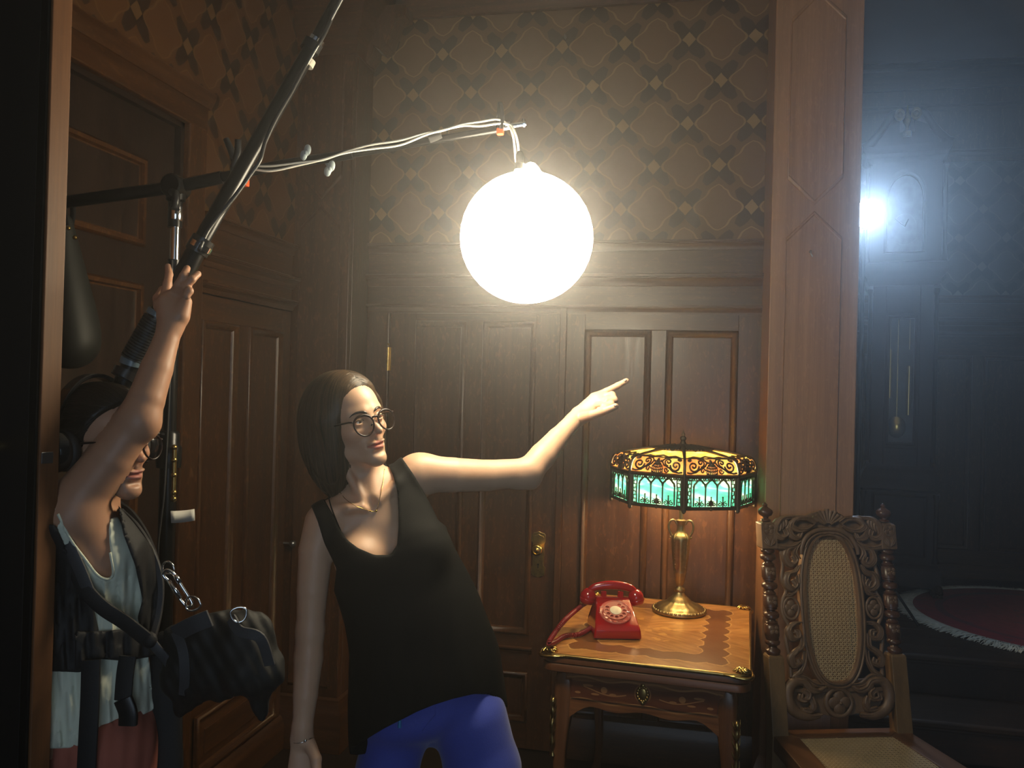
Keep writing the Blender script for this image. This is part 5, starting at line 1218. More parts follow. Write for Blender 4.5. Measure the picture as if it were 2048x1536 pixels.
# ================================================================ implicit bodies: smooth unions of tapered limbs, meshed by surface nets
def unit(v): v = np.array(v, float); return v/(np.linalg.norm(v)+1e-12)
class SDF:
    def __init__(s): s.ops = []
    def _add(s, fn, lo, hi, k, sub): s.ops.append((fn, np.array(lo)-k-.012, np.array(hi)+k+.012, k, sub)); return s
    def cap(s, a, b, ra, rb=None, k=.02, sub=False):
        rb = ra if rb is None else rb; a = np.array(a, float); b = np.array(b, float); ba = b-a; L2 = float(ba@ba)+1e-12
        def fn(X):
            t = np.clip(((X-a)@ba)/L2, 0, 1); d = X-a-t[..., None]*ba
            return np.sqrt((d*d).sum(-1))-(ra+(rb-ra)*t)
        m = max(ra, rb); return s._add(fn, np.minimum(a, b)-m, np.maximum(a, b)+m, k, sub)
    def chain(s, pts, rr, k=.02):
        for i in range(len(pts)-1): s.cap(pts[i], pts[i+1], rr[i], rr[i+1], k if i == 0 else .003)
        return s
    def acap(s, a, b, ra, rb, ax, asp, k=.02, sub=False):      # flattened limb: squeezed by asp along the unit axis ax
        a = np.array(a, float); b = np.array(b, float); ax = unit(ax); q = 1/asp-1
        w = lambda X: X+((X@ax)*q)[..., None]*ax
        a2, b2 = w(a[None])[0], w(b[None])[0]; ba = b2-a2; L2 = float(ba@ba)+1e-12
        def fn(X):
            Y = w(X); t = np.clip(((Y-a2)@ba)/L2, 0, 1); d = Y-a2-t[..., None]*ba
            return (np.sqrt((d*d).sum(-1))-(ra+(rb-ra)*t))*(.5+.5*asp)
        m = max(ra, rb); return s._add(fn, np.minimum(a, b)-m, np.maximum(a, b)+m, k, sub)
    def ell(s, c, r, R=None, k=.02, sub=False):                # R: rows are the local axes
        c = np.array(c, float); r = np.array(r, float); R = np.eye(3) if R is None else np.array(R)
        def fn(X):
            Y = (X-c)@R.T; k0 = np.sqrt(((Y/r)**2).sum(-1)); k1 = np.sqrt(((Y/(r*r))**2).sum(-1))+1e-9
            return k0*(k0-1)/k1
        m = float(r.max()); return s._add(fn, c-m, c+m, k, sub)
    def __call__(s, X):
        F = np.full(X.shape[:-1], 1.0)
        for fn, lo, hi, k, sub in s.ops:
            d = fn(X); F = s._mix(F, d, k, sub)
        return F
    @staticmethod
    def _mix(F, d, k, sub):
        if sub: d = -d; h = np.maximum(k-np.abs(F-d), 0)/max(k, 1e-6); return np.maximum(F, d)+h*h*k/4
        h = np.maximum(k-np.abs(F-d), 0)/max(k, 1e-6); return np.minimum(F, d)-h*h*k/4
    def grid(s, lo, hi, h):
        lo = np.array(lo); n = np.ceil((np.array(hi)-lo)/h).astype(int)+1
        ax = [lo[i]+h*np.arange(n[i]) for i in range(3)]; F = np.full(n, 1.0, np.float32)
        for fn, l, u, k, sub in s.ops:
            a = np.clip(np.floor((l-lo)/h).astype(int), 0, n); b = np.clip(np.ceil((u-lo)/h).astype(int)+1, 0, n)
            if (b <= a).any(): continue
            sl = tuple(slice(a[i], b[i]) for i in range(3))
            X = np.stack(np.meshgrid(*[ax[i][a[i]:b[i]] for i in range(3)], indexing='ij'), -1)
            F[sl] = s._mix(F[sl], fn(X), k, sub)
        return lo, h, ax, F
    def bounds(s):
        lo = np.min([o[1] for o in s.ops if not o[4]], 0); hi = np.max([o[2] for o in s.ops if not o[4]], 0); return lo, hi
def nets(lo, h, F):
    """surface nets; returns vertices and quads"""
    S = F < 0
    A = np.zeros(np.array(F.shape)-1, bool); first = True; allc = None
    for dx in (0, 1):
        for dy in (0, 1):
            for dz in (0, 1):
                c = S[dx:S.shape[0]-1+dx, dy:S.shape[1]-1+dy, dz:S.shape[2]-1+dz]
                if first: anyc = c.copy(); allc = c.copy(); first = False
                else: anyc |= c; allc &= c
    act = anyc & ~allc; idx = np.argwhere(act); N = len(idx)
    ids = np.full(act.shape, -1, np.int32); ids[act] = np.arange(N)
    acc = np.zeros((N, 3)); cnt = np.zeros(N)
    cor = [(a, b, c) for a in (0, 1) for b in (0, 1) for c in (0, 1)]
    val = {c: F[idx[:, 0]+c[0], idx[:, 1]+c[1], idx[:, 2]+c[2]].astype(float) for c in cor}
    for c in cor:
        for ax in range(3):
            if c[ax]: continue
            d = list(c); d[ax] = 1; d = tuple(d); v0, v1 = val[c], val[d]; m = (v0 < 0) != (v1 < 0)
            t = v0[m]/(v0[m]-v1[m]); p = np.tile(np.array(c, float), (m.sum(), 1)); p[:, ax] += t
            acc[m] += p; cnt[m] += 1
    V = lo+h*(idx+acc/cnt[:, None])
    Q = []
    for ax in range(3):
        sl0 = [slice(None)]*3; sl1 = [slice(None)]*3; sl0[ax] = slice(0, -1); sl1[ax] = slice(1, None)
        a, b = S[tuple(sl0)], S[tuple(sl1)]; e = np.argwhere(a != b); u, w = [(1, 2), (2, 0), (0, 1)][ax]
        ok = (e[:, u] > 0) & (e[:, w] > 0) & (e[:, u] < F.shape[u]-1) & (e[:, w] < F.shape[w]-1); e = e[ok]; inside = a[tuple(e.T)]
        def at(du, dw): q = e.copy(); q[:, u] += du; q[:, w] += dw; return ids[tuple(q.T)]
        q = np.stack([at(-1, -1), at(0, -1), at(0, 0), at(-1, 0)], 1); q[~inside] = q[~inside][:, ::-1]; Q.append(q)
    return V, np.concatenate(Q)
def to_mesh(name, parts, color=None):
    """parts: list of (V, Q) joined in one mesh; color(V)->(n,3) sets the attribute Col"""
    V = np.concatenate([p[0] for p in parts]); off = np.cumsum([0]+[len(p[0]) for p in parts[:-1]])
    Q = np.concatenate([p[1]+o for p, o in zip(parts, off)]); Q = Q[(Q >= 0).all(1)]
    me = bpy.data.meshes.new(name); me.vertices.add(len(V)); me.vertices.foreach_set('co', V.astype(np.float32).ravel())
    me.loops.add(len(Q)*4); me.loops.foreach_set('vertex_index', Q.astype(np.int32).ravel())
    me.polygons.add(len(Q)); me.polygons.foreach_set('loop_start', np.arange(0, len(Q)*4, 4, dtype=np.int32)); me.polygons.foreach_set('loop_total', np.full(len(Q), 4, np.int32))
    me.update(calc_edges=True); me.validate()
    if color is not None:
        at = me.color_attributes.new('Col', 'FLOAT_COLOR', 'POINT'); c = np.ones((len(V), 4), np.float32); c[:, :3] = color(V); at.data.foreach_set('color', c.ravel())
    return me
def cut_box(V, Q, keep):     # keep quads whose four corners satisfy keep(V)
    m = keep(V); return V, Q[m[Q].all(1)]
def project(fn, X, it=12):
    """move points to the zero surface of fn along its gradient"""
    for _ in range(it):
        e = 1e-4; f = fn(X); g = np.stack([fn(X+np.eye(3)[i]*e)-f for i in range(3)], -1)/e
        X = X-g*(np.clip(f, -.02, .02)/((g*g).sum(-1)+1e-9))[..., None]
    return X
def raycast(fn, pts, D0=1.5, D1=2.4, n=90):
    """surface points met by sight lines through the given photo positions"""
    out = []
    for x, y in pts:
        Ds = np.linspace(D0, D1, n); X = np.array([P(x, y, d) for d in Ds]); f = fn(X); k = np.argmax(f < 0) if (f < 0).any() else int(np.argmin(f))
        a, b_ = Ds[max(k-1, 0)], Ds[k]
        for _ in range(12):
            m_ = (a+b_)/2
            if fn(P(x, y, m_)[None])[0] < 0: b_ = m_
            else: a = m_
        out.append(P(x, y, b_))
    return out
def px_of(X):
    q = X-EYE; D = q@FW; return 1024+FPX*(q@RT)/D, 768-FPX*(q@UP)/D, D
def poly_sd(x, y, poly):
    """signed distance (negative inside) to a closed polygon, vectorised"""
    d = np.full(x.shape, 1e9); ins = np.zeros(x.shape, bool); n = len(poly)
    for i in range(n):
        ax, ay = poly[i]; bx, by = poly[(i+1) % n]; ex, ey = bx-ax, by-ay
        t = np.clip(((x-ax)*ex+(y-ay)*ey)/(ex*ex+ey*ey+1e-12), 0, 1); d = np.minimum(d, (x-ax-t*ex)**2+(y-ay-t*ey)**2)
        c = ((ay > y) != (by > y)) & (x < (bx-ax)*(y-ay)/((by-ay) if abs(by-ay) > 1e-12 else 1e-12)+ax); ins ^= c
    return np.where(ins, -1, 1)*np.sqrt(d)
def CV(x, y, z): return RT*x+UP*y-FW*z      # camera-aligned vector: right, up, towards the camera
def frame3(right_, fwd, up): return np.array([unit(right_), unit(fwd), unit(up)])

def skin_mat(name, sssc=.6):
    m, nt, b = new_mat(name)
    at = node(nt, 'Attribute'); at.attribute_name = 'Col'
    tc = node(nt, 'TexCoord'); nz = node(nt, 'TexNoise', {'Vector': tc.outputs['Object'], 'Scale': 14, 'Detail': 5}); n2 = node(nt, 'TexNoise', {'Vector': tc.outputs['Object'], 'Scale': 320, 'Detail': 2})
    c = mixc(nt, M(nt, 'MULTIPLY', M(nt, 'SUBTRACT', nz.outputs[0], .35), .35), at.outputs[0], (.42, .17, .10))
    nt.links.new(c, b.inputs['Base Color']); setp(b, rough=.46, spec=.4, sss=.12, sssr=(1, .35, .18), ssss=.012)
    bump(nt, b, n2.outputs[0], .10, .0006); return m
MAT['skin'] = skin_mat('skin')

class Head:
    """a face in local axes x = the person's right, y = forward, z = up, origin at eye level between the ears"""
    def __init__(s, origin, fwd, up, scale=1.0, lips=.0, jaw=1.0):
        s.o = np.array(origin); f = unit(fwd); u = np.array(up)-f*(np.array(up)@f); u = unit(u); r = np.cross(f, u)
        s.R = np.array([r, f, u]); s.k = scale; s.sdf = SDF(); s.build(jaw)
    def w(s, p): return s.o+s.k*(np.array(p, float)@s.R)
    def loc(s, X): return ((X-s.o)@s.R.T)/s.k
    def E(s, c, r, k=.01, sub=False, tilt=None):
        R = s.R
        if tilt is not None: R = np.array(Matrix.Rotation(math.radians(tilt[1]), 3, tilt[0]).transposed())@s.R
        s.sdf.ell(s.w(c), np.array(r)*s.k, R, k*s.k, sub)
    def C(s, a, b, ra, rb, k=.01, sub=False): s.sdf.cap(s.w(a), s.w(b), ra*s.k, rb*s.k, k*s.k, sub)
    def build(s, jaw):
        E, C = s.E, s.C
        E((0, -.020, .035), (.074, .096, .082), .01)                # cranium
        E((0, .020, .030), (.064, .068, .072), .03)                 # forehead
        E((0, .026, -.030), (.055, .058, .080), .03)                # face mass
        for q in (-1, 1):
            C((q*.054*jaw, -.002, -.036), (q*.045*jaw, .018, -.070), .013, .011, .03)   # jaw corner
            C((q*.045*jaw, .018, -.070), (q*.011, .072, -.100), .011, .012, .025)  # jaw line
            E((q*.040, .056, -.026), (.020, .020, .016), .022)       # cheekbone
            C((q*.012, .082, .019), (q*.044, .066, .022), .008, .006, .018)  # brow ridge
        E((0, .078, -.100), (.018, .014, .014), .022)               # chin
        E((0, .072, -.066), (.028, .020, .020), .022)               # muzzle
        for q in (-1, 1): E((q*.031, .088, -.001), (.0185, .016, .0125), .014, True)      # orbits
        C((0, .080, .014), (0, .099, -.018), .0065, .0075, .012)    # nose bridge
        C((0, .099, -.018), (0, .1110, -.032), .0075, .0090, .008)
        for q in (-1, 1):
            E((q*.0115, .0955, -.036), (.0068, .0095, .0070), .006)  # wings
        for q in (-1, 1): E((q*.0058, .0985, -.0435), (.0030, .0045, .0025), .002, True)
        E((0, .0905, -.0565), (.0040, .008, .008), .004, True)       # philtrum
        for q in (-1, 1): E((q*.010, .0895, -.0600), (.0145, .0095, .0050), .006, tilt=('Y', q*-12))
        E((0, .0885, -.0725), (.0165, .0105, .0060), .006)           # lower lip
        E((0, .098, -.0655), (.0200, .010, .0015), .004, True)       # mouth line
        for q in (-1, 1): E((q*.0235, .083, -.066), (.003, .006, .003), .005, True)
        E((0, .092, -.084), (.014, .0055, .0045), .010, True)         # dip above the chin
        for q in (-1, 1):                                           # lids over the eyeballs, then the slit
            E((q*.031, .0725, -.001), (.0155, .0150, .0138), .004)
            E((q*.031, .0890, -.0015), (.0128, .010, .0036), .0015, True, tilt=('Y', q*4))
    def ears(s, which=(-1, 1)):
        for q in which:
            s.E((q*.076, -.012, -.008), (.006, .018, .030), .006, tilt=('Z', q*18)); s.E((q*.083, -.006, -.005), (.005, .010, .018), .003, True)
            s.E((q*.074, -.004, -.034), (.006, .007, .008), .006)
    def eyes(s, parent, gaze=(0, 1, 0)):
        for q in (-1, 1):
            c = s.w((q*.031, .0715, -.001)); d = unit(np.array(gaze, float)@s.R); R = Vector(d).to_track_quat('Z', 'Y').to_matrix().to_4x4()
            r = .0128*s.k
            for nm, a0, a1, mt, rr in (('pupil', 0, .20, 'pupil', 1.012), ('iris', .20, .50, 'iris', 1.008), ('eyeball', .48, PI, 'sclera', 1.0)):
                prof = [(max(1e-5, r*rr*math.sin(a)), r*rr*math.cos(a)) for a in np.linspace(a0, a1, 3 if nm == 'pupil' else (4 if nm == 'iris' else 14))]
                MB().lathe(prof, c, 20, R).obj(nm, mt, parent, smooth=180)
    def brows(s, parent, mat='hair_brown', th=.0031):
        for q in (-1, 1):
            P_ = np.array([s.w(p) for p in ((q*.012, .095, .0165), (q*.022, .094, .0215), (q*.034, .090, .0235), (q*.044, .080, .0205), (q*.050, .072, .0155))])
            P_ = project(s.sdf, P_); P_ = [p+s.R[1]*.0005 for p in P_]
            MB().tube(bez(P_, 5), list(np.interp(np.linspace(0, 1, 21), [0, .15, .6, 1], [.5*th, th, th*.8, .15*th])), 8).obj('eyebrow', mat, parent, smooth=180)
            L_ = [s.w((q*(.031+.0135*math.cos(t)), .0875-.004*abs(math.cos(t)), -.0010+.0052*math.sin(t))) for t in np.linspace(.1, PI-.1, 9)]
            MB().tube(L_, [.0004]+[.0009]*7+[.0004], 6).obj('lash_line', mat, parent, smooth=180)
    def color(s, base, lipc, flush=(.62, .25, .17)):
        def fn(V):
            L_ = s.loc(V); c = np.tile(np.array(base, float), (len(V), 1))
            def mixin(m, col): 
                nonlocal c
                m = np.clip(m, 0, 1)[:, None]; c = c*(1-m)+np.array(col)*m
            head = (np.abs(L_).max(1) < .16)
            for cx in (-.040, .040): mixin(.30*np.exp(-(((L_[:, 0]-cx)/.022)**2+((L_[:, 1]-.06)/.03)**2+((L_[:, 2]+.034)/.018)**2))*head, flush)
            mixin(.30*np.exp(-((L_[:, 0]/.014)**2+((L_[:, 1]-.108)/.014)**2+((L_[:, 2]+.033)/.012)**2))*head, flush)
            x, z = L_[:, 0], L_[:, 2]
            up_ = np.clip(1-np.abs(x)/.0245, 0, 1); top = -.0555-.0085*(np.abs(x)/.0245)**1.5+.0012*np.cos(x*500)*0; bot = -.0795+.0125*(np.abs(x)/.0245)**2
            m = np.clip((top-z)/.0014, 0, 1)*np.clip((z-bot)/.0014, 0, 1)*np.clip((.0250-np.abs(x))/.003, 0, 1)*((L_[:, 1] > .070) & head)
            mixin(m*.85, lipc); return c
        return fn
MAT['sclera'] = plain('eye_white', (.75, .72, .68), .12, coat=.5)
MAT['iris'] = plain('iris_brown', (.09, .045, .02), .1, noise=.4, nscale=900, coat=1)
MAT['pupil'] = plain('pupil_black', (.004, .004, .004), .05, coat=1)
MAT['hair_brown'] = plain('hair_dark_brown', (.030, .018, .011), .42, noise=.5, nscale=200)
def hair_mat(name, c0, c1, rough=.34):
    m, nt, b = new_mat(name); at = node(nt, 'Attribute'); at.attribute_name = 'Col'
    c = mixc(nt, at.outputs[2], c0, c1); nt.links.new(c, b.inputs['Base Color']); setp(b, rough=rough, spec=.22); return m
MAT['hair'] = hair_mat('hair_strand', (.008, .005, .003), (.085, .052, .028))
MAT['hair2'] = hair_mat('hair_strand_black', (.006, .004, .004), (.022, .015, .011))
def strands(fn, starts, dirs, steps, step, grav, mat, parent, name='hair_strands', w=.0011, lift=.0015, seed=1, stop=None):
    """thin locks that run over the hair volume from the parting to the tips"""
    rnd = np.random.RandomState(seed); X = np.array(starts, float); n = len(X); X = project(fn, X, 6); d = np.array(dirs, float); paths = [X.copy()]
    for i in range(steps):
        e = 1e-4; f = fn(X); g = np.stack([fn(X+np.eye(3)[j]*e)-f for j in range(3)], -1)/e; g /= np.linalg.norm(g, axis=1)[:, None]+1e-9
        d = d*.86+np.array(grav)*.14; d = d-(d*g).sum(1)[:, None]*g; d /= np.linalg.norm(d, axis=1)[:, None]+1e-9
        X = X+d*step; X = project(fn, X, 2); paths.append(X.copy())
    Pt = np.stack(paths, 1); V = []; F = []; C = []
    lens = rnd.uniform(.80, 1.0, n)
    for k in range(n):
        m = int(lens[k]*len(paths)); p = Pt[k, :m]
        if stop is not None:
            ok = stop(p); bad = np.argwhere(~ok)
            if len(bad): m = int(bad[0, 0]); p = p[:m]
        if m < 4: continue
        t = np.gradient(p, axis=0); t /= np.linalg.norm(t, axis=1)[:, None]+1e-9
        f = fn(p); g = np.stack([fn(p+np.eye(3)[j]*1e-4)-f for j in range(3)], -1)/1e-4; g /= np.linalg.norm(g, axis=1)[:, None]+1e-9
        s_ = np.cross(t, g); ww = w*np.interp(np.linspace(0, 1, m), [0, .1, .7, 1], [.5, 1, .9, .15])*rnd.uniform(.6, 1.5)
        li = lift*rnd.uniform(.2, 1.2); cc = rnd.uniform(0, 1)
        ph = rnd.uniform(0, 6); wav = (np.sin(np.linspace(0, 5, m)+ph)*.0015*np.linspace(0, 1, m))[:, None]
        base = p+g*li+s_*wav; b0 = len(V)
        for j in range(m): V += [base[j]-s_[j]*ww[j], base[j]+g[j]*ww[j]*.8, base[j]+s_[j]*ww[j]]; C += [cc]*3
        for j in range(m-1):
            a = b0+3*j; F += [(a, a+1, a+4, a+3), (a+1, a+2, a+5, a+4)]
    me = bpy.data.meshes.new(name); me.from_pydata([tuple(v) for v in V], [], F); me.update()
    at = me.color_attributes.new('Col', 'FLOAT_COLOR', 'POINT'); c = np.repeat(np.array(C, np.float32)[:, None], 4, 1); at.data.foreach_set('color', c.ravel())
    o = link(name, me, mat, parent, smooth=180); o['kind'] = 'stuff'; return o
MAT['tortoise'] = plain('dark_tortoiseshell', (.016, .007, .006), .30, noise=.6, nscale=60, spec=.3)
m, nt, b = new_mat('spectacle_lens'); setp(b, color=(1, 1, 1), rough=.02, trans=1.0, ior=1.12, spec=.7); MAT['lens'] = m
def make_glasses(h, parent, dz=0):
    W1 = h.w
    gl_ = bpy.data.objects.new('glasses', None); COL.objects.link(gl_); gl_.parent = parent; gl_.matrix_parent_inverse = Matrix.Translation(parent.location).inverted()
    def rim_pt(q, a):
        x = q*(.0350+.0270*math.cos(a)); z = -.010+.0255*math.sin(a)+.0015*math.cos(2*a); return (x, .1045-.004*((abs(x)-.03)/.03)-.002*(z+.008)/.025, z)
    for q in (-1, 1):
        pts = [W1(rim_pt(q, t)) for t in np.linspace(0, 2*PI, 41)]; rad = [.0019+.0008*max(0, math.sin(t)) for t in np.linspace(0, 2*PI, 41)]
        MB().tube(pts, rad, 8, cap=False).obj('rim', 'tortoise', gl_, smooth=180)
        lm = MB(); lm.add(pts[:-1], [tuple(range(40))]); lm.obj('lens', 'lens', gl_, solid=.0012)
        MB().tube(bez([W1((q*.0620, .0990, .003)), W1((q*.069, .085, .005)), W1((q*.075, .04, .004)), W1((q*.079, -.012, -.002))], 6), .0021, 8, flat=1.6).obj('temple', 'tortoise', gl_, smooth=180)
        MB().tube([W1((q*.010, .1035, -.012)), W1((q*.0095, .0975, -.016))], .0018, 6).obj('nose_pad', 'tortoise', gl_, smooth=60)
    MB().tube(bez([W1((-.0105, .1050, .000)), W1((-.005, .1075, .004)), W1((.005, .1075, .004)), W1((.0105, .1050, .000))], 5), .0023, 8).obj('bridge', 'tortoise', gl_, smooth=180)
# ================================================================ the woman who points
wm = thing('person', 'woman with brown bob, glasses, black tank top and blue jeans pointing across the room', 'person', (P(868, 1440, 1.98)[0], P(868, 1440, 1.98)[1], 0))
SK = (.62, .385, .25)
h1 = Head(P(700, 846, 1.935), CV(.712, .150, .687), CV(-.250, .97, .02), .915, jaw=.90)
bod = SDF()
R_sh, L_sh = P(648, 1044, 1.885), P(836, 950, 1.995)
neckb = P(742, 985, 1.955); spine = [neckb, P(762, 1060, 1.965), P(795, 1160, 1.965), P(826, 1260, 1.97), P(850, 1350, 1.98), P(868, 1430, 1.985)]
acr = unit(L_sh-R_sh); upv = unit(neckb-spine[3]); frt = unit(np.cross(upv, acr)); frt = -frt if frt@FW > 0 else frt
# torso
bod.acap(spine[1], spine[2], .128, .122, frt, .66, .02)
bod.acap(spine[2], spine[3], .122, .108, frt, .68, .03)
bod.acap(spine[3], spine[4], .108, .135, frt, .70, .03)
bod.acap(spine[4], spine[5], .135, .150, frt, .70, .03)
ctr_ = (R_sh+L_sh)/2
bod.cap(R_sh+acr*.03-frt*.01, ctr_-upv*.005-frt*.01, .037, .048, .03); bod.cap(L_sh-acr*.03-frt*.01, ctr_-upv*.005-frt*.01, .037, .048, .03)
bod.cap(R_sh+acr*.05, neckb-frt*.02+upv*.012, .026, .034, .03); bod.cap(L_sh-acr*.05, neckb-frt*.02+upv*.012, .026, .034, .03)
nk0 = h1.w((0, -.022, -.06)); nk1 = neckb-frt*.012
bod.cap(nk0, nk1, .049, .052, .022)
# sternomastoids, collar bones, hollow of the throat
notch = P(741, 1008, 1.888)
pit = project(bod, notch[None], 10)[0]
for q, mp in ((1, (.052, -.02, -.045)), (-1, (-.052, -.02, -.045))):
    bod.cap(h1.w(mp), pit+acr*(-q)*.012-frt*.004, .011, .008, .014)
for sgn, sh in ((-1, R_sh), (1, L_sh)):
    a = pit+acr*sgn*.018+frt*.001; b_ = sh+frt*.020+upv*.022-acr*sgn*.02
    bod.cap(a, (a+b_)/2+frt*.010, .0085, .008, .012); bod.cap((a+b_)/2+frt*.010, b_, .008, .008, .014)
bod.ell(pit+frt*.010+upv*.004, (.012, .012, .012), None, .012, True)
for (x, y, D, r) in ((722, 1122, 1.855, .058), (838, 1098, 1.905, .058)): bod.ell(P(x, y, D+.015), (r, r*.80, r*.95), np.array([acr, frt, upv]), .035)
# her left arm, stretched out
el = P(1057, 944, 2.095); wr = P(1147, 842, 2.225)
bod.cap(L_sh, L_sh+acr*.01, .046, .046, .03)
bod.chain([L_sh+upv*.004, P(905, 950, 2.02), P(975, 951, 2.06), el], [.046, .042, .0385, .0345], .018)
bod.chain([el, P(1085, 912, 2.135), P(1115, 877, 2.18), wr], [.0345, .0345, .0285, .0205], .014)
bod.cap(P(1040, 958, 2.085), P(1062, 962, 2.095), .024, .020, .02)      # elbow
bod.acap(wr, P(1155, 833, 2.235), .0205, .0200, frt, .8, .01)
# her right arm, hanging
er = P(620, 1262, 1.86); wrr = P(604, 1470, 1.83)
bod.chain([R_sh, P(632, 1100, 1.875), P(625, 1180, 1.865), er], [.043, .0385, .034, .0300], .018)
bod.chain([er, P(617, 1315, 1.855), P(611, 1390, 1.84), wrr], [.0300, .0325, .0270, .0205], .014)
# right hand (hanging, relaxed)
hr = SDF(); 
def HB(S, lst, k=.006):
    for pts, rr in lst: S.chain([P(*p) for p in pts], rr, k)
HB(hr, [([(604, 1455, 1.83), (604, 1478, 1.83)], [.0215, .0205])], .01)
hr.acap(P(604, 1480, 1.83), P(607, 1545, 1.825), .023, .036, CV(.35, 0, 1), .48, .012)
for bx, tx, ln, r in ((589, 584, 78, .0095), (600, 596, 88, .0098), (612, 611, 82, .0095), (622, 624, 66, .0085)):
    HB(hr, [([(bx, 1540, 1.825), (bx+(tx-bx)*.4, 1540+ln*.42, 1.815), (tx, 1540+ln*.75, 1.825), (tx+3, 1540+ln, 1.845)], [r*1.1, r, r*.95, r*.8])])
HB(hr, [([(620, 1490, 1.82), (632, 1518, 1.80), (633, 1548, 1.79), (630, 1570, 1.79)], [.014, .012, .0105, .009])], .010)
# left hand (pointing): index out, others folded, thumb below
hl = SDF()
HB(hl, [([(1135, 856, 2.205), (1156, 832, 2.235)], [.0215, .0195])], .01)
hl.acap(P(1160, 828, 2.24), P(1193, 806, 2.25), .0225, .030, unit(CV(-.25, .35, .9)), .55, .012)
hl.acap(P(1165, 832, 2.235), P(1190, 816, 2.24), .020, .020, unit(CV(0, .3, .95)), .6, .012)
HB(hl, [([(1188, 795, 2.262), (1213, 783, 2.268), (1236, 771, 2.272), (1253, 761.5, 2.272)], [.0118, .0098, .0088, .0072]),
        ([(1198, 797, 2.258), (1224, 790, 2.245), (1229, 800, 2.218), (1214, 802, 2.210)], [.0112, .0100, .0092, .0082]),
        ([(1196, 806, 2.245), (1220, 800, 2.225), (1223, 810, 2.198), (1206, 812, 2.195)], [.0112, .0100, .0092, .0080]),
        ([(1192, 812, 2.235), (1210, 809, 2.208), (1212, 818, 2.187), (1198, 819, 2.186)], [.0105, .0090, .0082, .0072]),
        ([(1164, 836, 2.218), (1184, 830, 2.188), (1209, 822, 2.170), (1231, 813, 2.162)], [.0155, .0125, .0104, .0084])], .005)
full = SDF(); full.ops = bod.ops+h1.sdf.ops+hl.ops+hr.ops
colf = h1.color(SK, (.52, .145, .125))
nkc = h1.w((0, 0, -.118))
neck_plane = lambda V: (V-nkc)@(h1.R[2]+.3*h1.R[1])
lo, hi = full.bounds(); z_ = P(850, 1480, 1.98)[2]
lo = np.array([P(575, 1300, 1.85)[0]-.03, lo[1], P(604, 1640, 1.83)[2]-.02])
body_s = SDF(); body_s.ops = bod.ops+h1.sdf.ops[:13]+hl.ops[:2]+hr.ops[:2]
lo2, h_, ax_, F_ = body_s.grid(lo, hi, .0045)
V, Q = nets(lo2, h_, F_)
torso_cut = lambda V: ((neck_plane(V) < .009) | (np.abs((V-h1.w((0, .0, -.02)))/np.array([.130, .130, .120])).max(1) > 1)) & (((V-P(1149, 840, 2.228))@unit(P(1190, 808, 2.25)-wr)) < .008) & (((V-P(604, 1472, 1.83))@np.array([0, 0, -1.])) < .008) & ~((V[:, 2] < P(850, 1372, 1.98)[2]) & (px_of(V)[0] > 680))
parts = [cut_box(V, Q, torso_cut)]
hs_ = SDF(); hs_.ops = h1.sdf.ops+bod.ops
c = h1.w((0, .0, -.02)); a, b_ = c-np.array([.135, .135, .125]), c+np.array([.135, .135, .125])
l2, h2, _, F2 = hs_.grid(a, b_, .0019); V, Q = nets(l2, h2, F2); parts.append(cut_box(V, Q, lambda V: neck_plane(V) > 0))
for S_, cc, dirv in ((hl, P(1149, 840, 2.228), unit(P(1190, 808, 2.25)-wr)), (hr, P(604, 1472, 1.83), np.array([0, 0, -1.]))):
    Sx = SDF(); Sx.ops = bod.ops[-14:]+S_.ops; Sx.ops = [o for o in bod.ops if True]+S_.ops; a, b_ = S_.bounds()
    l2, h2, _, F2 = Sx.grid(a-.005, b_+.005, .0017); V, Q = nets(l2, h2, F2); parts.append(cut_box(V, Q, lambda V: (V-cc)@dirv > 0))
body_me = to_mesh('body', parts, colf)
link('body', body_me, 'skin', wm, smooth=180)
h1.eyes(wm, (-.28, 1, -.03)); h1.brows(wm)
# finger nails of the visible hand
nl = MB()
for p, d_ in (((1231, 810.5, 2.154), (4, -1)), ((1250, 760.5, 2.2655), (3, -1.5))):
    nl.ball(P(*p), (.0052, .0035, .0042), 8, 6)
nl.obj('finger_nail', 'nail', wm, smooth=180)

# ---- black tank top
def cloth_top():
    S = SDF()
    for op in bod.ops[:8]: pass
    rows_ = [(1062, 768, 118, 1.945), (1110, 781, 120, 1.945), (1208, 820, 128, 1.955), (1272, 842, 135, 1.965), (1347, 855, 151, 1.975), (1430, 863, 160, 1.985), (1520, 868, 163, 1.985)]
    for (y0, x0, r0_, D0), (y1, x1, r1_, D1) in zip(rows_, rows_[1:]):
        S.acap(P(x0, y0, D0), P(x1, y1, D1), r0_/FPX*D0*.99, r1_/FPX*D1*.99, frt, .62, .03)
    for (x, y, D, r) in ((722, 1122, 1.855, .058), (838, 1098, 1.905, .058)): S.ell(P(x, y, D+.012), (r*1.08, r*.86, r), np.array([acr, frt, upv]), .05)
    return S
tops = cloth_top()
base_ops = [o for o in bod.ops[:9]+bod.ops[11:20]+bod.ops[27:28]]
neckline = [(642, 985), (655, 1010), (668, 1032), (678, 1056), (695, 1080), (716, 1096), (749, 1110), (780, 1110), (794, 1090), (797, 1055), (797, 1022), (795, 985), (786, 950), (768, 914), (745, 880), (600, 880), (600, 930)]
nk_back = [(652, 975), (690, 985), (740, 960), (772, 918), (760, 860), (560, 860), (560, 960)]
arm_r = [(618, 1002), (634, 1040), (648, 1085), (664, 1118), (673, 1138), (668, 1180), (540, 1180), (540, 960), (600, 985)]
arm_l = [(802, 912), (828, 950), (852, 992), (868, 1022), (876, 1040), (905, 1062), (1200, 1060), (1200, 820), (800, 820), (792, 880)]
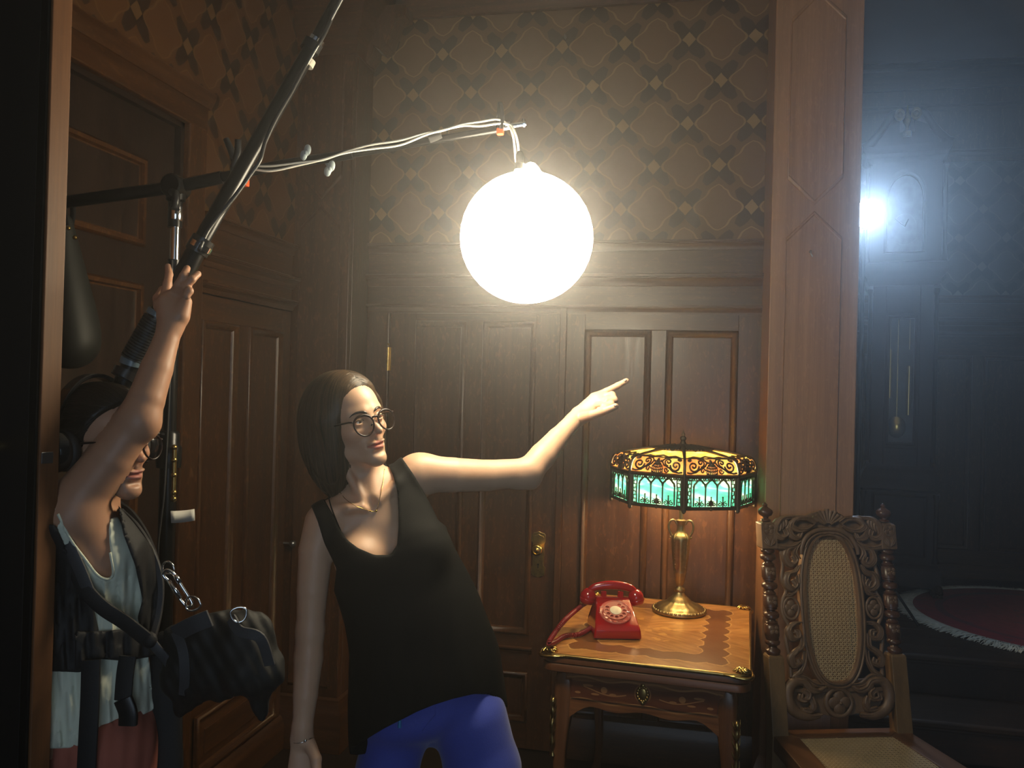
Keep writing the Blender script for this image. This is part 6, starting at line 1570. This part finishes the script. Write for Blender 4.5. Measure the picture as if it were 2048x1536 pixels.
hem = [(600, 1470), (709, 1494), (740, 1474), (770, 1456), (802, 1440), (835, 1423), (867, 1410), (905, 1398), (948, 1388), (975, 1389), (995, 1398), (1010, 1412), (1024, 1424), (1200, 1440), (1200, 1700), (600, 1700)]
hem_b = [(600, 1500), (712, 1510), (800, 1500), (900, 1470), (1024, 1432), (1200, 1440), (1200, 1700), (600, 1700)]
def top_field(X):
    F = tops(X)
    T = SDF(); T.ops = base_ops; F0 = T(X)-.005
    h = np.maximum(.02-np.abs(F-F0), 0)/.02; F = np.minimum(F, F0)-h*h*.005
    x, y, D = px_of(X); s = D/FPX
    wv = np.clip((y-1150)/250, 0, 1.0)      # folds falling from the bust
    ang = (x-800)/60
    F = F+wv*(.0045*np.sin(ang*2.1+y*.004+.6)+.0030*np.sin(ang*4.7-y*.006+2)+.002*np.sin(ang*9+1))*(1+.3*np.sin(y*.02))
    F = F+.0012*np.exp(-((y-1115+(x-700)*.25)/10)**2)
    mid = (X-(neckb*.5+spine[3]*.5))@frt
    F = np.maximum(F, -np.maximum(poly_sd(x, y, neckline)*s, -(mid+.01)))
    F = np.maximum(F, -poly_sd(x, y, nk_back)*s)
    F = np.maximum(F, -poly_sd(x, y, arm_r)*s); F = np.maximum(F, -poly_sd(x, y, arm_l)*s)
    hm = np.where(mid > -.02, poly_sd(x, y, hem), poly_sd(x, y, hem_b))*s
    F = np.maximum(F, -hm)
    return F
def field_mesh(fn, lo, hi, h):
    lo = np.array(lo, float); n = np.ceil((np.array(hi)-lo)/h).astype(int)+1; F = np.empty(n, np.float32); ax = [lo[i]+h*np.arange(n[i]) for i in range(3)]
    for i in range(0, n[0], 16):
        X = np.stack(np.meshgrid(ax[0][i:i+16], ax[1], ax[2], indexing='ij'), -1); F[i:i+16] = fn(X)
    return nets(lo, h, F)
cs_ = np.array([P(x, y, D) for x in (600, 1040) for y in (900, 1510) for D in (1.80, 2.15)])
V, Q = field_mesh(top_field, cs_.min(0)+[0, .02, 0], cs_.max(0)-[0, .04, 0], .0042)
MAT['tank'] = plain('black_jersey', (.006, .006, .0055), .8, noise=.2, nscale=400, bumps=.15, spec=.15)
m = to_mesh('tank_top', [(V, Q)]); to_ = link('tank_top', m, 'tank', wm, smooth=180)
q = to_.modifiers.new('sm', 'SMOOTH'); q.factor = .5; q.iterations = 3
# bra strap
bs_ = raycast(lambda X: full(X)-.0015, ((658, 968), (656, 985), (661, 1010), (670, 1035), (681, 1062)))
MB().tube(bez(bs_, 5), .0045, 6, flat=.3).obj('bra_strap', 'tank', wm, smooth=180)
# ---- jeans
def jeans_field():
    S = SDF()
    S.acap(P(845, 1290, 1.985), P(850, 1310, 1.985), .132, .140, frt, .72, .03); S.ell(P(866, 1405, 1.985), (.160, .112, .075), frame3(acr, frt, upv), .03)
    S.cap(P(800, 1440, 1.97), P(774, 1540, 1.96), .080, .070, .022); S.cap(P(940, 1440, 1.985), P(966, 1540, 1.98), .090, .088, .022)
    S.cap(P(774, 1540, 1.96), P(765, 1760, 1.95), .070, .052, .02); S.cap(P(966, 1540, 1.98), P(1000, 1760, 1.97), .088, .052, .02)
    S.ell(P(868, 1430, 2.05), (.13, .08, .07), None, .03)
    kl, kr = P(765, 1760, 1.95), P(1000, 1760, 1.97)
    S.cap(kl, (kl[0]-.02, kl[1]+.03, .10), .052, .040, .02); S.cap(kr, (kr[0]+.06, kr[1]+.05, .10), .052, .040, .02)
    return S, kl, kr
js, kl, kr = jeans_field()
a, b_ = js.bounds(); l2, h2, _, F2 = js.grid(a, b_, .006)
V, Q = nets(l2, h2, F2)
m, nt, b = new_mat('blue_denim'); tc = node(nt, 'TexCoord'); nz = node(nt, 'TexNoise', {'Vector': tc.outputs['Object'], 'Scale': 500, 'Detail': 2}); n2 = node(nt, 'TexNoise', {'Vector': tc.outputs['Object'], 'Scale': 9, 'Detail': 4})
c = mixc(nt, nz.outputs[0], (.028, .050, .33), (.060, .095, .52)); c = mixc(nt, M(nt, 'MULTIPLY', n2.outputs[0], .4), c, (.03, .05, .30)); nt.links.new(c, b.inputs['Base Color']); setp(b, rough=.8, sheen=.2); bump(nt, b, nz.outputs[0], .3, .0008); MAT['denim'] = m
link('jeans', to_mesh('jeans', [(V, Q)]), 'denim', wm, smooth=180)
def seam(pts, r=.0016, name='seam', mat='denim', off=.001):
    X = raycast(lambda X: js(X)-off, [p[:2] for p in pts]); MB().tube(bez(X, 5), r, 6).obj(name, mat, wm, smooth=180)
seam([(868, 1395, 1.87), (870, 1412, 1.87), (871, 1430, 1.88)]); seam([(871, 1430, 1.88), (858, 1445, 1.89), (845, 1462, 1.90)])
dsx = raycast(lambda X: js(X)-.004, [(800, 1436), (799, 1456)])
MB().tube(dsx, [.0035, .005], 8).obj('pocket_clip', 'cyan', wm, smooth=60)
for k_, dx in ((kl, -.02), (kr, .06)):
    x, y = k_[0]+dx, k_[1]+(.03 if dx < 0 else .05)
    S = SDF(); S.cap((x, y, .09), (x, y+.01, .05), .042, .045, .02).acap((x, y+.02, .035), (x+.02, y-.13, .028), .040, .036, (0, 0, 1), .7, .03)
    a, b_ = S.bounds(); l2, h2, _, F2 = S.grid(a, b_, .006); link('shoe', to_mesh('shoe', [nets(l2, h2, F2)]), 'black_cloth', wm, smooth=180)

# ---- hair: bob
hp_side = [(.086, .090), (.072, .066), (.058, .040), (.048, .010), (.040, -.030), (.030, -.075), (.012, -.125), (-.030, -.175), (-.16, -.175), (-.18, .02), (-.12, .17), (.03, .17), (.10, .12)]
hv = SDF()
hk = h1
def hE(c, r, k=.03, tilt=None): hv.ell(hk.w(c), np.array(r)*hk.k, hk.R, k)
hE((0, -.026, .046), (.092, .096, .092)); hE((0, .010, .046), (.073, .062, .070)); hE((0, -.045, .000), (.104, .098, .105)); hE((.012, -.05, -.055), (.098, .080, .085)); hE((.02, -.045, -.110), (.082, .056, .070)); hE((.02, -.03, -.150), (.055, .035, .045))
for q in (-1, 1): hv.cap(hk.w((q*.070, .010, .02)), hk.w((q*.072, -.012, -.11)), .024, .018, .025)
def hair_field(X, soft=.0):
    F = hv(X); L_ = hk.loc(X)
    zz = L_[..., 2]+.10*np.clip(-L_[..., 0]*0, 0, 1)
    d = poly_sd(L_[..., 1]+.55*np.clip(-L_[..., 0]-.022, 0, .06), zz, hp_side)*hk.k
    F = F+.0018*np.sin(L_[..., 0]*260+L_[..., 1]*150)*np.clip((.10-L_[..., 2])/.1, 0, 1)
    # open the face: cut what lies in front of the side profile
    k = .007+.016*np.clip((L_[..., 2]-.035)/.03, 0, 1); dd = d; h = np.maximum(k-np.abs(F-dd), 0)/k
    return np.maximum(F, dd)+h*h*k/4
c = hk.w((0, -.02, -.03)); V, Q = field_mesh(hair_field, c-.20, c+np.array([.17, .17, .17]), .0038)
hm_ = to_mesh('hair', [(V, Q)], lambda V: np.full((len(V), 3), .15)); link('hair', hm_, 'hair_base', wm, smooth=180)
rnd = np.random.RandomState(3); st_, dr_ = [], []
for k in range(2300):
    y = rnd.uniform(-.09, .095); side = 1 if rnd.rand() < .62 else -1
    st_.append(hk.w((-.018+rnd.normal(0, .003)+side*.004, y, .150))); dr_.append(np.array([side*1.0, rnd.normal(.12 if y > .03 else 0, .16)-.22*(y < .0), -.1])@hk.R)
for k in range(420):
    side = 1 if rnd.rand() < .6 else -1; st_.append(hk.w((-.018+side*rnd.uniform(0, .03), rnd.uniform(.045, .085), rnd.uniform(.085, .115)))); dr_.append(np.array([side*1.0, rnd.uniform(-.5, .1), -.2])@hk.R)
for k in range(500):
    a = rnd.uniform(0, 2*PI); st_.append(hk.w((.10*math.cos(a), -.04+.11*math.sin(a), rnd.uniform(-.02, .10)))); dr_.append(np.array([0, -.1, -1])@hk.R)
gr = unit(-hk.R[2]*.75+np.array([0, 0, -1.])*.35+(-hk.R[1])*.10)
def hstop(p):
    L_ = hk.loc(p); return (poly_sd(L_[:, 1]+.55*np.clip(-L_[:, 0]-.022, 0, .06), L_[:, 2], hp_side) < .007)
strands(hair_field, st_, dr_, 46, .0062, gr, 'hair', wm, stop=hstop)
make_glasses(h1, wm)
# ---- necklace and bracelet
nc = [(683, 985), (690, 1003), (705, 1015), (722, 1022), (740, 1025), (752, 1024), (757, 1010), (762, 990), (768, 965), (770, 945)]
nc = [(679, 982), (690, 997), (706, 1009), (722, 1016), (740, 1022), (752, 1022), (757, 1008), (762, 985), (767, 960), (769, 938)]
X = raycast(lambda X: full(X)-.0016, nc)
MB().tube(bez(X, 6), .0007, 6).ball(X[5]+frt*.001, .0028, 8, 6).ball(X[4]+frt*.001, .0022, 8, 6).obj('necklace', 'gilt', wm, smooth=180)
X = [wrr+CV(.0225*math.cos(t), .004*math.cos(t+.5)-.006, .0225*math.sin(t)) for t in np.linspace(0, 2*PI, 25)]
MB().tube(X, .0008, 6, cap=False).ball(wrr+CV(.012, -.004, .0195), .004, 8, 6).obj('bracelet', 'chrome', wm, smooth=180)
MB().lathe([(.001, -.002), (.004, -.001), (.0042, .001), (.001, .002)], h1.w((.080, -.004, -.045)), 10).obj('earring', 'chrome', wm, smooth=60)
# ================================================================ the person who holds up the boom pole
pn = thing('person', 'person with raised arm holding the boom pole, pale sleeveless shirt and black harness', 'person', (P(215, 1440, 1.70)[0], P(215, 1440, 1.70)[1], 0))
SK2 = (.44, .235, .145)
h2 = Head(P(209, 884, 1.655), CV(.90, .01, .43), CV(-.02, 1, 0), .93)
b2 = SDF()
F2v = h2.R[1]; F2v = unit(F2v-np.array([0, 0, F2v[2]])); R2v = unit(np.cross(F2v, [0, 0, 1.]))
cs0 = P(184, 1056, 1.70); rs, ls = P(146, 1030, 1.585), cs0-R2v*.06-np.array([0, 0, .03])
b2.acap(P(180, 1160, 1.70), P(190, 1240, 1.70), .118, .122, F2v, .70, .02)
b2.acap(P(190, 1240, 1.70), P(196, 1330, 1.70), .125, .118, F2v, .78, .03)
b2.acap(P(196, 1330, 1.70), P(202, 1450, 1.70), .118, .150, F2v, .78, .03)
b2.ell(P(222, 1165, 1.66), (.046, .046, .052), None, .04); b2.ell(P(220, 1165, 1.78), (.046, .046, .052), None, .04)
b2.cap(rs, cs0, .045, .046, .03); b2.cap(ls, cs0, .034, .046, .03)
b2.cap(h2.w((0, -.030, -.06)), cs0+F2v*.005+np.array([0, 0, -.01]), .048, .048, .025)
b2.cap(P(190, 1105, 1.63), rs, .075, .05, .04)               # raised shoulder blade and armpit
el2 = P(277, 838, 1.60); wr2 = P(341, 652, 1.665)
b2.chain([rs, P(168, 985, 1.585), P(222, 915, 1.59), el2], [.052, .0475, .0415, .0350], .025)
b2.chain([el2, P(292, 800, 1.61), P(313, 738, 1.635), P(331, 685, 1.655), wr2], [.0350, .0345, .0305, .0245, .0228], .02)
b2.cap(P(288, 850, 1.60), P(284, 842, 1.60), .026, .026, .02)
hd2 = SDF()
hd2.acap(wr2, P(345, 632, 1.672), .0250, .0250, CV(.1, 0, 1), .75, .01)
hd2.acap(P(346, 632, 1.672), P(346, 611, 1.681), .0265, .0305, CV(.15, .05, 1), .52, .012)
hd2.cap(P(333, 626, 1.664), P(330, 604, 1.668), .0150, .0145, .014); hd2.cap(P(362, 630, 1.666), P(371, 604, 1.672), .0150, .0125, .014)     # heels of the palm
HB(hd2, [([(331, 592, 1.688), (335, 568, 1.700), (338, 549, 1.716), (336, 533, 1.728)], [.0112, .0088, .0078, .0064]),
         ([(347, 590, 1.686), (358, 570, 1.668), (367, 552, 1.670), (374, 537, 1.688)], [.0112, .0094, .0082, .0068]),
         ([(358, 592, 1.686), (370, 574, 1.666), (384, 559, 1.668), (396, 548, 1.684)], [.0108, .0090, .0078, .0066]),
         ([(366, 592, 1.684), (375, 581, 1.668), (378, 582, 1.652), (373, 592, 1.648)], [.0110, .0095, .0085, .0075]),
         ([(322, 612, 1.680), (318, 598, 1.705), (326, 582, 1.730), (340, 572, 1.745)], [.0150, .0120, .0100, .0085])], .006)
colf2 = h2.color(SK2, (.38, .13, .11), (.50, .20, .13))
nkc2 = h2.w((0, 0, -.118)); npl2 = lambda V: (V-nkc2)@(h2.R[2]+.3*h2.R[1])
bs2 = SDF(); bs2.ops = b2.ops+h2.sdf.ops[:13]+hd2.ops[:4]
lo, hi = bs2.bounds(); lo[2] = P(215, 1460, 1.7)[2]
l2, h_2, _, F_2 = bs2.grid(lo, hi, .0045); V, Q = nets(l2, h_2, F_2)
hdir = unit(P(343, 590, 1.685)-wr2); armd = lambda V: (np.abs(V-el2).sum(1) < .14)
inhead = lambda V: (np.abs(V-h2.w((0, .0, -.02))).max(1) < .125) & (npl2(V) > .006)
# the raised arm passes before the head: split by depth
near = lambda V: px_of(V)[2] < np.interp(px_of(V)[1], [840, 1000], [1.70, 1.66])
colarm = SDF(); colarm.ops = [o for o in b2.ops[7:]]
isarm = lambda V: colarm(V) < .004
parts = [cut_box(V, Q, lambda V: (~inhead(V) | isarm(V)) & ((V-P(341, 650, 1.668))@hdir < .006))]
hs_ = SDF(); hs_.ops = h2.sdf.ops+[o for o in b2.ops[5:8]]; h2.ears((-1,)); hs_.ops = h2.sdf.ops+[b2.ops[7]]
c = h2.w((0, .0, -.02)); l2, h_2, _, F_2 = hs_.grid(c-.135, c+.13, .0019); V, Q = nets(l2, h_2, F_2); parts.append(cut_box(V, Q, lambda V: npl2(V) > -.004))
Sx = SDF(); Sx.ops = b2.ops+hd2.ops; a, b_ = hd2.bounds(); l2, h_2, _, F_2 = Sx.grid(a-.012, b_+.005, .0017); V, Q = nets(l2, h_2, F_2)
parts.append(cut_box(V, Q, lambda V: (V-P(341, 650, 1.668))@hdir > -.002))
link('body', to_mesh('body', parts, colf2), 'skin', pn, smooth=180)
h2.eyes(pn, (0, 1, .12)); h2.brows(pn, 'hair_black'); make_glasses(h2, pn)
# hair drawn back under the headphones
hp2 = [(.088, .095), (.066, .070), (.046, .046), (.030, .018), (.022, -.012), (.004, -.040), (-.03, -.066), (-.10, -.09), (-.17, -.05), (-.17, .14), (.02, .17), (.10, .13)]
hv2 = SDF()
for cc, rr in (((0, -.020, .040), (.084, .104, .088)), ((0, .018, .042), (.072, .076, .076)), ((0, -.105, -.01), (.040, .034, .034))): hv2.ell(h2.w(cc), np.array(rr)*h2.k, h2.R, .02)
def hair2(X):
    F = hv2(X); L_ = h2.loc(X); d = poly_sd(L_[..., 1], L_[..., 2], hp2)*h2.k; k = .008; h = np.maximum(k-np.abs(F-d), 0)/k; return np.maximum(F, d)+h*h*k/4
c = h2.w((0, -.02, .03)); V, Q = field_mesh(hair2, c-.16, c+.15, .0036)
link('hair', to_mesh('hair', [(V, Q)], lambda V: np.full((len(V), 3), .2)), 'hair2', pn, smooth=180)
rnd = np.random.RandomState(8); st_, dr_ = [], []
for k in range(500):
    x, z = rnd.uniform(-.08, .08), rnd.uniform(.02, .14); st_.append(h2.w((x, .09-abs(x)*.6, z))); dr_.append(np.array([x*2, -1, .5])@h2.R)
strands(hair2, st_, dr_, 26, .006, unit(-h2.R[1]-h2.R[2]*.25), 'hair2', pn, lift=.001, w=.0009)
# headphones
MAT['cushion'] = plain('headphone_cushion', (.012, .012, .014), .6)
hpn = bpy.data.objects.new('headphones', None); COL.objects.link(hpn); hpn.parent = pn; hpn.matrix_parent_inverse = Matrix.Translation(pn.location).inverted()
for q in (1, -1):
    R_ = Vector(h2.R[0]*q).to_track_quat('Z', 'Y').to_matrix().to_4x4(); c = h2.w((q*.082, -.012, -.012))
    MB().lathe([(.020, -.010), (.037, -.006), (.041, .004), (.038, .012), (.030, .014)], c, 24, R_).obj('cushion', 'cushion', hpn, smooth=60)
    MB().lathe([(.033, .010), (.040, .014), (.041, .026), (.034, .036), (.014, .041), (.001, .042)], c, 24, R_).obj('ear_cup', 'black_gloss', hpn, smooth=40)
arc = [h2.w((.104*math.cos(t), -.030+.0*t, -.012+.155*math.sin(t))) for t in np.linspace(.05, PI-.05, 25)]
rows = []
for p, t in zip(arc, np.linspace(.05, PI-.05, 25)):
    n_ = h2.R[0]*math.cos(t)+h2.R[2]*math.sin(t); rows.append([p+h2.R[1]*a*.014+n_*b_*.004 for a, b_ in ((-1, -1), (1, -1), (1, 1), (-1, 1))])
MB().rings(rows, cap=(True, True)).obj('headband', 'black_gloss', hpn, smooth=40, bevel=.002)

# ---- pale sleeveless shirt
MAT['shirt'] = plain('pale_jersey', (.66, .69, .56), .85, noise=.12, nscale=20, bumps=.15, sheen=.1)
arm_open = [(88, 960), (104, 985), (116, 1028), (142, 1080), (170, 1118), (194, 1149), (212, 1158), (224, 1153), (226, 1138), (220, 1105), (217, 1060), (224, 1016), (246, 985), (262, 950), (200, 930)]
hemp = [(0, 1500), (150, 1496), (195, 1466), (250, 1446), (305, 1421), (420, 1400), (420, 1700), (0, 1700)]
shirt_ops = [o for o in b2.ops[:8]]
def shirt_base(off):
    S = SDF(); S.ops = b2.ops[:7]+[b2.ops[8]]
    S.acap(P(200, 1190, 1.70), P(205, 1470, 1.70), .118, .145, F2v, .80, .05)
    def fn(X):
        F = S(X)-off; x, y, D = px_of(X); s = D/FPX
        wv = np.clip((y-1080)/120, 0, 1); F = F+wv*(.004*np.sin(x*.16-y*.03+D*20)+.003*np.sin(x*.31+y*.014+D*35)+.0015*np.sin(x*.55-y*.05))
        return F, x, y, D, s
    return fn
sb_ = shirt_base(.006)
def shirt(X):
    F, x, y, D, s = sb_(X)
    F = np.maximum(F, -np.maximum(poly_sd(x, y, arm_open)*s, (D-1.72)*.7))
    F = np.maximum(F, -poly_sd(x, y, [(150, 985), (190, 1035), (232, 1035), (262, 1010), (280, 900), (150, 900)])*s)
    F = np.maximum(F, -poly_sd(x, y, hemp)*s); return np.maximum(F, poly_sd(x, y, [(-200, 900), (205, 900), (222, 1005), (249, 1060), (267, 1112), (287, 1168), (291, 1205), (285, 1250), (300, 1330), (308, 1420), (308, 1600), (-200, 1600)])*s)
cs_ = np.array([P(x, y, D) for x in (60, 340) for y in (1000, 1500) for D in (1.50, 1.92)])
lo_s, hi_s = cs_.min(0)+[0, .03, 0], cs_.max(0)-[0, .03, 0]
V, Q = field_mesh(shirt, lo_s, hi_s, .0042); so = link('sleeveless_shirt', to_mesh('sleeveless_shirt', [(V, Q)]), 'shirt', pn, smooth=180)
q = so.modifiers.new('sm', 'SMOOTH'); q.factor = .5; q.iterations = 3
# collar-like hem of the arm opening
X = raycast(lambda X: sb_(X)[0], arm_open[2:10], 1.42, 1.75)
MB().tube(bez(X, 4), .0026, 6).obj('shirt_binding', 'shirt', pn, smooth=180)
# ---- trousers
MAT['salmon'] = plain('salmon_cotton', (.36, .105, .070), .9, noise=.25, nscale=16, bumps=.3)
tr2 = SDF(); tr2.acap(P(206, 1430, 1.70), P(210, 1490, 1.70), .145, .150, F2v, .74, .03)
for sg, D in ((1, 1.63), (-1, 1.78)):
    k_ = P(218, 1500, D); kn = np.array([k_[0]+.03, k_[1], .50]); an = np.array([k_[0]-.01, k_[1]+.02, .10]); tr2.cap(k_, kn, .088, .062, .04); tr2.cap(kn, an, .062, .045, .03)
    S = SDF(); S.cap((an[0], an[1], .09), (an[0], an[1], .045), .040, .042, .02); S.acap((an[0], an[1], .035), tuple(np.array([an[0], an[1], .028])+F2v*.15), .038, .036, (0, 0, 1), .7, .03)
    a, b_ = S.bounds(); l2, h_2, _, F_2 = S.grid(a, b_, .006); link('shoe', to_mesh('shoe', [nets(l2, h_2, F_2)]), 'black_cloth', pn, smooth=180)
def trous(X):
    F = tr2(X); x, y, D = px_of(X)
    F = F+.002*np.sin(x*.2+y*.02+D*9)+.0018*np.exp(-((y-1448+(x-215)*.40)/14)**2)*np.sin(x*.9)
    return np.maximum(F, poly_sd(x, y, [(0, 1488), (150, 1484), (195, 1454), (305, 1409), (420, 1390), (520, 1700), (520, 9000), (-500, 9000)])*D/FPX)
a, b_ = tr2.bounds(); V, Q = field_mesh(trous, a, b_, .0065); link('trousers', to_mesh('trousers', [(V, Q)]), 'salmon', pn, smooth=180)
# ---- harness: shells lying over the shirt
def shell(name, polys, off, mat, dlim=None, th=.0):
    fb_ = shirt_base(off)
    def fn(X):
        F, x, y, D, s = fb_(X); d = np.min([poly_sd(x, y, p) for p in polys], 0)*s; F = np.maximum(F, d)
        if dlim: F = np.maximum(F, D-dlim)
        return F
    V, Q = field_mesh(fn, lo_s-[0, .03, .0], hi_s+[0, .0, .0], .0046)
    o = link(name, to_mesh(name, [(V, Q)]), mat, pn, smooth=180); q = o.modifiers.new('sm', 'SMOOTH'); q.factor = .5; q.iterations = 2; return o
shell('harness_vest', [[(30, 1040), (112, 1050), (138, 1110), (165, 1160), (184, 1200), (198, 1262), (196, 1330), (160, 1345), (30, 1340)]], .013, 'harness')
shell('harness_belt', [[(150, 1262), (200, 1262), (250, 1258), (310, 1272), (312, 1312), (250, 1322), (200, 1318), (150, 1345)]], .022, 'harness')
def band(name, pts, w, mat='harness', flat=.28, D=None):
    MB().tube(bez([P(*p) for p in pts], 7), w, 10, flat=flat).obj(name, mat, pn, smooth=60)
def bandf(name, pts, w, th, mat='harness'):       # flat webbing: wide in the picture plane
    pa = bez([P(*p) for p in pts], 7); rows = []
    for i, p in enumerate(pa):
        t = unit(pa[min(i+1, len(pa)-1)]-pa[max(i-1, 0)]); s_ = unit(np.cross(t, FW)); n_ = unit(np.cross(s_, t)); ww = w[0]+(w[1]-w[0])*i/len(pa) if hasattr(w, '__len__') else w
        rows.append([p+s_*a*ww+n_*b_*th for a, b_ in ((-1, -.6), (-.8, -1), (.8, -1), (1, -.6), (1, .6), (.8, 1), (-.8, 1), (-1, .6))])
    MB().rings(rows, cap=(True, True)).obj(name, mat, pn, smooth=50)
bandf('shoulder_strap', [(236, 1026, 1.80), (252, 1040, 1.76), (274, 1072, 1.73), (293, 1115, 1.71), (304, 1160, 1.70), (306, 1205, 1.69), (300, 1250, 1.67), (290, 1285, 1.65)], (.026, .018), .006)
shell('harness_flap', [[(236, 1010), (268, 1046), (305, 1095), (321, 1138), (326, 1180), (314, 1225), (302, 1285), (286, 1280), (275, 1235), (285, 1200), (270, 1130), (247, 1070)]], .022, 'harness')
bandf('strap_edge', [(244, 1022, 1.765), (268, 1046, 1.735), (293, 1082, 1.705), (313, 1125, 1.69), (322, 1170, 1.68), (318, 1225, 1.67), (303, 1285, 1.64)], .006, .004, 'webbing')
bandf('cross_strap', [(150, 1135, 1.555), (170, 1178, 1.55), (205, 1215, 1.555), (250, 1245, 1.575), (300, 1284, 1.60)], .014, .004)
bandf('shoulder_webbing', [(112, 1000, 1.545), (118, 1040, 1.54), (140, 1095, 1.54), (162, 1145, 1.545), (176, 1180, 1.55)], .011, .003, 'webbing')
bandf('hanging_strap', [(256, 1312, 1.595), (250, 1350, 1.59), (246, 1400, 1.585)], .016, .004)
bandf('strap_buckle', [(246, 1398, 1.58), (256, 1425, 1.58), (256, 1450, 1.58)], .017, .006, 'black_plastic')
bandf('side_strap', [(182, 1320, 1.545), (180, 1400, 1.535), (176, 1480, 1.53), (172, 1560, 1.53)], .017, .004)
bandf('knot_tail', [(300, 1280, 1.60), (316, 1300, 1.60), (335, 1322, 1.61), (346, 1345, 1.62)], .009, .003, 'webbing')
MB().ball(P(299, 1280, 1.60), (.016, .012, .016), 12, 8).obj('strap_knot', 'harness', pn, smooth=180)
apr = SDF(); apr.acap(P(331, 1290, 1.69), P(334, 1640, 1.68), .030, .034, CV(.2, 0, 1), .5, .01)
a, b_ = apr.bounds(); l2, h_2, _, F_2 = apr.grid(a, b_, .006); link('black_apron', to_mesh('black_apron', [nets(l2, h_2, F_2)]), 'harness', pn, smooth=180)

# ---- camera bag hanging at the waist
bag = thing('waist_bag', 'soft black equipment bag with metal rings at the harness wearer waist', 'bag', P(450, 1430, 1.62))
bg = SDF()
rb = lambda x, y, D, hx, hy, hz, k=.02: bg.ell(P(x, y, D), (hx, hz, hy), frame3(RT, FW, UP), k)
bg.acap(P(385, 1290, 1.65), P(440, 1270, 1.63), .058, .058, FW, .9, .02); bg.acap(P(380, 1350, 1.65), P(440, 1335, 1.63), .056, .062, FW, .9, .03)
bg.acap(P(485, 1270, 1.60), P(495, 1340, 1.59), .046, .052, FW, .8, .02); bg.acap(P(515, 1250, 1.61), P(540, 1350, 1.60), .026, .030, FW, .9, .01)
bg.cap(P(520, 1380, 1.61), P(526, 1435, 1.61), .024, .010, .015); bg.cap(P(378, 1395, 1.65), P(364, 1415, 1.65), .026, .016, .02)
def bagf(X):
    F = bg(X); x, y, D = px_of(X); F = F+.0025*np.sin(x*.09+y*.06)+.0018*np.sin(x*.21-y*.11+D*30)
    return np.maximum(F, -poly_sd(x, y, [(300, 1100), (620, 1100), (620, 1215), (520, 1217), (470, 1216), (440, 1222), (400, 1230), (352, 1248), (300, 1260)])*D/FPX)
a, b_ = bg.bounds(); V, Q = field_mesh(bagf, a, b_, .0045)
bo = link('pouch', to_mesh('pouch', [(V, Q)]), 'bagcloth', bag, smooth=180); q = bo.modifiers.new('sm', 'SMOOTH'); q.factor = .5; q.iterations = 2
def bband(name, pts, w, th, mat):
    pa = bez([P(*p) for p in pts], 7); rows = []
    for i, p in enumerate(pa):
        t = unit(pa[min(i+1, len(pa)-1)]-pa[max(i-1, 0)]); s_ = unit(np.cross(t, FW)); n_ = unit(np.cross(s_, t)); rows.append([p+s_*a*w+n_*b_*th for a, b_ in ((-1, -1), (1, -1), (1, 1), (-1, 1))])
    MB().rings(rows, cap=(True, True)).obj(name, mat, bag, bevel=.001)
bband('webbing_strap', [(350, 1268, 1.60), (385, 1250, 1.575), (420, 1236, 1.57)], .016, .003, 'webbing'); bband('webbing_strap', [(352, 1262, 1.60), (366, 1300, 1.585), (370, 1345, 1.585), (368, 1390, 1.60)], .010, .003, 'webbing')
bband('zip_flap', [(462, 1236, 1.565), (480, 1262, 1.548), (520, 1276, 1.545), (540, 1330, 1.565)], .010, .003, 'webbing')
def dring(name, cx, cy, D, w, h, ang, mat='chrome'):
    c = P(cx, cy, D); pts = []
    for t in np.linspace(0, 2*PI, 29):
        u, v = w*math.cos(t), (h*math.sin(t) if math.sin(t) < 0 else h*.45*math.sin(t)); u2 = u*math.cos(ang)-v*math.sin(ang); v2 = u*math.sin(ang)+v*math.cos(ang); pts.append(c+RT*u2+UP*v2+FW*.004*math.cos(t))
    MB().tube(pts, .0022, 8, cap=False).obj(name, mat, bag, smooth=180)
dring('ring', 387, 1212, 1.58, .016, .019, math.radians(200)); dring('ring', 477, 1224, 1.555, .014, .019, math.radians(5)); dring('ring', 337, 1140, 1.62, .013, .017, math.radians(190))
cbn = bez([P(x, y, 1.60) for x, y in ((331, 1158), (326, 1148), (334, 1140), (348, 1148), (362, 1170), (380, 1198), (384, 1208), (377, 1214), (366, 1206), (352, 1186), (338, 1164), (331, 1156))], 5)
MB().tube(cbn, .0033, 8, cap=False).tube([P(336, 1160, 1.598), P(362, 1196, 1.592)], .0042, 8).tube([P(350, 1150, 1.598), P(360, 1166, 1.596)], .0052, 8).obj('carabiner', 'chrome', bag, smooth=180)
